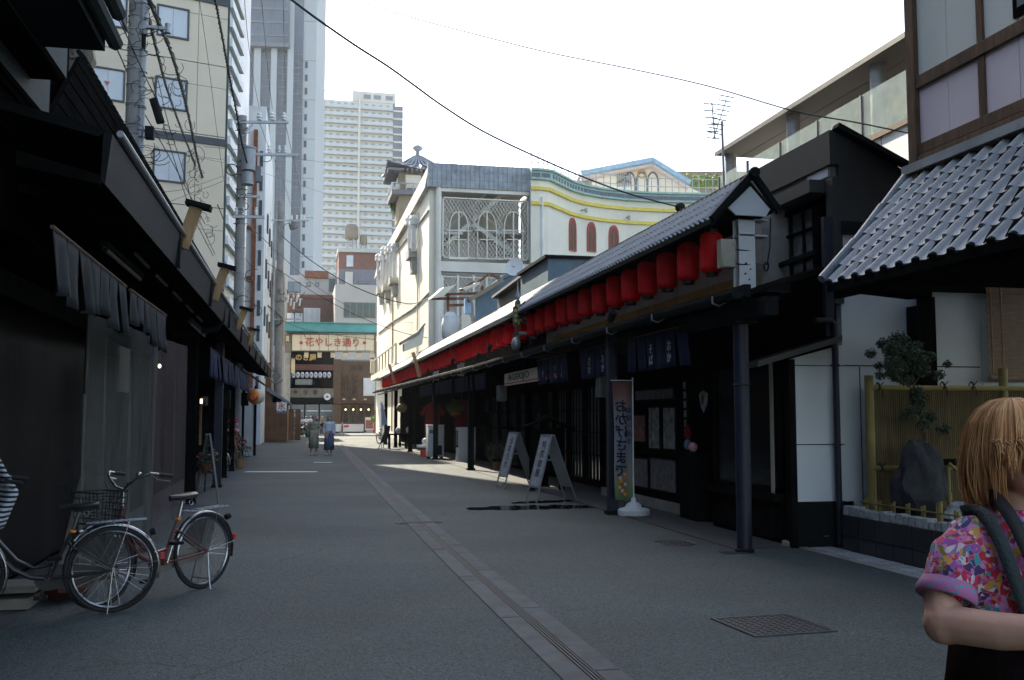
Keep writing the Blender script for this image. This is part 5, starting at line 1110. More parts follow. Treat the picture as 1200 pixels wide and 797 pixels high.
for (a, b_) in (((525, 345), (525, 400)), ((505, 350), (571, 350)), ((520, 345), (590, 343)), ((525, 358), (585, 356)), ((556, 334), (572, 322)), ((572, 340), (588, 327)), ((540, 340), (556, 330)), ((575, 322), (602, 334)), ((565, 348), (565, 335)), ((525, 400), (545, 385)), ((510, 350), (525, 336))):
    MB().beam(pY(*a, yy), pY(*b_, yy), .12, .12).build('steel_bar', 'rust', t)
for (a, b_, c, d) in (((505, 350), (520, 337), (535, 333), (519, 348)), ((541, 338), (562, 330), (563, 333), (545, 340))): MB().prism([pY(*a, yy-.2), pY(*b_, yy-.2), pY(*c, yy-.2), pY(*d, yy-.2)], (0, 1.2, .1)).build('roof_sheet', 'sign_cream', t, smooth=False)
MB().blob(pY(527, 383, yy-.3), .45, .45, .75, 10, 7, .2).build('wrapped_tank', 'white_paint', t)
c = pX(603, 313, 6.6); t = thing('satellite_dish', 'white satellite dish on a thin mast in front of the theatre screens', 'satellite dish', (c.x, c.y, c.z-1)); dd = Vector((-.5, -.8, .3)).normalized()
MB().lathe(c, [(0, -.08), (.16, -.06), (.3, 0), (.3, .02), (.16, -.03), (0, -.05)], 20, dd).build('dish', 'white_paint', t); MB().tube([c-dd*.08, c-dd*.3+X_*.1, pX(613, 345, 6.6)], .03, 6).build('mast', 'pole_steel', t); MB().tube([c, c+dd*.3-Z_*.1], .015, 5).build('feed_arm', 'pole_steel', t)
# television antenna
b_, tp = pX(851, 240, 7.0), pX(843, 115, 7.0); tp = pY(846, 120, b_.y); t = thing('tv_antenna', 'fish-bone television aerials on a thin mast above the black roof', 'antenna', b_)
MB().tube([pY(848.5, 218, b_.y), pY(846, 142, b_.y)], .022, 6).build('mast', 'pole_steel', t); MB().tube([pY(836, 163, b_.y), pY(852, 114, b_.y)], .012, 5).tube([pY(834, 120, b_.y), pY(838, 163, b_.y)], .012, 5).build('boom', 'pole_steel', t, kind=None)
for i in range(9): a = pY(852-i*1.8, 114+i*5.4, b_.y); MB().tube([a-X_*.13+Z_*.03, a+X_*.13-Z_*.0], .011, 4).build('rod', 'pole_steel', t)
for i in range(6): a = pY(834+i*.8, 122+i*8, b_.y); MB().tube([a-X_*.15, a+X_*.08], .011, 4).build('rod', 'pole_steel', t)

# ================================================================ MODERN TERRACE BUILDING (upper right)
tb = thing('terrace_building', 'modern building with deep flat terrace roof on round columns and glass balustrade', 'building', (13, 20, 0)); TX = 12.0
A, B = pX(839, 181, TX), pX(1063, 47.5, TX); zr = 9.27; yf, yn = A.y, -4
m = MB().box(TX, TX+8, yn, yf, zr, zr+.10); m.build('roof_slab', 'roof_brown_soffit', tb, smooth=False)
MB().box(TX-.03, TX, yn, yf+.03, zr-.01, zr+.11).build('roof_edge', 'metal_fascia', tb, smooth=False)
MB().box(TX+.75, TX+.78, yn, yf, zr-.012, zr-.001).build('soffit_joint', 'hotel_trim', tb, smooth=False)
for px in (856, 930, 1031):
    y = pX(px, 170, TX+.35).y; MB().tube([(TX+.35, y, 0), (TX+.35, y, zr)], .17, 16).build('column', 'blue_paint' if False else 'pole_steel', tb)
zg = pX(1031, 157, TX).z; yg0 = 16
zfl = pX(1040, 160, TX+.1).z
MB().box(TX+.0, TX+7, yn, yf, 4.0, zfl-.0).build('terrace_wall', 'white_paint', tb, smooth=False); MB().box(TX-.06, TX+.1, yn, yf, zfl, zfl+.12).build('coping', 'oak', tb, smooth=False)
for i in range(16): y = 6+i*1.4; MB().box(TX-.005, TX, y, y+.02, 4.0, zfl).build('wall_joint', 'hotel_trim', tb, smooth=False)
for i in range(10):
    y = 8+i*1.9; f = MB().box(TX+.02, TX+.04, y, y+1.85, zfl+.12, zfl+1.15).build('glass_panel', 'glass_rail', tb, smooth=False); MB().box(TX+.0, TX+.06, y+1.85, y+1.9, zfl+.12, zfl+1.15).build('baluster', 'hotel_trim', f, smooth=False)
for i in range(7):
    y = 10+i*2.3; f = MB().box(TX+3.0, TX+3.1, y, y+.1, zfl, zr).build('curtain_wall_frame', 'hotel_trim', tb, smooth=False); MB().box(TX+3.03, TX+3.05, y+.1, y+2.3, zfl, zr).build('glazing', 'glass_green', f, smooth=False)
for i in range(5): y = 12+i*3; MB().box(TX+2.6, TX+2.8, y, y+1.3, zr-.5, zr-.46).build('ceiling_light', 'lamp_warm', tb)

# ================================================================ NEAR RIGHT HOUSE WITH TILED PENT ROOF
hs = thing('timber_framed_house', 'timber-framed house with pale and pink plaster panels over a grey tiled pent roof', 'building', (7, 6, 0))
E0 = Vector((4.95, 8.62, 2.82)); T0 = Vector((6.12, 8.98, 4.0)); V = T0-E0; sl = V.length; vn = V.normalized()
nc = 22; w = .228; nv = 7
m = MB(); Ln = nc*w; m.prism([E0+Vector((0, .03, -.02)), T0+Vector((0, .03, -.02)), T0+Vector((0, .03, -.10)), E0+Vector((0, .03, -.10))], (0, -Ln, 0)); m.build('roof_deck', 'black_wood', hs, smooth=False)
tilefield(E0+Vector((0, -Ln, .0)), (0, 1, 0), vn, nc, nv, w, sl/nv, 'tile', hs, limit=400)
for i in range(nc):   # round eave end caps
    y = E0.y-Ln+w*(i+.82); MB().lathe((E0.x-.01, y, E0.z+.0), [(0, .0), (.034, 0), (.036, .03), (0, .03)], 10, -vn).build('eave_end_tile', 'dark_metal', hs)
MB().tube([E0+Vector((-.05, .04, .03)), E0+V*.33+Vector((0, .04, .045)), E0+V*.34+Vector((0, .04, .03)), E0+V*.66+Vector((0, .04, .045)), E0+V*.67+Vector((0, .04, .03)), T0+Vector((0, .04, .045))], .045, 10).build('verge_roll', 'tile', hs)
MB().beam(T0+Vector((-.02, .05, .05)), T0+Vector((-.02, -Ln, .05)), .12, .09).build('top_flashing', 'parapet_metal', hs, smooth=False)
MB().box(E0.x+.05, E0.x+.11, E0.y-Ln, E0.y, E0.z-.16, E0.z-.05).build('eave_board', 'black_wood', hs, smooth=False)
MB().prism([E0+Vector((.1, -.05, -.10)), T0+Vector((0, -.05, -.1)), (6.12, 8.9, 2.72), (5.75, 8.55, 2.66)], (0, -.2, 0)).build('gable_end_board', 'black_wood', hs, smooth=False)
HX = 6.13
MB().box(HX+.02, 10, 2, 8.98, 2.98, 9).build('upper_wall_core', 'shop_dark', hs, smooth=False)
MB().box(5.9, 9.5, 2, 8.9, 2.86, 2.97).build('soffit', 'black_wood', hs, smooth=False)
yp = pX(1073, 100, HX).y
MB().box(HX-.06, HX+.05, yp-.07, yp+.075, 3.9, 9).build('corner_post', 'timber', hs, bev=.006)
def zl(px, py): return pX(px, py, HX).z
zm, zb5 = zl(1100, 86), zl(1100, 172)
MB().box(HX-.05, HX+.02, 2, yp-.075, zm-.065, zm+.065).build('middle_rail', 'timber', hs, bev=.006)
MB().box(HX-.055, HX+.02, 2, yp-.075, 3.98, 4.16).build('bottom_rail', 'timber', hs, bev=.006); MB().box(HX-.045, HX+.02, 2, yp-.075, 4.165, 4.28).build('bottom_rail', 'timber', hs, bev=.006)
MB().box(HX-.05, HX+.02, 2, yp-.075, 6.6, 6.75).build('top_rail', 'timber', hs, bev=.006)
ysd = [pX(1151, 30, HX).y]; 
while ysd[-1] > 3: ysd.append(ysd[-1]-.95)
ye = [yp-.075]+ysd
for i, y in enumerate(ysd):
    MB().box(HX-.035, HX+.02, y-.045, y+.045, 4.28, zm-.065).build('stud', 'timber', hs, bev=.005); MB().box(HX-.035, HX+.02, y-.045, y+.045, zm+.065, 6.6).build('stud', 'timber', hs, bev=.005)
    a, b_ = (y+.045, ye[i]-(.0 if i == 0 else .045))
    xm = (a+b_)/2
    for (c, d) in ((a, xm-.004), (xm+.004, b_)):
        MB().box(HX-.012, HX+.02, c, d, 4.28, zm-.065).build('plaster_panel', 'plaster_pink', hs, smooth=False)
        MB().box(HX-.012, HX+.02, c, d, zm+.065, 6.6).build('plaster_panel', 'plaster_pale', hs, smooth=False)
yw = pX(1190, 10, HX).y; f = MB().box(HX-.03, HX+.0, 4.4, yw, pX(1182, 30, HX).z+.02, 6.5).build('window', 'black_wood', hs); MB().box(HX-.035, HX-.03, 4.5, yw-.06, pX(1182, 30, HX).z+.1, 6.4).build('pane', 'glass', f)
# recessed ground-floor wall behind the bamboo fence
GY = 10.95
pxp = pY(1085, 400, GY-.1); MB().box(pxp.x-.08, pxp.x+.08, GY-.2, GY-.04, 0, 3.0).build('wall_post', 'black_wood', hs, bev=.006)
xa = pY(1094, 400, GY-.04).x; MB().box(xa, 10.5, GY-.04, GY+.1, 0, pY(1110, 343, GY-.04).z).build('lower_wall', 'white_wall', hs, smooth=False); MB().box(pxp.x-.1, 10.5, GY-.1, GY+.0, pY(1110, 343, GY-.04).z, 3.4).build('lintel', 'black_wood', hs, smooth=False)
zz_ = pY(1150, 325, GY-.12).z; MB().box(xa+.02, 10.5, GY-.13, GY-.1, zz_-.03, zz_+.05).build('grey_rail', 'panel_grey', hs, smooth=False)
xj = pY(1149, 400, GY-.04).x; MB().box(xj-.004, xj+.004, GY-.05, GY-.04, 1.5, 2.75).build('wall_joint', 'dark_metal', hs)
xb0 = pY(1060, 360, GY-.04).x; MB().box(xb0, pxp.x-.09, GY-.3, GY-.06, 1.9, pY(1065, 361, GY).z).build('meter_cupboard', 'black_wood', hs, bev=.01)
MB().box(XW+.02, 10.5, GY+.1, GY+.3, 2.9, 3.6).build('rear_lintel', 'shop_dark', hs, smooth=False)
# roller blind of reeds
x0, x1 = pY(1158, 400, GY-.2).x, pY(1225, 400, GY-.2).x; zt5, zb6 = pY(1180, 335, GY-.2).z, pY(1180, 441, GY-.2).z
t = thing('reed_blind', 'brown reed roller blind hanging over the white wall behind the bamboo fence', 'blind', ((x0+x1)/2, GY-.2, zb6))
m = MB(); n = 70
for i in range(n): z = zt5-(zt5-zb6)*i/n; m.beam((x0-.01*random.random(), GY-.2+.006*sin(i), z), (x1, GY-.2, z), .01, .012)
m.build('reeds', 'curtain_roller', t, kind='stuff'); 
for x in (x0+.05, x0+.2, x1-.1): MB().box(x-.006, x+.006, GY-.215, GY-.207, zb6, zt5).build('binding_cord', 'timber_pale', t)
MB().tube([(x0, GY-.2, zb6-.03), (x1, GY-.2, zb6-.03)], .035, 8).build('rolled_bottom', 'curtain_roller', t)
# planter
PLX = 6.2; py0, py1 = 5.2, 10.62
pl = thing('garden_planter', 'raised garden bed faced with dark square tiles and topped with granite setts', 'planter', (7, 8, 0))
MB().box(PLX+.02, 8.8, py0, py1, 0, .40).build('core', 'mortar', pl, smooth=False); MB().box(PLX+.14, 8.8, py0, py1-.02, .40, .455).build('soil', 'soil', pl)
y = py1; i = 0; pitch = .335
while y-pitch > py0:
    for (z0, z1) in ((.0, .165), (.175, .40)): MB().box(PLX-.002*(i % 2), PLX+.02, y-pitch+.006, y-.006, z0, z1-.0).build('wall_tile', 'planter_tile', pl, smooth=False)
    y -= pitch; i += 1
for k in range(4):
    for (z0, z1) in ((.0, .165), (.175, .40)): MB().box(PLX+.02+k*.335, PLX+.02+k*.335+.32, py1, py1+.02, z0, z1).build('wall_tile', 'planter_tile', pl, smooth=False)
rr = random.Random(8); y = py1
sett = None
while y > py0:
    s = rr.uniform(.095, .118); h = rr.uniform(.085, .115); c = Vector((PLX+.065, y-s/2, .40+h/2)); m = MB(); vs = []
    for dz in (-1, 1):
        for dy in (-1, 1):
            for dx in (-1, 1): vs.append(c+Vector((dx*(.062+rr.uniform(-.008, .004)), dy*(s/2-.006+rr.uniform(-.005, .003)), dz*h/2+(rr.uniform(-.008, .008) if dz > 0 else 0))))
    m.add(vs, [(0, 2, 3, 1), (4, 5, 7, 6), (0, 1, 5, 4), (2, 6, 7, 3), (0, 4, 6, 2), (1, 3, 7, 5)]); m.build('granite_sett', 'granite', pl, smooth=False, bev=.008); y -= s
y = py1+.25; i = 0
pv2 = thing('paver_strip', 'strip of pale setts in the ground along the foot of the tiled planter', 'paving', (6.0, 8, 0))
while y > py0:
    MB().box(PLX-.30, PLX-.03, y-.235, y-.02, -.02, .010+.003*(i % 2)).build('paver', 'granite', pv2, smooth=False); y -= .25; i += 1
MB().box(PLX-.42, PLX-.31, py0, py1+.5, -.02, .008).build('kerb_stone', 'concrete', pv2, smooth=False)
# bamboo fence
FY = 10.5
bf = thing('bamboo_fence', 'bamboo garden fence of thin vertical canes between thick yellow posts', 'fence', (7.4, FY, .45))
A = pY(1018, 440, FY); B = pY(1175, 432, FY)
for c in (A, B): MB().tube([(c.x, FY, .42), (c.x, FY, c.z)], .052, 14).build('post', 'bamboo', bf)
def rail(z, y=FY-.03): 
    m = MB(); m.tube([(A.x, y, z), (10, y, z)], .032, 10)
    for k in range(10): m.ring((A.x+.2+k*.38, y, z), .033, .004, X_, 10, 4)
    m.build('rail', 'bamboo', bf)
zr1, zr2 = pY(1100, 455, FY).z, pY(1100, 548, FY).z
rail(zr1); rail(zr2)
x = A.x+.06; k = 0; m = MB(); rr = random.Random(5); cnt = 0
while x < 9.6:
    MB().tube([(x, FY+.015, .43), (x, FY+.015, zr1-.01)], .0135+rr.uniform(-.001, .001), 6).build('cane', 'bamboo_slat', bf); x += .0285; cnt += 1
for px, py in ((1031, 453), (1107, 452), (1141, 452), (1034, 548), (1125, 547)):
    q = pY(px, py, FY-.07); mm = MB(); mm.tube([q+Vector((-.04, 0, .05)), q+Vector((-.01, -.01, .0)), q+Vector((.03, 0, -.03)), q+Vector((.035, 0, -.13 if py < 500 else -.04))], .006, 5); mm.tube([q+Vector((.05, 0, .05)), q, q+Vector((-.02, 0, -.05))], .006, 5); mm.ring(q+Y_*.04, .045, .008, X_, 12, 4); mm.build('rope_tie', 'rubber', bf, kind='stuff')
# low bamboo edging along the setts
ed = thing('bamboo_edging', 'knee-high bamboo edging fence just behind the granite setts', 'edging', (PLX+.2, 8, .45)); ex = PLX+.2; rr = random.Random(6)
y = py1-.15; k = 0
while y > py0+.1:
    for d in (0, .045): MB().tube([(ex, y-d, .45), (ex, y-d, .60+rr.uniform(-.015, .02)+(.06 if k % 6 == 5 else 0))], .013 if k % 6 != 5 else .022, 7).build('stake', 'bamboo', ed)
    MB().ring((ex-.0, y-.02, .555), .02, .006, Z_, 8, 4).build('rope_tie', 'rubber', ed)
    y -= .27; k += 1
MB().tube([(ex-.015, py1-.1, .555), (ex-.015, py0+.1, .555)], .010, 6).build('rail', 'bamboo', ed)
# rock, basin, bamboo spout, tree
def rock(name, label, c, rx, ry, rz, m, seed, cat='rock'):
    rr = random.Random(seed); bm = bmesh.new(); bmesh.ops.create_icosphere(bm, subdivisions=4, radius=1)
    from mathutils import noise as nz_
    for v in bm.verts:
        n = nz_.noise(v.co*1.3+Vector((seed, 0, 0)))*.35+nz_.noise(v.co*4+Vector((0, seed, 0)))*.12; co = v.co*(1+n); co.x = co.x*rx; co.y *= ry; co.z = max(co.z, -.92)*rz; v.co = co+Vector(c)
    me = bpy.data.meshes.new(name); lo = min(v.co.z for v in bm.verts); bmesh.ops.translate(bm, verts=bm.verts, vec=-Vector((c[0], c[1], lo))); bm.to_mesh(me); me.materials.append(MT[m]); me.shade_smooth(); me.set_sharp_from_angle(angle=radians(28))
    o = bpy.data.objects.new(name, me); COL.objects.link(o); o.location = (c[0], c[1], lo); return tag(o, label, cat)
c = pY(1076, 550, 9.9); rock('garden_rock', 'tall dark rounded boulder standing against the bamboo fence', (c.x, 9.9, .82), .27, .20, .42, 'rock', 8)
c = pY(1133, 583, 9.2); rock('garden_rock', 'lower blue-grey boulder below the bamboo water spout', (c.x, 9.2, .52), .26, .2, .14, 'granite', 5)
q = pY(1112, 575, 9.8); t = thing('bamboo_spout', 'bamboo water spout with dark crossbar in the garden bed', 'water spout', (q.x, 9.8, .45)); MB().tube([(q.x, 9.8, .45), (q.x, 9.8, pY(1112, 545, 9.8).z)], .022, 8).build('upright', 'bamboo', t); MB().tube([(q.x, 9.8, .62), (q.x, 9.8, .70)], .032, 8).build('lower_segment', 'bamboo', t)
MB().tube([pY(1112, 543, 9.75), pY(1124, 553, 9.7)], .018, 8).build('spout', 'bamboo', t); MB().box(q.x-.12, q.x+.13, 9.82, 9.92, pY(1112, 546, 9.8).z, pY(1112, 538, 9.8).z).build('crossbar', 'black_wood', t, bev=.01)
def tree(name, label, base, segs, clumps, nleaf, size, leaf='foliage'):
    t = thing(name, label, 'tree', base)
    for s in segs: MB().tube([Vector(p[:3]) for p in s], [p[3] for p in s], 8).build('trunk' if s is segs[0] else 'branch', 'bark', t)
    rr = random.Random(12); m = MB()
    for (c, r, n) in clumps:
        for i in range(int(n*2.1)):
            d = Vector((rr.gauss(0, 1), rr.gauss(0, 1), rr.gauss(0, .75))).normalized()*r*(rr.random()**.5); p = Vector(c)+d; a = Vector((rr.gauss(0, 1), rr.gauss(0, 1), rr.gauss(-.3, .8))).normalized()*size; q_ = a.cross(Vector((rr.gauss(0, 1), rr.gauss(0, 1), rr.gauss(0, 1)))).normalized()*size*.32
            m.add([p-a, p+q_, p+a, p-q_], [(0, 1, 2, 3)])
    m.build('crown', leaf, t, smooth=False, kind='stuff'); return t
def P9(px, py, y=10.1): return pY(px, py, y)
b0 = P9(1096, 592); b0.z = .45
def pp4(px, py, r): q = P9(px, py); return (q.x, q.y, q.z, r)
sg = [[(b0.x, b0.y, .45, .022), pp4(1092, 555, .018), pp4(1086, 525, .015), pp4(1082, 490, .013), pp4(1072, 460, .011), pp4(1068, 430, .007)], [(b0.x-.03, b0.y, .45, .012), pp4(1084, 550, .01), pp4(1082, 515, .008), pp4(1078, 480, .006)], [pp4(1072, 460, .008), pp4(1052, 438, .005), pp4(1035, 428, .003)], [pp4(1072, 450, .008), pp4(1088, 425, .005), pp4(1100, 420, .002)], [pp4(1082, 490, .006), pp4(1068, 480, .003)], [pp4(1084, 500, .006), pp4(1095, 478, .003)]]
rc_ = random.Random(66)
def cl(px, py, r, n): q = P9(px+rc_.uniform(-7, 7), py+rc_.uniform(-5, 5)); return ((q.x, q.y+rc_.uniform(-.15, .15), q.z), r*.92, n)
tree('garden_tree', 'slender dark green garden tree rising from the planter before the bamboo fence', b0, sg,
     [cl(1048, 412, .13, 260), cl(1060, 403, .15, 330), cl(1078, 412, .14, 260), cl(1040, 428, .12, 200), cl(1062, 425, .17, 330), cl(1084, 430, .12, 190), cl(1068, 442, .12, 170), cl(1030, 430, .06, 40), cl(1053, 436, .1, 120), cl(1080, 470, .12, 130), cl(1070, 484, .12, 120), cl(1090, 486, .10, 100), cl(1098, 505, .09, 70), cl(1076, 503, .09, 80), cl(1092, 418, .08, 70), cl(1026, 418, .07, 60), cl(1098, 440, .08, 60), cl(1045, 398, .08, 80), cl(1086, 400, .07, 60), cl(1034, 442, .06, 50), cl(1100, 428, .05, 40), cl(1070, 462, .09, 70), cl(1060, 490, .06, 50), cl(1050, 448, .06, 40)], 0, .028)
# ================================================================ LEFT ROW
GX = -1.27
le = thing('eave_structure', 'long black eave with boxed gutter running along the left-hand shops', 'eave', (-1.8, 25, 3.1))
yg = 6.9; ygE = 46; zg0, zg1 = 3.06, 3.36
def sweep2(m, sec0, y0, sec1, y1):
    n = len(sec0); vs = [(x, y0, z) for x, z in sec0]+[(x, y1, z) for x, z in sec1]
    return m.add(vs, [tuple(range(n))[::-1], tuple(range(n, 2*n))]+[(i, (i+1) % n, (i+1) % n+n, i+n) for i in range(n)])
def lsec(pts, m, name, mt, y0=yg, y1=ygE, dz=zg1-zg0): sweep2(m, [(x, zg0+z) for x, z in pts], y0, [(x, zg0+z+dz) for x, z in pts], y1); return m.build(name, mt, le, smooth=False)
k = (ygE-yg)/10
for i in range(10):
    y0 = yg+k*i; y1 = yg+k*(i+1)-.012; z0 = zg0+(zg1-zg0)*i/10; z1 = zg0+(zg1-zg0)*(i+1)/10
    m = MB(); sweep2(m, [(GX, z0), (GX+.035, z0+.34), (GX-.02, z0+.36), (GX-.03, z0+.02)], y0, [(GX, z1), (GX+.035, z1+.34), (GX-.02, z1+.36), (GX-.03, z1+.02)], y1); m.build('fascia_panel', 'gutter', le, smooth=False)
    MB().box(GX+.0, GX+.045, y1-.02, y1+.03, z1-.01, z1+.36).build('joint_strap', 'dark_metal', le, smooth=False)
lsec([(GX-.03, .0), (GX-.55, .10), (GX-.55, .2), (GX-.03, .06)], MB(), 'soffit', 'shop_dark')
lsec([(GX-.0, .36), (GX-.12, .40), (GX-1.0, .62), (GX-1.0, .55), (GX-.05, .32)], MB(), 'eave_roof', 'dark_metal')
MB().tube([(GX+.05, yg+.2, zg0+.40), (GX+.05, 15, zg0+.44), (GX+.055, 24, zg0+.52), (GX+.05, ygE, zg1+.38)], .025, 8).build('rim_pipe', 'galvanised', le)
m = MB()
for i in range(5): m.box(GX-.28-.012, GX-.28+.012, 10+i*1.5, 10.9+i*1.5, zg0+.02, zg0+.045)
m.build('vent_slot', 'panel_grey', le, kind='stuff')
# rafters under the eave
for i in range(26):
    y = 8+i*1.45; MB().beam((GX-.06, y, zg0+.03+.3*(y-7)/39), (GX-1.0, y, zg0+.22+.3*(y-7)/39), .05, .07).build('rafter', 'black_wood', le, smooth=False)
# downpipe elbow at mid eave
q = pX(258, 372, GX-.05); m = MB().tube([(GX-.02, q.y, q.z+.25), (GX-.02, q.y, q.z-.05), (GX-.1, q.y, q.z-.2), (GX-.5, q.y-.2, q.z-.28), (GX-.8, q.y-.4, q.z-.32)], .055, 10); o = m.build('drain_elbow', 'dark_metal'); tag(o, 'black drainpipe elbow under the middle of the left eave', 'downpipe')
# fluorescent tubes under the eave
for i, (a, b_, lb) in enumerate((((122, 291), (165, 328), 'unlit fluorescent tube under the left eave above the grey curtain'), ((222, 378), (240, 394), 'farther unlit fluorescent tube under the left eave'))):
    A, B = pX(*a, -1.62), pX(*b_, -1.62); t = thing('fluorescent_lamp', lb, 'lamp', (A+B)/2); MB().tube([A, B], .018, 8).build('tube', 'gate_grey', t); MB().beam(A+Z_*.045, B+Z_*.045, .06, .04).build('fitting', 'dark_metal', t)
    for c in (A, B): MB().tube([c, c+(B-A).normalized()*.05*(1 if c == A else -1)], .026, 8).build('end_cap', 'dark_metal', t)
# dark upper roof slope behind the gutter with long battens
up = thing('upper_roof', 'dark corrugated upper roof rising behind the left eave', 'roof', (-2.5, 20, 3.7))
def usl(o0, o1, f0, f1, m):   # strip of the slope, f = 0 bottom .. 1 top
    P0_, P1_ = Vector((-2.12, 8.6, 3.74)), Vector((-2.74, 13.1, 6.07)); Q0, Q1 = Vector((-2.12, 47, 4.0)), Vector((-2.74, 47, 6.0))
    a, b_ = P0_.lerp(P1_, f0), P0_.lerp(P1_, f1); c, d = Q0.lerp(Q1, f0), Q0.lerp(Q1, f1); n = Vector((.96, 0, .26))
    m.add([a+n*o0, b_+n*o0, d+n*o0, c+n*o0, a+n*o1, b_+n*o1, d+n*o1, c+n*o1], [(0, 1, 2, 3), (4, 7, 6, 5), (0, 4, 5, 1), (1, 5, 6, 2), (2, 6, 7, 3), (3, 7, 4, 0)]); return m
usl(-.06, 0, 0, 1, MB()).build('roof_sheet', 'shop_dark', up, smooth=False)
for i in range(7): usl(0, .012, .1+i*.13, .11+i*.13, MB()).build('batten', 'black_wood', up, smooth=False)
m = MB()
for i in range(150):
    y = 13.2+i*.225; m.beam((-2.71, y, 6.06-.07*(y-13)/34), (-2.8, y, 6.16-.07*(y-13)/34), .13, .05)
m.build('ridge_tile', 'dark_metal', up, smooth=False, kind='stuff')
# slanting timber brackets with dark caps
for (a, b_, lb) in (((213, 291), (230, 243), 'nearest pale slanting timber bracket on the left eave'), ((250, 352), (264, 314), 'second pale slanting timber bracket on the left eave'), ((277, 386), (287, 363), 'third smaller timber bracket on the left eave'), ((291, 405), (297, 387), 'farthest timber bracket on the left eave by the round sign')):
    A = pX(*a, GX+.02); B = pY(*b_, A.y); t = thing('timber_bracket', lb, 'bracket', A, 'timber brackets on the left eave'); MB().beam(A, B, .13, .09, up=(0, 1, 0)).build('post', 'timber_pale', t, bev=.006); d = (B-A).normalized(); MB().beam(B+d*.02-X_*.11+Z_*.03, B+d*.02+X_*.15-Z_*.03, .2, .05).build('cap', 'dark_metal', t)
# nearest building: stepped black eave, shiny boards
nb_ = thing('near_black_eave', 'black stepped eave with shiny boards jutting out at the top left', 'eave', (-1.8, 3, 3.2))
A = pX(123, 60, -1.24); yN = A.y; MB().box(-1.62, -1.24, -4, yN, A.z, A.z+.55).build('box_gutter', 'dark_metal', nb_, smooth=False)
for i in range(4): MB().tube([(-1.20+.03*(i % 2), -4, A.z+.10+i*.16), (-1.20+.03*(i % 2), yN+.0-.1*i+.12, A.z+.10+i*.16)], .05, 8).build('rolled_edge', 'eave_shiny', nb_)
MB().tube([(-1.17, -4, A.z+.28), (-1.17, yN+.35, A.z+.28)], .015, 6).build('edge_trim', 'galvanised', nb_)
B = pX(78, 92, -1.75); zB = B.z
MB().prism([(-1.75, -4, zB), (-1.75, B.y, zB), (-1.75, B.y, zB+.62), (-1.75, -4, zB+.62)], (-.04, 0, 0)).build('upper_board', 'eave_shiny', nb_, smooth=False)
MB().box(-2.1, -1.8, -4, B.y, zB-.02, zB+.03).build('soffit', 'black_wood', nb_, smooth=False)
B2 = pX(58, 117, -2.0); MB().prism([(-2.0, -4, B2.z-.16), (-2.0, B2.y, B2.z-.16), (-2.0, B2.y, B2.z+.22), (-2.0, -4, B2.z+.22)], (-.04, 0, 0)).build('lower_board', 'eave_shiny', nb_, smooth=False)
MB().box(-2.6, -2.05, -4, B2.y+.3, B2.z-.22, B2.z-.17).build('soffit', 'black_wood', nb_, smooth=False)
MB().box(-9, -2.08, -4, B2.y+.25, 2.9, 9).build('upper_storey', 'shop_dark', nb_, smooth=False)
MB().box(-9, -2.95, 8.2, 13.4, 3.7, 9).build('rear_storey', 'shop_dark', nb_, smooth=False)
MB().box(-1.9, -1.62, -4, yN-.02, A.z+.3, A.z+.8).build('top_board', 'dark_metal', nb_, smooth=False)
# beige wing wall with round emblem
yb = 13.6; bw3 = thing('beige_wing_wall', 'beige plaster wing wall with a round line emblem above the left eave', 'wall', pY(90, 80, yb))
MB().prism([pY(66, 10, yb), pY(100, 10, yb), pY(110, 68, yb), pY(97, 92, yb), pY(74, 150, yb), pY(66, 142, yb)], (0, .2, 0)).build('wall', 'beige_wall', bw3, smooth=False)
q = pY(86, 53, yb-.02); MB().ring(q, .17, .012, Y_, 24, 5).build('emblem_ring', 'panel_grey', bw3); MB().beam(q+Z_*.11, q-Z_*.11, .02, .02).beam(q+Vector((-.05, 0, .05)), q+Vector((.06, 0, .07)), .02, .02).beam(q+Vector((-.05, 0, -.02)), q+Vector((.05, 0, 0)), .02, .02).build('emblem_mark', 'panel_grey', bw3, kind=None)
MB().tube([pY(66, 142, yb-.05), pY(80, 152, yb-.05), pY(98, 158, yb-.05), pY(103, 165, yb-.05)], .07, 8).build('drip_flashing', 'galvanised', bw3)
# building bodies on the left (dark interiors behind the nets)
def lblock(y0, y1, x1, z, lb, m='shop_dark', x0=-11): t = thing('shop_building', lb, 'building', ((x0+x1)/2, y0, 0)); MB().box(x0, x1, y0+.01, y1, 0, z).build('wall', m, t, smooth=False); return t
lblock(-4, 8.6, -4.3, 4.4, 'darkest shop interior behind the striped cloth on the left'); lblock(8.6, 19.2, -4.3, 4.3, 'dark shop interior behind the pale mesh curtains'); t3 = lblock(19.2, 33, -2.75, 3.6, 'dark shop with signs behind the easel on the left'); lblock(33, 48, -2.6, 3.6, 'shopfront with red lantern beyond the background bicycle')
m = MB().box(-4.3, -2.75, 19.05, 19.2, 0, 3.6).build('partition_wall', 'black_wood', t3, smooth=False)
t = thing('market_counter', 'dark crates and counter in the closed stall on the left', 'counter', (-3.2, 10, 0)); MB().box(-4.2, -2.6, 6, 18.8, 0, .75).build('counter', 'shop_dark', t); MB().box(-4.2, -2.2, 5, 19, 2.65, 2.9).build('ceiling', 'shop_dark', t)
MB().box(-2.40, -2.2, -3, 47, 2.45, 3.78).build('lintel', 'black_wood', t, smooth=False)
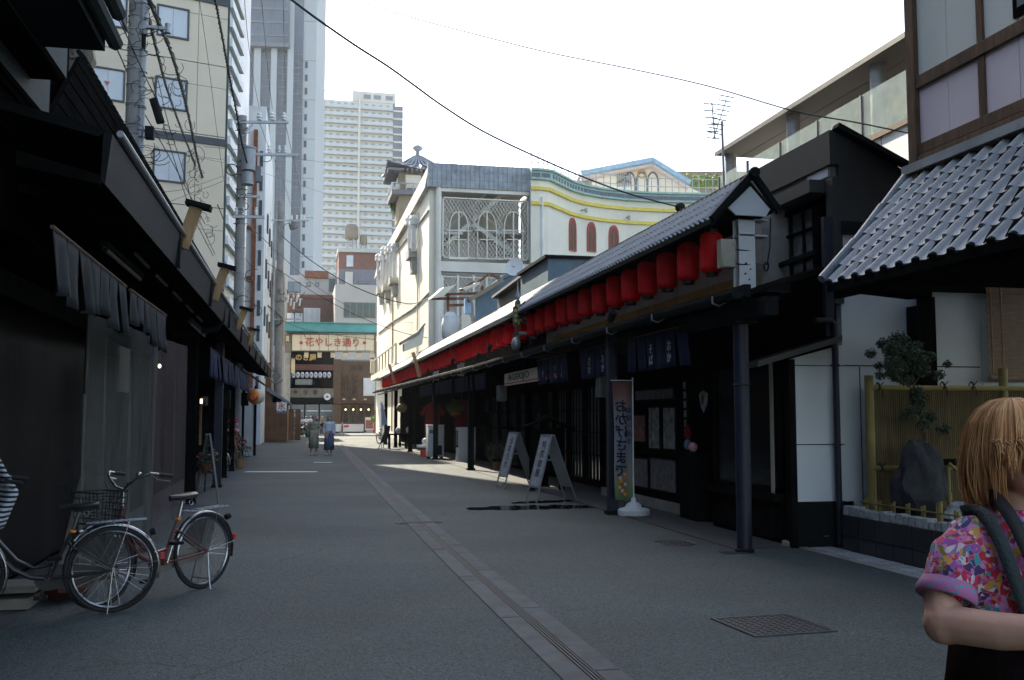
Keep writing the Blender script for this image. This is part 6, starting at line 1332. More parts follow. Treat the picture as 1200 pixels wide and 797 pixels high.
# net curtains
def curtain(name, label, x, y0, y1, z0, z1, m, amp=.05, fr=14, seed=1, lean=0, x2=None):
    x2 = x if x2 is None else x2
    rr = random.Random(seed); p = [rr.uniform(0, 6) for _ in range(4)]
    def fn(u, v): return Vector((x+(x2-x)*u+lean*(1-v)+amp*(sin(u*fr+p[0])*.6+sin(u*fr*2.3+p[1]+v)*.3+sin(u*fr*4.1+p[2])*.12)*(1.1-v*.6), y0+(y1-y0)*u, z0+(z1-z0)*v))
    o = MB().grid(fn, 90, 14).build(name, m, ang=180); return tag(o, label, 'curtain', 'mesh curtains closing the left stalls')
nX = -1.6
yy_ = [pX(px, 600, nX).y for px in (98, 172, 215)]
curtain('mesh_curtain', 'dark square-mesh net curtain behind the nearest bicycle', -2.75, 4.0, 12.6, .08, 2.6, 'mesh_curtain_dark', .06, 12, 1, x2=-2.45)
curtain('mesh_curtain', 'pale crinkled mesh curtain behind the handlebars of the middle bicycle', -1.95, 10.0, 12.4, .05, 2.5, 'mesh_curtain', .07, 16, 2, x2=-1.68)
curtain('plastic_curtain', 'brownish translucent curtain with a lit bulb behind it', -1.70, 12.45, 14.2, .2, 2.5, 'plastic_curtain', .04, 12, 3, x2=-1.50)
q = Vector((-1.66, 12.45, 0)); curtain('mesh_curtain', 'narrow gathered pale curtain edge between the two curtains', -1.66, q.y-.28, q.y+.05, .02, 2.45, 'mesh_curtain', .05, 7, 4, lean=-.05)
q = pX(98, 500, -2.0); t = thing('stall_pole', 'thin pale vertical pole at the edge of the dark net', 'pole', (q.x, q.y, 0)); MB().tube([(q.x, q.y, 0), (q.x, q.y, 1.75)], .016, 8).build('pole', 'panel_grey', t); MB().tube([(q.x, q.y, 1.75), (q.x, q.y, 2.6)], .012, 8).build('upper_pole', 'dark_metal', t)
A = pX(98, 556, -2.1); B = pX(70, 672, -2.1); o = MB().beam(A, B, .03, .10).build('leaning_plank', 'gate_grey'); tag(o, 'grey plank leaning against the stall pole behind the bicycles', 'plank')
q = pX(187, 429, -1.9); t = thing('light_bulb', 'small lit warm light bulb behind the translucent curtain', 'light bulb', q); MB().blob(q, .022, .022, .03).build('bulb', 'bulb', t); MB().tube([q+Z_*.03, q+Z_*.4], .006, 4).build('cord', 'cable', t)
q = pX(144, 432, -2.05); o = MB().box(q.x, q.x+.02, q.y-.35, q.y+.35, q.z-.28, q.z+.25).build('notice_board', 'panel_grey'); tag(o, 'faint grey board behind the top of the pale mesh curtain', 'board')
t = thing('red_bundle', 'red-brown bundle and grey trays on the ground behind the bicycles', 'bundle', (-2.0, 9.3, 0)); MB().blob((-1.9, 9.2, .14), .22, .3, .14, 12, 8, .25).build('cloth_bundle', 'bike_brown', t); MB().box(-2.35, -2.05, 8.6, 9.1, .02, .10).box(-2.4, -2.02, 8.65, 9.05, .14, .19).build('tray', 'gate_grey', t, kind=None)
# posts on the left
for i, (px, py, lb) in enumerate(((222, 590, 'nearest dark post beside the translucent curtain on the left'), (254, 571, 'dark navy post standing left of the flower easel'), (262, 560, 'dark post above the background bicycle'), (271, 552, 'farther thin dark post by the flowers'))):
    g_ = pG(px, py); t = thing('column', lb, 'column', (g_.x, g_.y, 0), 'columns under the left eave'); r = .09 if i < 2 else .07; MB().box(g_.x-r, g_.x+r, g_.y-r, g_.y+r, 0, 3.2).build('shaft', 'navy_steel' if i == 1 else 'black_wood', t, bev=.008); MB().box(g_.x-r-.02, g_.x+r+.02, g_.y-r-.02, g_.y+r+.02, 0, .05).build('foot', 'dark_metal', t)
for px, lb in ((264, 'small dark box lamp on the second left post'), (287, 'small dark box lamp on the farther left post')):
    q = pX(px, 468, -1.75); t = thing('box_lamp', lb, 'lamp', q); MB().box(q.x-.12, q.x+.12, q.y-.12, q.y+.12, q.z-.22, q.z+.22).build('housing', 'dark_metal', t, bev=.01); MB().tube([q+Z_*.2, q+Z_*.55], .015, 5).build('hanger', 'dark_metal', t)
# curtains (noren) on the left
g2 = 'cloth curtains under the left eave'
nx2 = -1.48
def ns2(a, b_, x): return pX(a, 350, x).y, pX(b_, 380, x).y
y0, y1 = ns2(58, 146, nx2); noren('shop_curtain', 'grey tattered cloth curtain hanging at the upper left', (nx2, y0, 2.68), (nx2, y1, 2.66), .44, 7, 'grey_cloth', None, g2, seed=3, ragged=.2)
y0, y1 = ns2(152, 190, nx2); noren('shop_curtain', 'shorter torn grey cloth curtain next to the tattered one', (nx2, y0, 2.66), (nx2, y1+.3, 2.68), .46, 6, 'grey_cloth', None, g2, seed=5, ragged=.45)
for (a, b_, lb) in ((246, 257, 'nearest indigo shop curtain under the left eave'), (260, 273, 'middle indigo shop curtain under the left eave'), (275, 292, 'farthest indigo shop curtain under the left eave')):
    x = -1.62; y0, y1 = pX(a, 430, x).y, pX(b_, 440, x).y; noren('shop_curtain', lb, (x, y0, 2.82+.006*(y0-18)), (x, y1, 2.82+.006*(y1-18)), .55, 4, 'indigo', None, g2, seed=a)
# things in front of the left shops further down
g_ = pG(243, 586); ez_ = thing('display_easel', 'grey A-shaped wooden easel with a basket of ivy on the left', 'easel', (g_.x, g_.y, 0))
tpz = pD(240, 508, g_.y+.4).z; tp = Vector((g_.x-.02, g_.y+.1, tpz))
for (a, b_) in ((229, 582), (257, 594)): q = pG(a, b_); MB().beam(tp+Vector((.03*(1 if a > 240 else -1), 0, 0)), q, .035, .05).build('leg', 'panel_grey', ez_)
q = pG(243, 578); MB().beam(tp, (q.x-.1, q.y+.5, 0), .03, .04).build('leg', 'panel_grey', ez_); A, B = tp.lerp(pG(229, 582), .55), tp.lerp(pG(257, 594), .55); MB().beam(A, B, .03, .04).build('crossbar', 'panel_grey', ez_)
c = (A+B)/2+Z_*.1; bt = thing('ivy_basket', 'hanging basket with ivy and small red flowers on the easel', 'basket', c); MB().lathe(c, [(0, -.16), (.09, -.15), (.13, .02), (.12, .02)], 14).build('basket', 'brown_wall', bt); leafball('leaves', '', '', c+Z_*.1, .22, 260, 'foliage', .04, 7, parent=bt)
for k in range(9): MB().blob(c+Vector((.18*cos(k*2.4), -.1, .1+.12*sin(k*1.7))), .02, .02, .02, 6, 4).build('flower', 'flower_red', bt)
q = pX(238, 470, -2.6); t = thing('wall_sign', 'small pale sign hanging inside the dark left shop', 'sign', q); MB().box(q.x-.02, q.x+.1, q.y-.2, q.y+.3, q.z-.12, q.z+.12).build('board', 'poster_grey', t)
q = pX(236, 495, -2.5); t = thing('lit_menu_strip', 'warm narrow lit strip in the dark left shop doorway', 'lamp', q); MB().box(q.x-.05, q.x, q.y-.08, q.y+.08, q.z-.6, q.z+.5).build('panel', 'timber_pale', t); MB().box(q.x-.04, q.x+.01, q.y-.07, q.y+.07, q.z+.5, q.z+.62).build('lamp', 'lamp_warm', t)
g_ = pG(281, 549); pot(281, 549, None, .17, 'wooden tub of red and pink flowers on the left pavement', 'foliage', 'timber_pale', .3, .34, 260, 'flower_red')
t = thing('flower_tower', 'tall stand of orange and red flowers beside the left shops', 'flower stand', (g_.x-.2, g_.y+.3, 0)); rr = random.Random(3)
MB().tube([(g_.x-.25, g_.y+.2, 0), (g_.x-.3, g_.y+.2, 1.45)], .02, 6).build('stand', 'timber', t)
for k in range(30):
    h = rr.uniform(.5, 1.55); MB().blob((g_.x-.25+rr.uniform(-.22, .22)*(1.9-h), g_.y+.2+rr.uniform(-.2, .2), h), .055, .055, .045, 7, 5).build('flower', rr.choice(('flower_orange', 'flower_red', 'flower_red', 'flower_pink')), t)
leafball('leaves', '', '', (g_.x-.25, g_.y+.2, .85), .32, 200, 'foliage', .06, 8, parent=t)
A, B = pG(282, 549), pD(275, 503, 31); t = thing('leaning_board', 'pale thin easel frame leaning beside the flowers', 'easel', (A.x, A.y, 0)); B = Vector((A.x-.25, A.y-.3, 1.15)); MB().beam(A+Y_*.0, B, .04, .05).build('leg', 'timber_pale', t); MB().beam(A+Y_*.5, B+Y_*.3, .04, .05).build('leg', 'timber_pale', t)
q = pX(300, 465, -1.35); t = thing('paper_lantern', 'white paper lantern with red spiral crest hanging at the end of the left row', 'lantern', q); MB().blob(q, .28, .24, .26, 20, 12).build('paper_body', 'lamp_paper', t); MB().blob(q+Vector((-.05, -.06, 0)), .23, .22, .235, 20, 12).build('red_face', 'flower_orange', t)
MB().ring(q+Vector((-.06, -.25, 0)), .11, .03, Vector((.1, 1, 0)), 16, 6, 0, 4.2).build('red_crest', 'letter_red', t); MB().tube([q+Z_*.3, q+Z_*.5], .01, 4).build('hook', 'cable', t)
MB().beam((-1.3, 24, 2.66), (-1.3, 44, 2.86), .05, .05).build('awning_rail', 'dark_metal', le)
t = thing('white_door_panel', 'pale blue-white door panel at the far end of the left row', 'door', (-2.2, 40, 0)); A = pY(287, 455, 42); B = pY(297, 515, 42); MB().box(A.x, B.x, 42, 42.1, 0, A.z).build('panel', 'white_paint', t, smooth=False); MB().box(B.x, B.x+.1, 41.95, 42.1, 0, A.z+.1).build('frame', 'black_wood', t)
MB().box(-6, A.x, 42, 42.2, 0, 3.3).build('partition', 'shop_dark', t)
# low brown building before the poles and gate on the left
yq = 66; A, B = pY(299, 452, yq), pY(337, 478, yq); t = thing('brown_kiosk', 'low brown shuttered building behind the utility poles on the left', 'building', ((A.x+B.x)/2, yq, 0))
MB().box(-9, A.x+1.0, yq, yq+8, 0, A.z+1.5).build('wall', 'brown_wall', t, smooth=False); z2 = pY(330, 472, yq).z; MB().box(A.x+1.0, B.x, yq, yq+8, 0, z2).build('side_wall', 'brown_wall', t, smooth=False)
MB().prism([pY(312, 452, yq-.3), pY(341, 472, yq-.3), pY(341, 475, yq-.3), pY(312, 458, yq-.3)], (0, 8, 0)).build('roof', 'slate', t, smooth=False)
for i in range(8): x = A.x-.4+i*.42; MB().box(x, x+.36, yq-.05, yq, .1, 2.1).build('shutter_slat', 'brown_wall', t, smooth=False)
for i in range(5): g_ = pG(304+i*5.5, 517-(i % 2)); pot(304+i*5.5, 517, None, .12, ['small potted shrub at the left foot of the brown shutters', 'second small shrub by the utility pole foot', 'small shrub right behind the slim steel pole', 'small shrub between pole and brown side wall', 'rightmost small shrub at the brown kiosk'][i], 'foliage', 'concrete', .2, .3, 120)
q = pY(330.5, 478, yq-1.2); t = thing('ice_flag', 'white flag with red kanji for ice and blue waves', 'flag', q); k = yq/FPX; MB().box(q.x-6*k, q.x+5*k, q.y, q.y+.03, q.z-6*k, q.z+6*k).build('cloth', 'white_paint', t); MB().prism([(q.x-6*k, q.y-.02, q.z-6*k), (q.x+5*k, q.y-.02, q.z-6*k), (q.x+5*k, q.y-.02, q.z-4*k), (q.x+2*k, q.y-.02, q.z-2.5*k), (q.x-2*k, q.y-.02, q.z-4*k), (q.x-6*k, q.y-.02, q.z-2.5*k)], (0, .015, 0)).build('blue_waves', 'blue_paint', t, smooth=False); text('氷', 8.5*k, (q.x-.5*k, q.y-.03, q.z+1.2*k), X_, Z_, 'letter_red', t, bold=.01)
q = pY(324, 441, yq-1.5); t = thing('round_sign', 'round cream shop sign on a curved bracket above the brown kiosk', 'sign', q); MB().ring(q, .42, .06, Y_, 24, 6, .5, 4.6).build('ring', 'gate_grey', t); MB().lathe(q, [(0, -.03), (.26, -.03), (.26, .03), (0, .03)], 20, Y_).build('disc', 'panel_grey', t)
t = thing('pink_wall', 'narrow dusty pink wall strip beside the utility poles', 'wall', (pY(325, 430, 80).x, 80, 0)); A, B = pY(319, 405, 80), pY(333, 440, 80); MB().box(A.x, B.x, 80, 81, 0, A.z).build('wall', 'plaster_pink', t, smooth=False)
# ================================================================ GATE
GYY = 100.0; gt = thing('street_gate', 'street gate with teal roof, cream sign with red Japanese writing and grey posts', 'gate', (pY(393, 500, GYY).x, GYY, 0))
def gb_(px0, px1, py0, py1, y0=-.2, y1=.2): A, B = pY(px0, py0, GYY), pY(px1, py1, GYY); return MB().box(A.x, B.x, GYY+y0, GYY+y1, B.z, A.z)
m = MB(); A, B = pY(334, 377.5, GYY), pY(450.5, 391, GYY); m.prism([(A.x, GYY-.9, B.z), (A.x, GYY-.75, A.z), (A.x, GYY+.75, A.z), (A.x, GYY+.9, B.z)], (B.x-A.x, 0, 0)); m.build('roof', 'teal', gt, smooth=False)
for py in (379.5, 389.5): gb_(333.5, 451, py-.8, py+.8, -.95, .95).build('roof_trim', 'teal', gt, smooth=False)
gb_(336, 447, 391, 392.5, -.4, .4).build('top_beam', 'gate_grey', gt); gb_(336, 447, 411, 413, -.3, .3).build('bottom_beam', 'gate_grey', gt)
for i in range(9): a = 342+i*(438.5-342)/9; gb_(a+.4, a+(438.5-342)/9-.4, 392.5, 411).build('sign_panel', 'sign_cream', gt, smooth=False)
gb_(341, 439.5, 392, 411.5, -.12, .12).build('sign_back', 'gate_grey', gt)
c = pY(390, 402, GYY); k = GYY/FPX
text('花やしき通り', 10.6*k, (c.x, GYY-.26, c.z), X_, Z_, 'letter_red', gt, bold=.012)
for px in (353, 427): q = pY(px, 402, GYY); MB().blob((q.x, GYY-.24, q.z), .17, .03, .17).build('red_rosette', 'letter_red', gt)
for (a, b_) in ((333.8, 341), (438.8, 447)):
    gb_(a, b_, 391.5, 414, -.35, .35).build('end_housing', 'gate_grey', gt, smooth=False); gb_(a+1.5, b_-1.5, 394, 400, -.4, -.35).build('end_lamp', 'lamp_paper', gt)
for px in (337, 443.5):
    A = pY(px, 414, GYY); MB().tube([(A.x, GYY, 2.3), (A.x, GYY, A.z)], .32, 14).build('post', 'gate_post', gt); MB().tube([(A.x, GYY, 0), (A.x, GYY, 2.3)], .335, 14).build('red_sleeve', 'red_paint', gt)
for px in (359, 374.5, 390, 405, 420.5): 
    q = pY(px, 416, GYY); f = MB().box(q.x-.2, q.x+.2, GYY-.2, GYY+.2, q.z-.27, q.z+.2).build('hanging_lamp', 'lamp_paper', gt); MB().box(q.x-.23, q.x+.23, GYY-.23, GYY+.23, q.z+.2, q.z+.3).build('lamp_cap', 'gate_grey', f); MB().tube([(q.x, GYY, q.z+.3), (q.x, GYY, q.z+.5)], .03, 4).build('chain', 'gate_grey', f)
for px in (343.5, 436): gb_(px-2, px+2, 421, 437, -.25, .25).build('side_lamp', 'lamp_paper', gt, smooth=False); gb_(px-2.3, px+2.3, 419.5, 421, -.3, .3).build('side_lamp_cap', 'gate_grey', gt, smooth=False)
gb_(434, 438, 411, 419, -.25, .25).build('side_lamp', 'lamp_paper', gt, smooth=False)
# ================================================================ SHOPS BEYOND THE GATE
BY = 114.0
def bb(px0, px1, py0, py1, y0, y1): A, B = pY(px0, py0, BY), pY(px1, py1, BY); return MB().box(A.x, B.x, BY+y0, BY+y1, B.z, A.z)
s1 = thing('corner_shop', 'dark multi-sign shop with grey kanji signboard seen through the gate', 'building', (pY(365, 500, BY).x, BY, 0))
bb(300, 392, 405, 508, .3, 8).build('wall', 'shop_dark', s1, smooth=False)
bb(340, 391, 455, 466, -.1, .3).build('kanji_sign', 'gate_grey', s1, smooth=False)
k = BY/FPX; c = pY(358, 460, BY); text('金　生　堂', 5.6*k, (c.x, BY-.14, c.z), X_, Z_, 'letter_black', s1, bold=.01)
q = pY(383.5, 465, BY-.6); MB().lathe(q, [(0, 0), (.38, 0), (.38, .1), (0, .1)], 20, -Y_).build('round_sign', 'white_paint', s1); MB().blob(q-Y_*.12, .16, .03, .14).build('emblem', 'slate', s1)
bb(342, 391, 427, 434, -.2, .3).build('red_eave', 'bike_brown', s1, smooth=False)
for i in range(9): q = pY(344+i*5.2, 439.5, BY-.3); MB().blob(q, .22, .2, .34, 10, 8).build('white_lantern', 'white_shirt', s1); text('祭', .26, (q.x, q.y-.22, q.z), X_, Z_, 'letter_black', s1)
c = pY(352, 419, BY-.2); text('のさ屋', 8*k, (c.x+.6, BY+.2, c.z), X_, Z_, 'gold', s1, bold=.03)
f = bb(346, 366, 444, 451, .2, .29).build('upper_window', 'mullion', s1)
for i in range(3): bb(347+i*6.5, 352+i*6.5, 445, 450, .17, .2).build('pane', 'glass', f)
bb(340, 391, 466, 473, .0, .3).build('shutter_box', 'dark_metal', s1, smooth=False)
for i in range(3): f = bb(341+i*17, 356+i*17, 474, 507, .2, .29).build('shop_window', 'mullion', s1); bb(342+i*17, 355+i*17, 475, 506, .17, .2).build('pane', 'glass', f); bb(342+i*17, 355+i*17, 481, 482, .14, .17).build('transom', 'white_paint', f)
bb(342, 351, 484, 489, .1, .17).build('notice', 'poster_grey', s1)
s2 = thing('wooden_restaurant', 'brown wooden-fronted restaurant with vertical signs and a blank white board beyond the gate', 'building', (pY(420, 500, BY).x, BY, 0))
bb(392, 470, 423, 508, .3, 8).build('wall', 'timber', s2, smooth=False); bb(392, 447, 411, 422, .2, .9).build('grey_storey', 'grey_building', s2, smooth=False)
for i in range(18): bb(398+i*2.7, 400.2+i*2.7, 424, 472, .2, .3).build('board', 'oak', s2, smooth=False)
bb(391, 399, 421, 508, .0, .3).build('corner_pier', 'oak', s2, smooth=False)
for px, s in ((402.5, 'そばうどん'), (409.5, 'てんぷら'), (416.5, 'すし御膳')):
    bb(px-2.2, px+2.2, 440, 468, .05, .2).build('vertical_sign', 'timber', s2, smooth=False); c = pY(px, 454, BY); text('\n'.join(s), 4.2*k, (c.x, BY+.03, c.z), X_, Z_, 'letter_black', s2, bold=.02, spacing=1.0)
c = pY(418, 432, BY); text('浅草', 8*k, (c.x, BY+.16, c.z), X_, Z_, 'letter_black', s2, bold=.02)
bb(426, 442, 443, 464, -.1, .2).build('blank_board', 'white_paint', s2, smooth=False)
for px in (403, 415, 428): q = pY(px, 468, BY-.3); MB().box(q.x-.15, q.x+.15, q.y-.1, q.y+.1, q.z-.08, q.z+.08).build('sign_lamp', 'lamp_paper', s2)
for i in range(5): f = bb(401+i*9, 409+i*9, 474, 496, .15, .29).build('window', 'oak', s2, smooth=False); bb(402+i*9, 408+i*9, 475, 495, .12, .15).build('pane', 'interior', f, smooth=False); q = pY(405+i*9, 480, BY); MB().blob((q.x, BY+.08, q.z), .1, .05, .1).build('warm_lamp', 'lamp_warm', f)
bb(392, 470, 470, 473, -.3, .3).build('canopy', 'timber', s2, smooth=False)
def bar(px0, px1, py0, py1, y, label, m='white_paint'):
    A, B = pY(px0, py0, y), pY(px1, py1, y); t = thing('barrier_panel', label, 'barrier', ((A.x+B.x)/2, y, 0)); MB().box(A.x, B.x, y, y+.12, .12, A.z).build('panel', m, t, smooth=False); MB().box(A.x, B.x, y-.02, y+.14, 0, .12).build('base', 'dark_metal', t); return t
t = bar(402, 426, 497, 508, 105, 'large white hoarding panel in front of the wooden restaurant'); q = pY(406, 499.5, 104.95); MB().box(q.x-.25, q.x+.25, 104.93, 104.99, q.z-.1, q.z+.1).build('red_label', 'red_paint', t)
bar(390, 400, 497, 507, 106, 'smaller white hoarding panel left of the large one'); q = pG(401, 509.5); t = thing('trestle', 'folded cream trestle between the two hoarding panels', 'trestle', (q.x, q.y, 0))
for s in (-1, 1): MB().beam((q.x, q.y, 1.2), (q.x+s*.25, q.y, 0), .06, .06).build('leg', 'sign_cream', t)
A, B = pY(428, 489, 104), pY(438, 508, 104); t = thing('poster_stand', 'red and pink poster stand beside the right gate post', 'sign', ((A.x+B.x)/2, 104, 0)); MB().box(A.x, B.x, 104, 104.08, .3, A.z).build('frame', 'sign_cream', t); MB().box(A.x+.06, B.x-.06, 103.97, 104, .45, A.z-.3).build('poster', 'poster_red', t); MB().box(A.x+.1, B.x-.1, 104, 104.1, 0, .3).build('foot', 'galvanised', t)
q = pG(441, 509); leafball('green_shrub', 'yellow-green shrub in front of the right gate post', 'bush', (q.x, q.y+2, 1.4), .45, 250, 'foliage_bright', .1, 31)
# ================================================================ POLES AND CABLES
def clampring(x, y, z, r, t): MB().ring((x, y, z), r, .012, Z_, 16, 5).build('clamp', 'galvanised', t)
p1x, p1y = -3.52, 22.0
u1 = thing('utility_pole', 'thick concrete utility pole with grey steel pipe beside it in front of the sand-coloured building', 'utility pole', (p1x, p1y, 0), 'utility poles on the left')
MB().tube([(p1x, p1y, 0), (p1x, p1y, 15)], [.19, .15], 18).build('shaft', 'pole_concrete', u1)
xx = pY(165, 120, p1y-.1).x; za, zb7 = pY(165, 195, p1y).z, pY(165, 8, p1y).z
MB().tube([(xx, p1y-.05, 2), (xx, p1y-.05, pY(165, 60, p1y).z)], .085, 12).build('steel_pipe', 'pole_steel', u1); MB().tube([(xx, p1y-.05, pY(165, 42, p1y).z), (xx, p1y-.05, 15)], .10, 12).build('steel_pipe', 'pole_steel', u1); MB().tube([(xx, p1y-.05, pY(165, 62, p1y).z), (xx, p1y-.05, pY(165, 40, p1y).z)], .06, 8).build('pipe_joint', 'dark_metal', u1)
for py in (20, 36, 57, 82, 100, 122, 124, 150, 158): clampring(p1x, p1y, pY(155, py, p1y).z, .17, u1); clampring(xx, p1y-.05, pY(155, py+3, p1y).z, .10, u1)
q = pY(176, 156, p1y-.2); MB().box(q.x-.1, q.x+.08, q.y-.1, q.y+.1, q.z-.13, q.z+.13).build('junction_box', 'dark_metal', u1, bev=.01); q = pY(184, 130, p1y-.3); MB().tube([q+Z_*.25-X_*.08, q-Z_*.25+X_*.08], .09, 10).build('splice_case', 'dark_metal', u1)
q = pY(175, 32, p1y-.1); MB().beam(q-X_*.2, q+X_*.38, .07, .07).build('crossarm', 'galvanised', u1); MB().lathe(q+X_*.38, [(0, -.12), (.07, -.1), (.05, 0), (.07, .1), (0, .12)], 12).build('insulator', 'galvanised', u1)
rr = random.Random(21)
for i in range(46):   # coiled service wires round the pole
    py = rr.uniform(5, 185); px = rr.uniform(145, 200 if py > 60 else 180); c = pY(px, py, p1y-.25); r = rr.uniform(.06, .22); a0 = rr.uniform(0, 6); pts = [c+Vector((r*cos(a0+j*.55)*(1+.05*j), -.05*sin(j), r*sin(a0+j*.55)*.9)) for j in range(rr.randint(5, 11))]; MB().tube(pts, .008, 4).build('service_wire', 'cable', u1)
p2x, p2y = -2.10, 36.0
u2 = thing('utility_pole', 'concrete utility pole carrying a grey transformer and two crossarms', 'utility pole', (p2x, p2y, 0), 'utility poles on the left')
def z2_(py): return pY(283, py, p2y).z
MB().tube([(p2x, p2y, 0), (p2x, p2y, z2_(136))], [.2, .15], 14).build('shaft', 'pole_concrete', u2)
def arm(px0, px1, py, u, y, ins=(), m='galvanised', up_=True, big=False):
    A, B = pY(px0, py, y), pY(px1, py+.5, y); MB().beam(A, B, .09, .09).build('crossarm', m, u)
    for px in ins:
        q = pY(px, py, y); s = .06 if not big else .09; MB().lathe(q+Z_*.05, [(0, 0), (s, .02), (s*.6, .08), (s*1.2, .12), (s*.6, .2), (s*.9, .25), (0, .3)], 10).build('insulator', 'ceramic', u)
arm(275, 338, 143, u2, p2y-.2, (304, 319, 333), big=True); arm(298, 350, 181, u2, p2y-.2, (315, 327, 334)); arm(279, 305, 230, u2, p2y-.15); arm(273, 310, 254, u2, p2y-.2, (277, 285, 300))
MB().beam(pY(284, 160, p2y-.2), pY(296, 146, p2y-.2), .05, .05).build('brace', 'galvanised', u2)
q = pY(292, 175, p2y-.2); q1 = pY(292, 202, p2y-.2); MB().lathe((q.x, p2y-.45, 0), [(0, q.z), (.26, q.z), (.27, q.z-.05), (.24, q.z-.08), (.24, q1.z), (0, q1.z)], 18).build('transformer', 'pole_steel', u2); q2_ = pY(291, 218, p2y-.2)
MB().lathe((q.x-.02, p2y-.4, 0), [(0, q1.z-.05), (.2, q1.z-.05), (.22, q2_.z), (0, q2_.z)], 14).build('transformer_base', 'pole_steel', u2)
q = pY(303, 205, p2y-.2); MB().box(q.x-.09, q.x+.09, p2y-.4, p2y-.15, q.z-.28, q.z+.28).build('switch_box', 'slate', u2, bev=.01)
MB().ring(pY(272, 199, p2y-.4), .2, .02, Y_, 20, 5).build('cable_drum', 'cable', u2)
for py in (150, 170, 196, 222, 245, 262, 290, 320, 350, 372): clampring(p2x, p2y, z2_(py), .185, u2)
for i in range(16):
    py = rr.choice((150, 190, 200, 225, 235, 260, 330, 360)); c = pY(rr.uniform(276, 312), py+rr.uniform(-8, 8), p2y-.3); r = rr.uniform(.1, .32); a0 = rr.uniform(0, 6); MB().tube([c+Vector((r*cos(a0+j*.55), 0, r*sin(a0+j*.55)*.8)) for j in range(rr.randint(4, 9))], .012, 4).build('service_wire', 'cable', u2)
p3 = pG(325, 515.5); p3x, p3y = p3.x, 70.0; p3x = pY(325, 480, p3y).x
u3 = thing('utility_pole', 'farthest concrete utility pole rising beside the slim steel pole before the gate', 'utility pole', (p3x, p3y, 0), 'utility poles on the left')
MB().tube([(p3x, p3y, 0), (p3x, p3y, pY(325, 236, p3y).z)], [.28, .22], 14).build('shaft', 'pole_concrete', u3)
arm(318, 362, 258, u3, p3y-.3, (336, 342, 348, 353, 357)); arm(330, 355, 350, u3, p3y-.3, (338, 344, 350)); arm(318, 352, 374, u3, p3y-.3)
q = pY(343, 262, p3y-.3); MB().tube([q, pY(345, 268, p3y-.3)], .3, 8).build('transformer', 'panel_grey', u3)
for i in range(14): c = pY(rr.uniform(318, 356), rr.choice((262, 345, 355, 372, 392))+rr.uniform(-5, 5), p3y-.4); r = rr.uniform(.2, .6); a0 = rr.uniform(0, 6); MB().tube([c+Vector((r*cos(a0+j*.55), 0, r*sin(a0+j*.55)*.8)) for j in range(rr.randint(4, 9))], .02, 4).build('service_wire', 'cable', u3)
for i in range(5): q = pY(337+i*3.5, 350+(i % 3)*4, p3y-.45); MB().tube([q-Z_*.25, q+Z_*.25+X_*.05], .07, 6).build('cut_out_switch', 'ceramic', u3)
q = pG(317, 517.5); o = MB().tube([(q.x, q.y, 0), (q.x, q.y, 3.4)], .16, 12).tube([(q.x, q.y, 3.4), (q.x, q.y, pY(316, 262, q.y).z)], .09, 10); t = thing('steel_pole', 'slim grey steel pole standing just left of the farthest utility pole', 'pole', (q.x, q.y, 0)); o.build('shaft', 'pole_steel', t, kind=None)
def cable(label, pts, d0, d1, r=.01, braid=0, grp='overhead cables'):
    L = [0]
    for a, b_ in zip(pts, pts[1:]): L.append(L[-1]+math.hypot(b_[0]-a[0], b_[1]-a[1]))
    P = [pD(px, py, d0+(d1-d0)*l/L[-1]) for (px, py), l in zip(pts, L)]
    # smooth curve through the surveyed points
    Q = []
    for i in range(len(P)-1):
        p0, p1, p2, p3_ = P[max(i-1, 0)], P[i], P[i+1], P[min(i+2, len(P)-1)]
        for j in range(6):
            t = j/6; Q.append(.5*((2*p1)+(p2-p0)*t+(2*p0-5*p1+4*p2-p3_)*t*t+(3*p1-p0-3*p2+p3_)*t**3))
    Q.append(P[-1])
    if not braid: o = MB().tube(Q, r, 5).build('overhead_cable', 'cable'); return tag(o, label, 'cable', grp)
    t = thing('overhead_cable', label, 'cable', P[0], grp); MB().tube(Q, r, 6).build('core', 'cable', t); rr = random.Random(len(pts)); tot = sum((b_-a).length for a, b_ in zip(Q, Q[1:])); acc = 0; W = []
    for i in range(len(Q)-1):
        n = max(2, int((Q[i+1]-Q[i]).length/.07))
        for j in range(n): s = acc; p = Q[i].lerp(Q[i+1], j/n); acc += (Q[i+1]-Q[i]).length/n; W.append(p+Vector((cos(acc*30), 0, sin(acc*30)))*r*1.6)
    MB().tube(W, r*.5, 4).build('binding_wire', 'cable', t); return t
cable('thick black cable swooping from the top left to the black roof in the upper right', [(330, -8), (342, 0), (370, 21), (416, 53), (452, 76), (480, 96), (520, 125), (570, 156), (640, 189), (690, 210), (740, 228), (797, 243)], 10, 16.8, .014)
cable('long thin cable crossing the sky to the timber-framed house', [(405, -3), (480, 20), (560, 41), (640, 61), (740, 81), (830, 101), (930, 130), (1000, 143), (1064, 156)], 14, 9.6, .008)
cable('very thin wire crossing the sky above the antenna', [(660, 60), (720, 74), (800, 80), (870, 80), (950, 77), (1012, 73)], 22, 14, .004)
cable('thick braided cable bundle hanging right of the nearest utility pole', [(172, -8), (190, 35), (202, 65), (212, 100), (222, 140), (235, 200), (255, 262), (272, 310), (300, 345), (330, 372)], 19, 68, .035, 1)
cable('second braided cable bundle close to the nearest utility pole', [(164, -8), (174, 20), (184, 60), (196, 105), (212, 150), (226, 186), (246, 240), (262, 290), (292, 330), (322, 368)], 21, 68, .03, 1)
cable('steep braided cable running down in front of the striped flank', [(251, -8), (258, 30), (264, 62), (270, 95), (277, 130), (283, 165), (292, 200), (298, 216)], 24, 35.5, .028, 1)
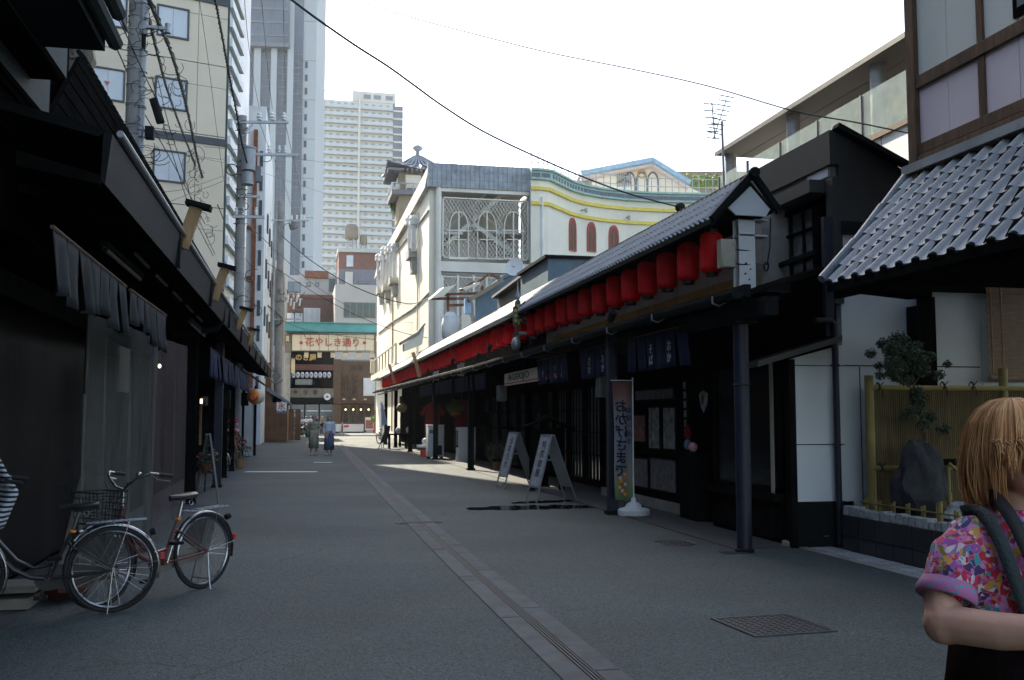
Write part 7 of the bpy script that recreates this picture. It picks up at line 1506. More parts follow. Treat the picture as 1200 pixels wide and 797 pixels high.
for i, (pts, d0, d1, r, lb) in enumerate((
    ([(233, -5), (241, 50), (247, 95), (253, 145), (262, 210)], 24, 40, .008, 'thin wire over the sand-coloured wall'),
    ([(286, -5), (291, 50), (297, 92), (304, 128)], 20, 35.8, .008, 'left one of three wires dropping to the upper crossarm'),
    ([(306, -5), (311, 50), (315, 92), (319, 128)], 20, 35.8, .008, 'middle one of three wires dropping to the upper crossarm'),
    ([(332, -5), (333, 50), (334, 92), (334, 128)], 20, 35.8, .008, 'right one of three wires dropping to the upper crossarm'),
    ([(304, 143), (312, 165), (318, 180), (333, 215), (345, 256)], 36, 69, .012, 'wire from the upper crossarm down to the farthest pole'),
    ([(334, 143), (340, 170), (350, 215), (357, 256)], 36, 69, .012, 'rightmost wire between the two farther poles'),
    ([(240, 172), (290, 177), (350, 186), (420, 196), (500, 206)], 30, 56, .008, 'thin horizontal wire crossing before the apartment block'),
    ([(235, 185), (300, 200), (360, 220), (440, 245)], 28, 60, .007, 'faint lower wire before the apartment block'),
    ([(330, 276), (360, 302), (400, 328), (440, 346), (480, 356), (506, 348)], 66, 57, .03, 'dark cable sagging from the poles to the theatre wall'),
    ([(300, 300), (340, 325), (380, 350), (430, 375), (480, 392), (520, 398)], 60, 57, .018, 'lower cable crossing in front of the teal gate roof'),
    ([(290, 262), (330, 300), (370, 335), (410, 360), (440, 372)], 50, 90, .022, 'cable descending to the right gate post'),
    ([(300, 350), (340, 380), (390, 392), (440, 398)], 66, 98, .03, 'cable running along the gate sign'),
    ([(255, 240), (275, 285), (300, 320), (322, 350)], 34, 69, .02, 'slack cable over the left eave brackets'),
    ([(262, 305), (280, 330), (300, 352), (320, 374)], 36, 69, .016, 'lower slack cable over the left eave brackets'),
    ([(445, 357), (480, 357), (520, 352), (600, 352)], 70, 50, .014, 'thin wire across the theatre side wall'),
    ([(440, 376), (480, 378), (520, 372)], 75, 56, .014, 'lower thin wire across the theatre side wall'),
    ([(128, 0), (150, 45), (168, 85), (190, 130)], 18, 22, .012, 'slanting wire crossing the nearest utility pole'),
    ([(126, 35), (145, 75), (165, 125), (185, 160), (210, 205), (240, 262)], 17, 36, .014, 'slack wire running down past the nearest pole'),
    ([(178, 90), (190, 140), (205, 190), (225, 250), (250, 300)], 22, 36, .012, 'wire right of the nearest pole beside the windows'),
    ([(184, 88), (196, 140), (210, 185), (228, 245), (252, 298)], 22, 36, .010, 'thin parallel wire right of the nearest pole'),
    ([(190, 225), (215, 222), (240, 214), (262, 206)], 26, 36, .012, 'short wire reaching left from the transformer pole'),
    ([(190, 240), (225, 226), (255, 215), (275, 205)], 26, 36, .010, 'second short wire reaching left from the transformer pole'))):
    cable(lb, pts, d0, d1, r)
t = thing('cable_coil', 'tangled hanging wires beside the braided cable bundles', 'cable', pD(208, 105, 22)); rr = random.Random(77)
for i in range(44):
    f = rr.random(); px, py = 200+f*45+rr.uniform(-6, 8), 85+f*190+rr.uniform(-10, 10); c = pD(px, py, 22+f*12); r = rr.uniform(.05, .2); a0 = rr.uniform(0, 6); MB().tube([c+Vector((r*cos(a0+j*.6), 0, r*sin(a0+j*.6)*1.3)) for j in range(rr.randint(4, 9))], .007, 4).build('wire_loop', 'cable', t)
q = pX(790, 243, 6.3); t = thing('cable_anchor', 'black insulator where the thick cable meets the roof parapet', 'insulator', q); MB().lathe(pD(797, 243, 16.8), [(0, -.08), (.07, -.06), (.09, 0), (.07, .06), (0, .08)], 12, Y_).build('insulator', 'rubber', t)
# ================================================================ STREET FURNITURE
def sandwich(x0, x1, yc, z, label, seed):
    t = thing('sandwich_board', label, 'sandwich board', ((x0+x1)/2, yc, 0), 'sandwich boards on the right'); t.rotation_euler.z = radians(15); xt = x0+(x1-x0)*.42; w = .20
    for sx, xf in ((-1, x0), (1, x1)):
        for sy in (-1, 1): MB().beam((xf, yc+sy*w, 0), (xt+sx*.02, yc+sy*w, z), .022, .03, up=(0, 1, 0)).build('leg', 'aluminium', t)
        a, b_ = Vector((xf, yc, 0)).lerp(Vector((xt+sx*.02, yc, z)), .2), Vector((xt+sx*.02, yc, z-.01)); d = (b_-a).normalized(); n = d.cross(Y_)*(1 if True else 1)
        n = n if n.x*sx > 0 else -n
        p = MB().obox((a+b_)/2, (b_-a)/2, Y_*(w-.012), n*.008).build('panel_frame', 'aluminium', t); MB().obox((a+b_)/2+n*.009, (b_-a)/2*.93, Y_*(w-.05), n*.002).build('printed_sheet', 'signboard_print', p)
        if sx < 0:
            for j in range(4): c = (a+b_)/2+n*.013+d*((.62-j*.36)*(b_-a).length*.5); text('浅草見世'[j] if seed else '特撰御膳'[j], .17, c, (0, -1, 0), d, 'letter_black', p, depth=.003)
    MB().beam((xt, yc-w-.01, z+.005), (xt, yc+w+.01, z+.005), .07, .02).build('hinge', 'aluminium', t); 
    for sy in (-1, 1): MB().beam((x0+(xt-x0)*.62, yc+sy*(w+.012), z*.62), (x1+(xt-x1)*.62, yc+sy*(w+.012), z*.62), .012, .014).build('stay', 'aluminium', t)
a, b_ = pG(623, 587.5), pG(668, 584.5); sandwich(a.x, b_.x, (a.y+b_.y)/2, 1.20, 'nearer aluminium sandwich board on the asphalt by the wet patch', 0)
a, b_ = pG(586, 572.5), pG(626, 570.5); sandwich(a.x, b_.x, (a.y+b_.y)/2, 1.20, 'farther aluminium sandwich board in front of the roofed noticeboard', 1)
# vertical banner
bn = thing('vertical_banner', 'tall narrow cloth banner with mirrored hiragana on a white pole and water base', 'banner', (pG(742, 604).x, 15.03, 0)); bx = pG(742, 604).x; by = 15.0
zt6, zb8 = pY(742, 446, by).z, pY(742, 584, by).z; xl = pY(717.5, 500, by).x; xr_ = pY(741, 500, by).x; MB().tube([(xr_+.01, by, .1), (xr_+.01, by, zt6+.05)], .012, 8).build('pole', 'white_paint', bn); MB().tube([(xl-.02, by, zt6), (xr_+.01, by, zt6)], .008, 6).build('crossbar', 'white_paint', bn)
m2b = bpy.data.materials.new('banner_cloth'); MT['banner_cloth'] = m2b; m2b.use_nodes = True; N = m2b.node_tree.nodes; L = m2b.node_tree.links; B_ = N['Principled BSDF']; B_.inputs['Roughness'].default_value = .8
tc = N.new('ShaderNodeTexCoord'); sx_ = N.new('ShaderNodeSeparateXYZ'); L.new(tc.outputs['Generated'], sx_.inputs[0]); rp = N.new('ShaderNodeValToRGB'); cols = [(0, (.12, .2, .08)), (.10, (.16, .22, .08)), (.2, (.24, .23, .19)), (.5, (.20, .22, .27)), (.75, (.24, .22, .22)), (.9, (.20, .09, .07)), (1, (.13, .05, .045))]
for i, (p, c) in enumerate(cols):
    e = rp.color_ramp.elements[i] if i < 2 else rp.color_ramp.elements.new(p)
    e.position = p; e.color = c+(1,)
L.new(sx_.outputs[2], rp.inputs[0]); L.new(rp.outputs[0], B_.inputs['Base Color'])
cw_ = xr_-xl; h_ = zt6-zb8
def bf_(u, v): return Vector((xl+(cw_)*u+.02*sin(v*5)*(1-u)+.05*v*(1-u), by+.02*sin(u*6+v*4), zt6-.02-h_*v))
MB().grid(bf_, 10, 24).build('cloth', 'banner_cloth', bn, ang=180, solid=.003)
for j, ch in enumerate('おかげさまで'): text(ch, .21, (xl+cw_*.36+.02*sin((.15+j*.085)*5), by-.045, zt6-.42-j*.20), X_, Z_, 'indigo', bn, mirror=True, depth=.004, bold=.004)
for j, ch in enumerate('開場一周年'): text(ch, .10, (xl+cw_*.78, by-.045, zt6-.48-j*.12), X_, Z_, 'indigo', bn, mirror=True, depth=.004)
for j in range(7): MB().blob((xl+cw_*(.45+.15*cos(j*2.2)), by-.03, zt6-h_*.80-.05*j), .03, .008, .03, 8, 5).build('printed_flower', 'flower_pink' if j % 2 else 'flower_orange', bn)
for j in range(5): MB().ring((xr_+.005, by, zt6-.1-j*h_/4.3), .016, .004, Z_, 8, 4).build('loop', 'white_paint', bn)
m = MB(); m.lathe((xr_+.01, by, 0), [(0, .0), (.24, 0), (.25, .03), (.25, .09), (.22, .11), (.14, .13), (.10, .19), (.05, .21), (.035, .28), (0, .28)], 24); m.build('water_base', 'white_paint', bn)
MB().lathe((xr_+.13, by-.05, .12), [(0, 0), (.03, 0), (.03, .035), (0, .035)], 10).build('filler_cap', 'dark_metal', bn)
# blue and pink flag, easel and tables at the far right end
q = pG(449, 526); t = thing('flag', 'blue and pink pennant flag at the far end of the right-hand row', 'flag', (q.x, q.y, 0)); yy = q.y; MB().tube([pY(447, 526, yy), pY(447, 470, yy)], .02, 6).build('pole', 'white_paint', t); MB().prism([pY(446, 472, yy), pY(449, 474, yy), pY(454, 497, yy), pY(447, 499, yy)], (0, .02, 0)).build('cloth', 'sky_blue', t, smooth=False)
for i, (a, b_) in enumerate(((448, 480), (450, 486), (449.5, 492))): c = pY(a, b_, yy-.02); MB().box(c.x-.05, c.x+.06, c.y, c.y+.01, c.z-.06, c.z+.06).build('pink_mark', 'flower_pink', t)
t = thing('black_signboard', 'leaning black easel board in front of the pennant flag', 'sign', (q.x+.2, q.y, 0)); yy = q.y-.3; MB().prism([pY(453, 499, yy), pY(458, 499, yy), pY(453, 519, yy), pY(446.5, 519, yy)], (0, .05, 0)).build('board', 'dark_cloth', t, smooth=False); MB().beam(pY(453, 499, yy), pY(443.5, 526, yy), .04, .04).build('leg', 'timber', t); MB().beam(pY(452, 499, yy), pY(449, 525, yy), .04, .04).build('leg', 'timber', t)
for i, (a, b_) in enumerate(((466, 526), (478, 524))):
    g_ = pG(a, b_); t = thing('wooden_table', ['dark low wooden table at the far right pavement', 'second dark table nearer the columns'][i], 'table', (g_.x, g_.y, 0)); MB().box(g_.x-.5, g_.x+.5, g_.y-.4, g_.y+.4, .68, .74).build('top', 'black_wood', t)
    for sx in (-.42, .42):
        for sy in (-.32, .32): MB().box(g_.x+sx-.03, g_.x+sx+.03, g_.y+sy-.03, g_.y+sy+.03, 0, .68).build('leg', 'black_wood', t)
    MB().blob((g_.x, g_.y, .9), .12, .12, .16).build('vase', 'white_paint', t)
q = pX(471, 478, 5.0); t = thing('paper_lantern', 'round orange-brown paper lantern under the far end of the right awning', 'lantern', q); MB().blob(q, .26, .26, .24, 16, 10).build('paper_body', 'timber_pale', t); MB().ring(q+Z_*.12, .2, .02, Z_, 16, 4).build('red_band', 'red_paint', t); MB().tube([q+Z_*.22, q+Z_*.5], .01, 4).build('hook', 'cable', t)
g_ = pG(499, 535); t = thing('red_crate', 'red crate with a pale tray beside the white freezer', 'crate', (g_.x, g_.y, 0)); MB().box(g_.x-.2, g_.x+.3, g_.y-.2, g_.y+.2, 0, .26).build('crate', 'red_paint', t, bev=.01); MB().box(g_.x-.35, g_.x+.3, g_.y-.25, g_.y+.22, .36, .46).build('tray', 'white_paint', t, bev=.01); MB().blob((g_.x, g_.y, .6), .16, .16, .14).build('white_bag', 'white_paint', t)

# ================================================================ BICYCLES
def bicycle(label, loc, rz, frame='bike_brown', basket=True, guard=True):
    t = thing('bicycle', label, 'bicycle', loc, 'bicycles', rz); R = .335; WB = 1.09
    def wheel(nm, x):
        w = MB().ring((x, 0, R), R-.016, .016, Y_, 44, 8).build(nm, 'rubber', t, local=True); w['label'] = nm.replace('_', ' ')
        del w['label']
        MB().ring((x, 0, R), R-.042, .011, Y_, 44, 6).build('rim', 'chrome', w, local=True)
        s = MB()
        for k in range(28):
            a = 2*pi*k/28; a2 = a+(.5 if k % 2 else -.5); sd_ = .018*(1 if (k//2) % 2 else -1); s.tube([(x+.022*cos(a2), sd_, R+.022*sin(a2)), (x+(R-.05)*cos(a), 0, R+(R-.05)*sin(a))], .0016, 3, cap=False)
        s.build('spokes', 'chrome', w, local=True, kind='stuff'); MB().tube([(x, -.045, R), (x, .045, R)], .02, 10).build('hub', 'chrome', w, local=True)
        f = MB(); a0, a1 = (-.25, pi*.98) if nm == 'rear_wheel' else (pi*.18, pi*1.18); n = 26; rows = []
        for j in range(n+1):
            # rear: from low behind (x<0) over the top to front; angle measured from +x forward
            a = (pi*1.08)-(pi*1.08-pi*.12)*j/n if nm == 'rear_wheel' else (pi*1.12)-(pi*1.12-pi*.22)*j/n
            for u in range(5): b_ = (u-2)/2; rr_ = R+.022-.014*b_*b_; rows.append((x+rr_*cos(a), b_*.028, R+rr_*sin(a)))
        f.add(rows, [(j*5+u, j*5+u+1, j*5+6+u, j*5+5+u) for j in range(n) for u in range(4)]); f.build('mudguard', 'chrome', t, local=True, solid=.002, ang=60)
        st = MB()
        for sy in (-1, 1): a = pi*.95; st.tube([(x, sy*.045, R), (x+(R+.02)*cos(a), sy*.03, R+(R+.02)*sin(a))], .0025, 4)
        st.build('mudguard_stay', 'chrome', t, local=True, kind=None)
    wheel('rear_wheel', 0); wheel('front_wheel', WB)
    hx, hz, hz2 = .90, .60, .80; bbx, bbz = .46, .29
    f = MB(); f.tube([(hx+.03, 0, hz-.03), (hx-.01, 0, hz2)], .019, 10)
    f.tube([(hx+.01, 0, hz+.04), (.82, 0, .50), (.70, 0, .37), (.58, 0, .305), (bbx, 0, bbz)], .019, 10); f.tube([(hx+.0, 0, hz+.14), (.80, 0, .58), (.68, 0, .44), (.56, 0, .375), (.40, 0, .40)], .014, 8)
    f.tube([(bbx, 0, bbz), (.29, 0, .66)], .016, 10)
    for sy in (-1, 1): f.tube([(bbx, sy*.02, bbz), (.3, sy*.05, .30), (0, sy*.055, R)], .010, 8); f.tube([(.335, sy*.014, .56), (.28, sy*.045, .52), (0, sy*.055, R)], .008, 8)
    f.tube([(bbx, -.04, bbz), (bbx, .04, bbz)], .025, 10); f.build('frame', frame, t, local=True)
    fk = MB()
    for sy in (-1, 1): fk.tube([(hx+.035, sy*.02, hz-.04), (hx+.05, sy*.05, hz-.07), (.99, sy*.055, .46), (1.04, sy*.055, .39), (WB, sy*.055, R)], .011, 8)
    fk.build('fork', 'chrome', t, local=True)
    hb = MB(); sx = hx-.04; hb.tube([(hx-.01, 0, hz2), (sx+.02, 0, .93)], .013, 8)
    for sy in (-1, 1): hb.tube([(sx+.02, 0, .93), (sx+.05, sy*.06, .955), (sx+.03, sy*.18, 1.04), (sx-.03, sy*.25, 1.07), (sx-.16, sy*.285, 1.05)], .011, 8)
    h = hb.build('handlebar', 'chrome', t, local=True)
    for sy in (-1, 1): MB().tube([(sx-.10, sy*.272, 1.058), (sx-.22, sy*.295, 1.04)], .017, 10).build('grip', 'rubber', h, local=True); MB().tube([(sx-.04, sy*.255, 1.05), (sx-.06, sy*.30, 1.02), (sx-.17, sy*.33, 1.00)], .005, 5).build('brake_lever', 'chrome', h, local=True); MB().tube([(sx-.04, sy*.25, 1.06), (sx+.10, sy*.14, 1.00), (sx+.11, sy*.02, .82), (hx+.05, 0, .7)], .003, 4).build('brake_cable', 'rubber', h, local=True)
    MB().blob((sx-.0, .15, 1.06), .025, .025, .02).build('bell', 'chrome', h, local=True)
    MB().tube([(.29, 0, .66), (.255, 0, .79)], .012, 8).build('seat_post', 'chrome', t, local=True); MB().tube([(.295, 0, .635), (.29, 0, .655)], .024, 10).build('seat_clamp', 'orange', t, local=True)
    s = MB(); vs = []; prof = [(-.14, .04, .84), (-.11, .095, .845), (-.03, .10, .835), (.04, .06, .828), (.10, .030, .828), (.145, .018, .825)]
    for x, w, z in prof:
        for k in range(7): a = pi*k/6; vs.append((.25+x, w*cos(a), z+.028*sin(a)))
        vs.append((.25+x, 0, z-.045 if x < .05 else z-.03))
    n = 8; s.add(vs, [(i*n+k, i*n+(k+1) % n, (i+1)*n+(k+1) % n, (i+1)*n+k) for i in range(5) for k in range(n)]+[tuple(range(n)), tuple(range(5*n, 6*n))[::-1]]); s.build('saddle', 'saddle', t, local=True, ang=60, sub=1)
    MB().ring((.20, -.05, .78), .022, .004, Y_, 10, 4).ring((.20, .05, .78), .022, .004, Y_, 10, 4).build('saddle_spring', 'chrome', t, local=True, kind=None)
    rk = MB(); 
    for sy in (-1, 0, 1): rk.tube([(.20, sy*.055, .70), (-.24, sy*.06, .72)], .005, 6)
    rk.tube([(-.24, -.06, .72), (-.24, .06, .72)], .005, 6).tube([(.0, -.06, .71), (.0, .06, .71)], .004, 5).tube([(.12, -.06, .71), (.12, .06, .71)], .004, 5)
    for sy in (-1, 1): rk.tube([(-.12, sy*.06, .715), (0, sy*.06, R)], .004, 5)
    rk.build('rear_rack', 'chrome', t, local=True, kind=None)
    MB().box(-.385, -.358, -.02, .02, .40, .45).build('rear_reflector', 'red_paint', t, local=True); MB().tube([(-.27, 0, .61), (-.31, 0, .62)], .026, 12).build('rear_lamp', 'dark_metal', t, local=True)
    cc = MB(); pts = []; 
    for k in range(9): a = pi/2+pi*k/8; pts.append((0+.055*cos(a), R+.055*sin(a)*1.0-.02))
    pts += [(bbx+.10*cos(a), bbz+.10*sin(a)) for a in [-pi/2+pi*k/10 for k in range(11)]]; cc.prism([(x, -.062, z) for x, z in pts], (0, .02, 0)); cc.build('chain_case', 'bike_black' if frame == 'bike_black' else 'gate_grey', t, local=True)
    ck = MB(); ck.tube([(bbx, -.075, bbz), (bbx+.05, -.085, bbz-.16)], .009, 6).tube([(bbx, .06, bbz), (bbx-.05, .07, bbz+.16)], .009, 6); c = ck.build('crank', 'chrome', t, local=True, kind=None)
    MB().box(bbx+.0, bbx+.10, -.16, -.09, bbz-.175, bbz-.15).build('pedal', 'dark_metal', c, local=True); MB().box(bbx-.10, bbx+.0, .075, .145, bbz+.15, bbz+.175).build('pedal', 'dark_metal', c, local=True)
    k = MB()
    for sy in (-1, 1): k.tube([(0, sy*.06, R-.01), (.02, sy*.10, .12), (.03, sy*.13, .012)], .006, 6)
    k.tube([(.03, -.13, .012), (-.02, -.14, .012), (-.04, -.11, .012)], .006, 6).tube([(.03, .13, .012), (-.02, .14, .012), (-.04, .11, .012)], .006, 6).tube([(.025, -.11, .10), (.025, .11, .10)], .005, 5); k.build('kickstand', 'chrome', t, local=True, kind=None)
    if guard:
        for sy in (-1, 1):
            pts = [(x_, sy*.05, z_) for x_, z_ in [(0+.0, R)]+[(.318*cos(a), R+.318*sin(a)) for a in [pi*.18+pi*.42*i/8 for i in range(9)]]]; MB().prism(pts, (0, .002, 0)).build('skirt_guard', 'guard_net', t, local=True, smooth=False)
    if basket:
        b = MB(); x0, x1, z0, z1 = hx+.08, hx+.34, .68, .93
        for j in range(6):
            z = z0+(z1-z0)*j/5; e = .02*j/5; P4 = [(x0-e, -.13-e, z), (x1+e, -.13-e, z), (x1+e, .13+e, z), (x0-e, .13+e, z), (x0-e, -.13-e, z)]; b.tube(P4, .003 if j < 5 else .005, 4)
        for j in range(8):
            for (xa, ya) in ((x0+(x1-x0)*j/7, -1), (x0+(x1-x0)*j/7, 1)): b.tube([(xa, ya*.13, z0), (xa+(.02 if j == 7 else -.02 if j == 0 else 0), ya*.15, z1)], .002, 3)
            yy = -.13+.26*j/7; b.tube([(x0, yy, z0), (x0-.02, yy*1.15, z1)], .002, 3); b.tube([(x1, yy, z0), (x1+.02, yy*1.15, z1)], .002, 3); b.tube([(x0, yy, z0), (x1, yy, z0)], .002, 3)
        b.build('basket', 'dark_metal', t, local=True, kind='stuff'); MB().tube([(hx+.34, 0, .62), (hx+.40, 0, .61)], .03, 10).build('front_lamp', 'chrome', t, local=True)
    return t
g1_, g2_ = pG(130, 718), pG(237, 690)
def hd(dx, dy): return math.atan2(dy, dx)
k1 = bicycle('dark brown city bicycle nearest the viewer, half out of the left edge', (g1_.x, g1_.y, 0), hd(-.985, -.17), 'bike_black')
k2 = bicycle('brown step-through city bicycle with the raised handlebars and the bare saddle', (g2_.x, g2_.y, 0), hd(-.66, -.75), 'bike_brown')
g_ = pG(258, 556); dup(k1, (g_.x-.1, g_.y+.3, 0), hd(-1, .25), 'dark bicycle in the shade behind the dark navy post on the left')
for i, (px, py, a, lb) in enumerate(((346, 514, .3, 'nearest bicycle of the far parking cluster left of the gate'), (351, 512.5, .9, 'bicycle with pale basket in the far parking cluster'), (342, 512.5, 1.4, 'leftmost bicycle of the far parking cluster'), (356, 511, .2, 'rightmost bicycle of the far parking cluster'), (344, 511, 2.2, 'rear bicycle of the far parking cluster by the gate post'))):
    g_ = pG(px, py); dup(k2 if i % 2 else k1, (g_.x, g_.y, 0), a, lb, 1.15)
g_ = pG(444, 520); b9 = dup(k2, (g_.x, g_.y, 0), hd(.5, .8), 'red-framed bicycle beside the pennant flag')
# striped cloth over the handlebar of the nearest bicycle
q = pX(2, 572, -2.25); D_ = 8.2; t = thing('striped_cloth', 'navy and white striped cloth draped at the left edge over the bicycle handlebar', 'cloth', pD(0, 570, 7.6))
def sc_(u, v):
    xs = 22-28*abs(v-.52)*1.3 if v > .52 else 22-42*(.52-v)*1.15
    px = -70+u*(70+xs); py = 533+v*82+(6*sin(u*9)*(v)); p = pD(px, py, 7.6+.14*sin(u*11+v*2)+.25*(1-u)); return p
MB().grid(sc_, 24, 20).build('cloth', 'stripe_cloth', t, ang=180, solid=.01)
# ================================================================ PEOPLE
def remeshed(m, name, mt, parent, vox=.007, smooth=6, local=True):
    o = m.build(name, mt, parent, local=local, ang=180); md = o.modifiers.new('r', 'REMESH'); md.mode = 'VOXEL'; md.voxel_size = vox; md.use_smooth_shade = True
    if smooth: md = o.modifiers.new('s', 'SMOOTH'); md.factor = .6; md.iterations = smooth
    return o
def loft(m, rows, n=20):   # rows of (x, y, z, rx, ry)
    vs = [(x+rx*cos(2*pi*k/n), y+ry*sin(2*pi*k/n), z) for x, y, z, rx, ry in rows for k in range(n)]; L = len(rows)
    m.add(vs, [(i*n+k, i*n+(k+1) % n, (i+1)*n+(k+1) % n, (i+1)*n+k) for i in range(L-1) for k in range(n)]+[tuple(range(n))[::-1], tuple(range((L-1)*n, L*n))]); return m
def limb(m, pts): m.tube([p[:3] for p in pts], [p[3] for p in pts], 12); [m.blob(p[:3], p[3]*.99, p[3]*.99, p[3]*.99, 12, 8) for p in pts]; return m
def hand(m, w, d, up, sgn, curl=.7, s=1.0):   # w wrist, d direction of the fingers, up back-of-hand normal
    w, d, up = Vector(w), Vector(d).normalized(), Vector(up).normalized(); sd_ = d.cross(up).normalized()*sgn
    c = w+d*.045*s; m.obox(c, d*.045*s, sd_*.036*s, up*.012*s); m.blob(c, .038*s, .038*s, .02*s, 10, 8)
    for k, (o, L) in enumerate(((-.028, .075), (-.009, .085), (.010, .078), (.028, .060))):
        b = c+d*.042*s+sd_*o*s; p = [b]; dd = d.copy()
        for j in range(3): dd = (dd-up*curl*(.35+.2*j)).normalized(); p.append(p[-1]+dd*L*s*(.42, .32, .26)[j])
        m.tube(p, [.0095*s, .0088*s, .0080*s, .0066*s], 8); m.blob(p[-1], .0066*s, .0066*s, .0066*s, 8, 6)
    b = w+d*.022*s-sd_*.030*s; p = [b, b+(-sd_*.9+d*.7-up*.3).normalized()*.035*s]; p.append(p[-1]+(d*.9-sd_*.3-up*.5).normalized()*.03*s); m.tube(p, [.012*s, .010*s, .0075*s], 8); m.blob(p[-1], .0075*s, .0075*s, .0075*s, 8, 6)
# local frame of a figure: +Y forward (facing), +X its right... (x to the figure's left is negative)
def walker(name, label, loc, rz, h, top, skirt, hairm, long_hair, bag=None, skirt_len=.30, jacket=None, cap=False, trousers=None, sleeve=True, stride=.12):
    t = thing(name, label, 'person', loc, None, rz); s = h/1.6; m = MB()
    limb(m, [(.085, stride, .93, .085), (.09, stride*.9, .50, .055), (.09, stride*1.2-.03, .10, .036), (.09, stride*1.2-.02, .05, .034)]) ; limb(m, [(.09, stride*1.2, .045, .032), (.09, stride*1.2+.14, .03, .026)])
    limb(m, [(-.085, -stride*.4, .93, .085), (-.09, -stride*.5, .50, .055), (-.09, -stride*1.3, .12, .036), (-.09, -stride*1.3, .05, .034)]); limb(m, [(-.09, -stride*1.3, .045, .032), (-.09, -stride*1.3+.14, .03, .026)])
    loft(m, [(0, 0, .86, .15, .10), (0, 0, 1.0, .13, .09), (0, 0, 1.12, .135, .09), (0, 0, 1.28, .16, .09), (0, 0, 1.34, .12, .07), (0, .0, 1.38, .05, .05), (0, .01, 1.43, .045, .045)])
    for sx in (-1, 1):
        e = (sx*.23, -.02, 1.06, .036); wv_ = (sx*.20, .10, .86, .024) if not (bag and sx > 0) else (sx*.12, .17, 1.10, .024); limb(m, [(sx*.165, 0, 1.31, .048), e, wv_]); d = Vector(wv_[:3])-Vector(e[:3]); hand(m, wv_[:3], d, (sx, 0, 0), sx, .5)
    m.blob((0, .015, 1.50), .072, .088, .105, 16, 12); m.blob((0, .095, 1.49), .012, .018, .02); 
    for sx in (-1, 1): m.blob((sx*.074, .01, 1.49), .01, .02, .028)
    m.v = [v*s for v in m.v]; remeshed(m, 'body', 'skin_light', t, .011, 3)
    hm_ = MB(); hm_.blob((0, -.012, 1.525), .086, .098, .098, 18, 12, .04, 2); 
    if long_hair: loft(hm_, [(0, -.04, 1.54, .086, .08), (0, -.045, 1.45, .088, .07), (0, -.05, 1.36, .08, .055), (0, -.05, 1.31, .05, .03)])
    hm_.v = [v*s for v in hm_.v]; hm_.build('hair', hairm, t, local=True, ang=180)
    if cap: c = MB(); c.lathe((0, 0, 1.57), [(0, .055), (.08, .035), (.095, 0), (.13, -.015)], 18); c.v = [v*s for v in c.v]; c.build('cap', 'white_shirt', t, local=True)
    e = MB()
    for sx in (-1, 1): e.blob((sx*.028, .092, 1.515), .011, .007, .007, 8, 6)
    e.v = [v*s for v in e.v]; e.build('eyes', 'letter_black', t, local=True, kind='stuff'); e = MB().blob((0, .096, 1.45), .022, .008, .007, 8, 6); e.v = [v*s for v in e.v]; e.build('mouth', 'flower_red', t, local=True)
    c = MB(); loft(c, [(0, 0, .92, .165, .115), (0, 0, 1.0, .145, .105), (0, 0, 1.12, .15, .105), (0, 0, 1.26, .178, .11), (0, 0, 1.335, .16, .085), (0, 0, 1.375, .07, .06)])
    if sleeve:
        for sx in (-1, 1): limb(c, [(sx*.16, 0, 1.31, .062), (sx*.215, -.015, 1.14, .052)])
    c.v = [v*s for v in c.v]; remeshed(c, 'top', top, t, .014, 4)
    if jacket:
        c = MB()
        for sx in (-1, 1): loft(c, [(sx*.12, -.02, .82, .075, .13), (sx*.115, -.01, 1.05, .07, .115), (sx*.125, 0, 1.28, .07, .115), (sx*.10, 0, 1.36, .05, .07)]); limb(c, [(sx*.17, 0, 1.31, .068), (sx*.235, -.02, 1.07, .052), (sx*.205, .08, .90, .042)])
        loft(c, [(0, -.085, .82, .16, .05), (0, -.075, 1.1, .15, .045), (0, -.06, 1.36, .12, .04)])
        c.v = [v*s for v in c.v]; remeshed(c, 'cardigan', jacket, t, .014, 4)
    if trousers:
        c = MB()
        for sx, st in ((1, 1), (-1, -1)): limb(c, [(sx*.085, st*stride*.6, .9, .105), (sx*.09, st*stride*.8, .5, .08), (sx*.09, st*stride*1.25, .12, .062)])
        loft(c, [(0, 0, .84, .17, .12), (0, 0, 1.0, .15, .11)]); c.v = [v*s for v in c.v]; remeshed(c, 'trousers', trousers, t, .014, 3)
    else:
        c = MB(); n = 40; rows = [(.99, .155, .115), (.85, .185, .15), (.6, .20, .19), (skirt_len, .20, .22)]; vs = []
        for z, rx, ry in rows:
            for k in range(n): a = 2*pi*k/n; f = 1+.07*sin(a*9)*(1-z); vs.append((rx*f*cos(a), ry*f*sin(a)+.02, z))
        c.add(vs, [(i*n+k, i*n+(k+1) % n, (i+1)*n+(k+1) % n, (i+1)*n+k) for i in range(3) for k in range(n)]); c.v = [v*s for v in c.v]; c.build('skirt', skirt, t, local=True, ang=180, solid=.006)
    sh = MB()
    for x, y in ((.09, stride*1.2+.05), (-.09, -stride*1.3+.05)): loft(sh, [(x, y, .0, .04, .125), (x, y, .03, .042, .128), (x, y-.03, .07, .036, .08)])
    sh.v = [v*s for v in sh.v]; sh.build('shoes', 'sign_cream' if not trousers else 'rubber', t, local=True, kind='stuff')
    if bag:
        b = MB(); loft(b, [(.24, .02, .72, .10, .17), (.25, .02, .85, .12, .19), (.24, .02, 1.0, .07, .15), (.22, .02, 1.06, .03, .10)]); b.v = [v*s for v in b.v]; b.build('shoulder_bag', bag, t, local=True, ang=180); b = MB().tube([(.22, .1, 1.04), (.17, .03, 1.36), (.22, -.06, 1.04)], .01, 6); b.v = [v*s for v in b.v]; b.build('bag_strap', bag, t, local=True)
    return t
def face(px_dx): return pi   # facing back towards the camera
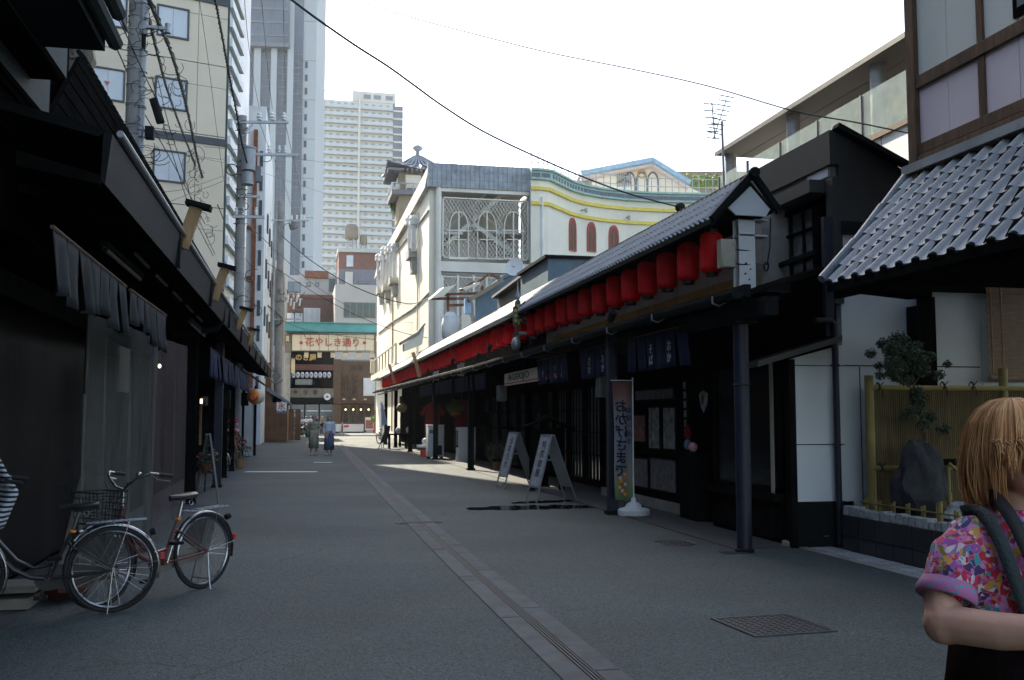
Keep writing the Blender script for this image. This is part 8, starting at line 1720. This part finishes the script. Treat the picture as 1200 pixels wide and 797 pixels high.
g_ = pG(367.5, 532.6); walker('person', 'walking woman in a long olive patterned dress carrying a green shoulder bag', (g_.x, g_.y, 0), pi-.1, 1.62, 'dress_pattern', 'dress_pattern', 'hair_black', False, 'green_bag', .26)
g_ = pG(385.5, 532.8); walker('person', 'walking woman in a white top, pale open cardigan and long blue skirt', (g_.x, g_.y, 0), pi-.05, 1.60, 'white_shirt', 'blue_skirt', 'hair_black', True, None, .20, 'pale_top')
for px, py, rz, h, a, b_, hr, cp, lb in ((358.5, 508.6, .4, 1.68, 'white_shirt', 'dark_cloth', 'hair_black', True, 'person in a pale blue shirt and white cap seen from behind near the bicycles'), (364, 508.5, .1, 1.70, 'white_shirt', 'dark_cloth', 'hair_black', True, 'person in a white shirt, dark trousers and cap waiting under the gate'),
                                  (372, 508, 3.0, 1.70, 'dark_cloth', 'dark_cloth', 'hair_black', False, 'person in dark clothes standing between the two walking women'), (377.5, 508.2, 2.6, 1.72, 'beige_wall', 'dark_cloth', 'hair', False, 'person with light hair and dark jacket behind the two women'), (354, 508, .8, 1.6, 'sky_blue', 'dark_cloth', 'hair_black', False, 'person in a light blue top left of the capped people')):
    g_ = pG(px, py); walker('person', lb, (g_.x, g_.y, 0), rz, h, a, None, hr, False, None, .3, None, cp, b_, True, .05)
# ---- woman in the right foreground
nk = cw(1.118, 2.19, 0); ang = radians(17); F_ = cw(sin(ang), -cos(ang), 0).normalized(); rzW = math.atan2(F_.y, F_.x)-pi/2
W = thing('person', 'woman with ginger bob in a colourful flower-print shirt with camera straps, right foreground', 'person', (nk.x, nk.y, 0), None, rzW)
ORG[W.name] = Vector((nk.x, nk.y, 0))
b = MB()      # +Y forward, +X = her right (image left)
# +X: with Z up and Y forward, her right hand is +X
loft(b, [(0, -.01, .78, .165, .125), (0, 0, .90, .15, .11), (0, 0, 1.0, .125, .095), (0, 0, 1.10, .135, .10), (0, 0, 1.20, .15, .10), (0, -.01, 1.265, .12, .075), (0, -.015, 1.30, .058, .055), (0, -.01, 1.36, .05, .052)], 24)
limb(b, [(.16, -.01, 1.235, .050), (.222, 0, 1.165, .047), (.252, .035, 1.10, .044), (.20, .13, 1.10, .038), (.13, .23, 1.11, .030), (.09, .275, 1.12, .025)])
hand(b, (.09, .275, 1.12), (-.75, .55, .05), (.1, .2, 1), 1, .9, .95)
limb(b, [(-.165, -.01, 1.235, .052), (-.215, 0, 1.13, .046), (-.235, .05, 1.02, .040), (-.16, .18, 1.05, .034), (-.06, .27, 1.08, .025)])
hand(b, (-.06, .27, 1.08), (.75, .5, .1), (-.1, .2, 1), -1, .9, .95)
for sx in (-1, 1): limb(b, [(sx*.085, 0, .84, .10), (sx*.09, .01, .47, .062), (sx*.09, -.01, .28, .056), (sx*.09, -.01, .08, .036)]); limb(b, [(sx*.09, 0, .04, .034), (sx*.09, .13, .03, .03)])
b.blob((0, .0, 1.455), .073, .092, .10, 20, 16); b.blob((0, .025, 1.405), .058, .065, .065, 18, 12); b.blob((0, .088, 1.44), .011, .016, .022, 10, 8); b.blob((0, .082, 1.395), .024, .014, .009, 10, 6); b.blob((0, .075, 1.365), .022, .018, .016, 10, 6)
for sx in (-1, 1): b.blob((sx*.075, 0, 1.44), .009, .018, .03, 10, 8); b.blob((sx*.038, .068, 1.42), .026, .018, .024, 10, 8)
remeshed(b, 'body', 'skin', W, .0055, 3)
e = MB()
for sx in (-1, 1): e.blob((sx*.031, .081, 1.458), .0125, .008, .0075, 12, 8)
e.build('eyes', 'letter_black', W, local=True, kind='stuff')
e = MB()
for sx in (-1, 1): e.tube([(sx*.015, .092, 1.478), (sx*.032, .090, 1.483), (sx*.05, .078, 1.477)], .003, 5)
e.build('eyebrows', 'hair_base', W, local=True, kind='stuff'); MB().blob((0, .094, 1.395), .020, .006, .006, 10, 6).build('lips', 'flower_red', W, local=True)
# shirt
c = MB(); loft(c, [(0, 0, 1.02, .158, .120), (0, 0, 1.05, .160, .122), (0, .005, 1.10, .165, .125), (0, .005, 1.19, .175, .118), (0, -.002, 1.26, .165, .098), (0, -.008, 1.30, .12, .075), (0, -.01, 1.325, .075, .062)], 28)
for sx in (-1, 1): limb(c, [(sx*.135, -.01, 1.252, .060), (sx*.180, 0, 1.220, .060), (sx*.212, .008, 1.18, .058)])
sh = remeshed(c, 'shirt', 'shirt_print', W, .007, 5)
dt = bpy.data.textures.new('cloth_folds', 'CLOUDS'); dt.noise_scale = .07; md = sh.modifiers.new('d', 'DISPLACE'); md.texture = dt; md.strength = .022; md.mid_level = .5
for sx in (1, -1):
    m = MB(); c0 = Vector((sx*.227, .014, 1.152)); ax = Vector((sx*.42, .16, -.9)).normalized(); m.lathe(c0, [(.054, -.026), (.059, -.014), (.061, -.008), (.061, .006), (.057, .009), (.050, .006)], 24, ax); cf = m.build('sleeve_cuff', 'collar_print', W, local=True, ang=180)
# collar
for sx in (1, -1):
    def cf_(u, v, sx=sx):
        a = pi*.5+sx*(-.05+u*2.5)*-1; r0x, r0y = .072, .068; x = r0x*cos(a); y = r0y*sin(a); o = v*.085*(1-.35*u); 
        return Vector((x*(1+o*13), y*(1+o*9)-.012+.0*u, 1.350-.055*(sin(a)*.5+.5)*1.0-o*.62+.012*(1-v)))
    MB().grid(cf_, 18, 6).build('collar', 'collar_print', W, local=True, ang=180, solid=.005)
# panda-like animal print patch on the chest
pt = Vector((.045, .132, 1.17)); MB().blob(pt, .034, .006, .028, 16, 10).build('print_patch', 'white_paint', W, local=True)
for dx, dz in ((-.028, .026), (.028, .026), (-.013, .002), (.013, .002)): MB().blob(pt+Vector((dx, .003, dz)), .009, .005, .009, 8, 6).build('print_mark', 'letter_black', W, local=True)
# skirt
n = 90; rows = [(1.06, .172, .135), (.97, .182, .145), (.80, .205, .175), (.55, .24, .21), (.35, .27, .24)]; vs = []
for z, rx, ry in rows:
    for k in range(n): a = 2*pi*k/n; f = 1+(.05 if k % 2 else 0)*(1.05-z)*1.6; vs.append((rx*f*cos(a), ry*f*sin(a), z))
MB().add(vs, [(i*n+k, i*n+(k+1) % n, (i+1)*n+(k+1) % n, (i+1)*n+k) for i in range(4) for k in range(n)]).build('skirt', 'skirt', W, local=True, ang=20, solid=.005)
# camera straps following the chest
def strap(name, pts, w, m='strap', nrm=(0, 1, 0)):
    P = [Vector(p) for p in pts]; Q = []
    for i in range(len(P)-1):
        p0, p1, p2, p3_ = P[max(i-1, 0)], P[i], P[i+1], P[min(i+2, len(P)-1)]
        for j in range(5): t = j/5; Q.append(.5*((2*p1)+(p2-p0)*t+(2*p0-5*p1+4*p2-p3_)*t*t+(3*p1-p0-3*p2+p3_)*t**3))
    Q.append(P[-1]); mm = MB(); vs = []
    for i, p in enumerate(Q):
        d = (Q[min(i+1, len(Q)-1)]-Q[max(i-1, 0)]).normalized(); nn = Vector((p.x*.25, max(p.y, .02), 0)).normalized() if abs(p.y) > .01 else Vector((p.x, .1, 0)).normalized()
        s_ = d.cross(nn).normalized()*w/2
        vs += [p-s_, p+s_]
    mm.add(vs, [(2*i, 2*i+1, 2*i+3, 2*i+2) for i in range(len(Q)-1)]); return mm.build(name, m, W, local=True, ang=30, solid=.003)
strap('camera_strap', [(.125, -.05, 1.315), (.132, .0, 1.322), (.140, .045, 1.305), (.142, .078, 1.265), (.137, .100, 1.21), (.122, .122, 1.13), (.10, .138, 1.05)], .028)
strap('camera_strap', [(.085, -.02, 1.352), (.098, .02, 1.350), (.104, .065, 1.318), (.102, .098, 1.265), (.098, .118, 1.215)], .028, 'rubber')
MB().tube([(.098, .119, 1.215), (.102, .14, 1.16), (.105, .15, 1.13), (.07, .175, 1.10), (-.02, .205, 1.07)], .003, 5).build('strap_cord', 'rubber', W, local=True)
# hair: shaped cap plus many curved locks
cap = MB(); cap.blob((0, -.02, 1.478), .080, .090, .084, 24, 14, .0, 3); loft(cap, [(0, -.045, 1.49, .080, .055), (0, -.055, 1.42, .082, .048), (0, -.055, 1.36, .078, .046), (0, -.055, 1.32, .058, .038)], 24)
cap.build('hair_cap', 'hair_base', W, local=True, ang=180)
rr = random.Random(42); sts = [MB(), MB(), MB()]; cen = Vector((0, -.02, 0))
for c_ in range(430):
    a0 = rr.uniform(-pi, pi); bang = radians(-52) < a0 < radians(66); lay0 = rr.random(); end0 = (rr.uniform(1.440, 1.482) if a0 < radians(45) else rr.uniform(1.39, 1.47)) if bang else rr.uniform(1.285, 1.335)+(rr.uniform(.0, .09) if rr.random() < .30 else 0)
    kk = rr.uniform(-1, 1); flick = rr.gauss(.0, .07)+(.06 if end0 > 1.345 else 0); w0 = rr.uniform(0, 6); wam = rr.uniform(.001, .006)
    for i in range(15):
        fly = rr.random() < .05; ga, gl, gz_ = rr.gauss(0, .06), rr.gauss(0, .18), rr.gauss(0, .008); R0x, R0y = .078+.020*lay0+.004*gl, .091+.017*lay0+.004*gl; top = 1.552+.012*lay0+.004*gl; n = 9; pts = []
        for j in range(n+1):
            f = j/n
            if f < .45: th = f/.45*pi/2; r_ = .12+.88*sin(th); z = top-(top-1.475)*(1-cos(th))
            else: g = (f-.45)/.55; r_ = 1+.11*sin(g*2.7)-(.0 if bang else .26)*g**3+flick*g*g; z = 1.475-(1.475-end0-gz_)*g
            if fly: r_ += (.10+.15*rr.random())*f*f
            aa = a0+ga*(1-.72*f*f)+.05*kk*f+.03*sin(f*6+w0)*f; wv_ = wam*sin(f*9+w0)*f
            pts.append(Vector((sin(aa)*(R0x*r_+wv_)+.012*(1-f), -.014+cos(aa)*(R0y*r_+wv_), z)))
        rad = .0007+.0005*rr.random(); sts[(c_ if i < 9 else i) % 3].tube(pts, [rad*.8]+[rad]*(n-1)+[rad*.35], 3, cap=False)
defm('hair_pale', (.74, .44, .20), .45, var=.1, scale=6, bump=0, spec=.5); defm('hair_deep', (.44, .21, .08), .5, var=.1, scale=6, bump=0, spec=.4)  # paler and deeper strand tones, mixed lock by lock
for s_, mm in zip(sts, ('hair', 'hair_pale', 'hair_deep')): s_.build('hair', mm, W, local=True, ang=180, kind='stuff')
sh = MB()
for x in (-.09, .09): loft(sh, [(x, .05, .0, .045, .13), (x, .05, .04, .045, .13), (x, .0, .08, .04, .08)])
sh.build('shoes', 'rubber', W, local=True, kind='stuff')
# ================================================================ HAZE
hz = MB().box(-300, 300, -70, 520, -1, 190).build('haze', 'cable', smooth=False); hz['kind'] = 'stuff'
hm = bpy.data.materials.new('haze_air'); hm.use_nodes = True; hn = hm.node_tree; hn.nodes.clear()
ho = hn.nodes.new('ShaderNodeOutputMaterial'); pv_ = hn.nodes.new('ShaderNodeVolumePrincipled'); pv_.inputs['Density'].default_value = .00022; pv_.inputs['Color'].default_value = (.93, .95, 1, 1)
pv_.inputs['Anisotropy'].default_value = .2
hn.links.new(pv_.outputs[0], ho.inputs['Volume']); hz.data.materials.clear(); hz.data.materials.append(hm)
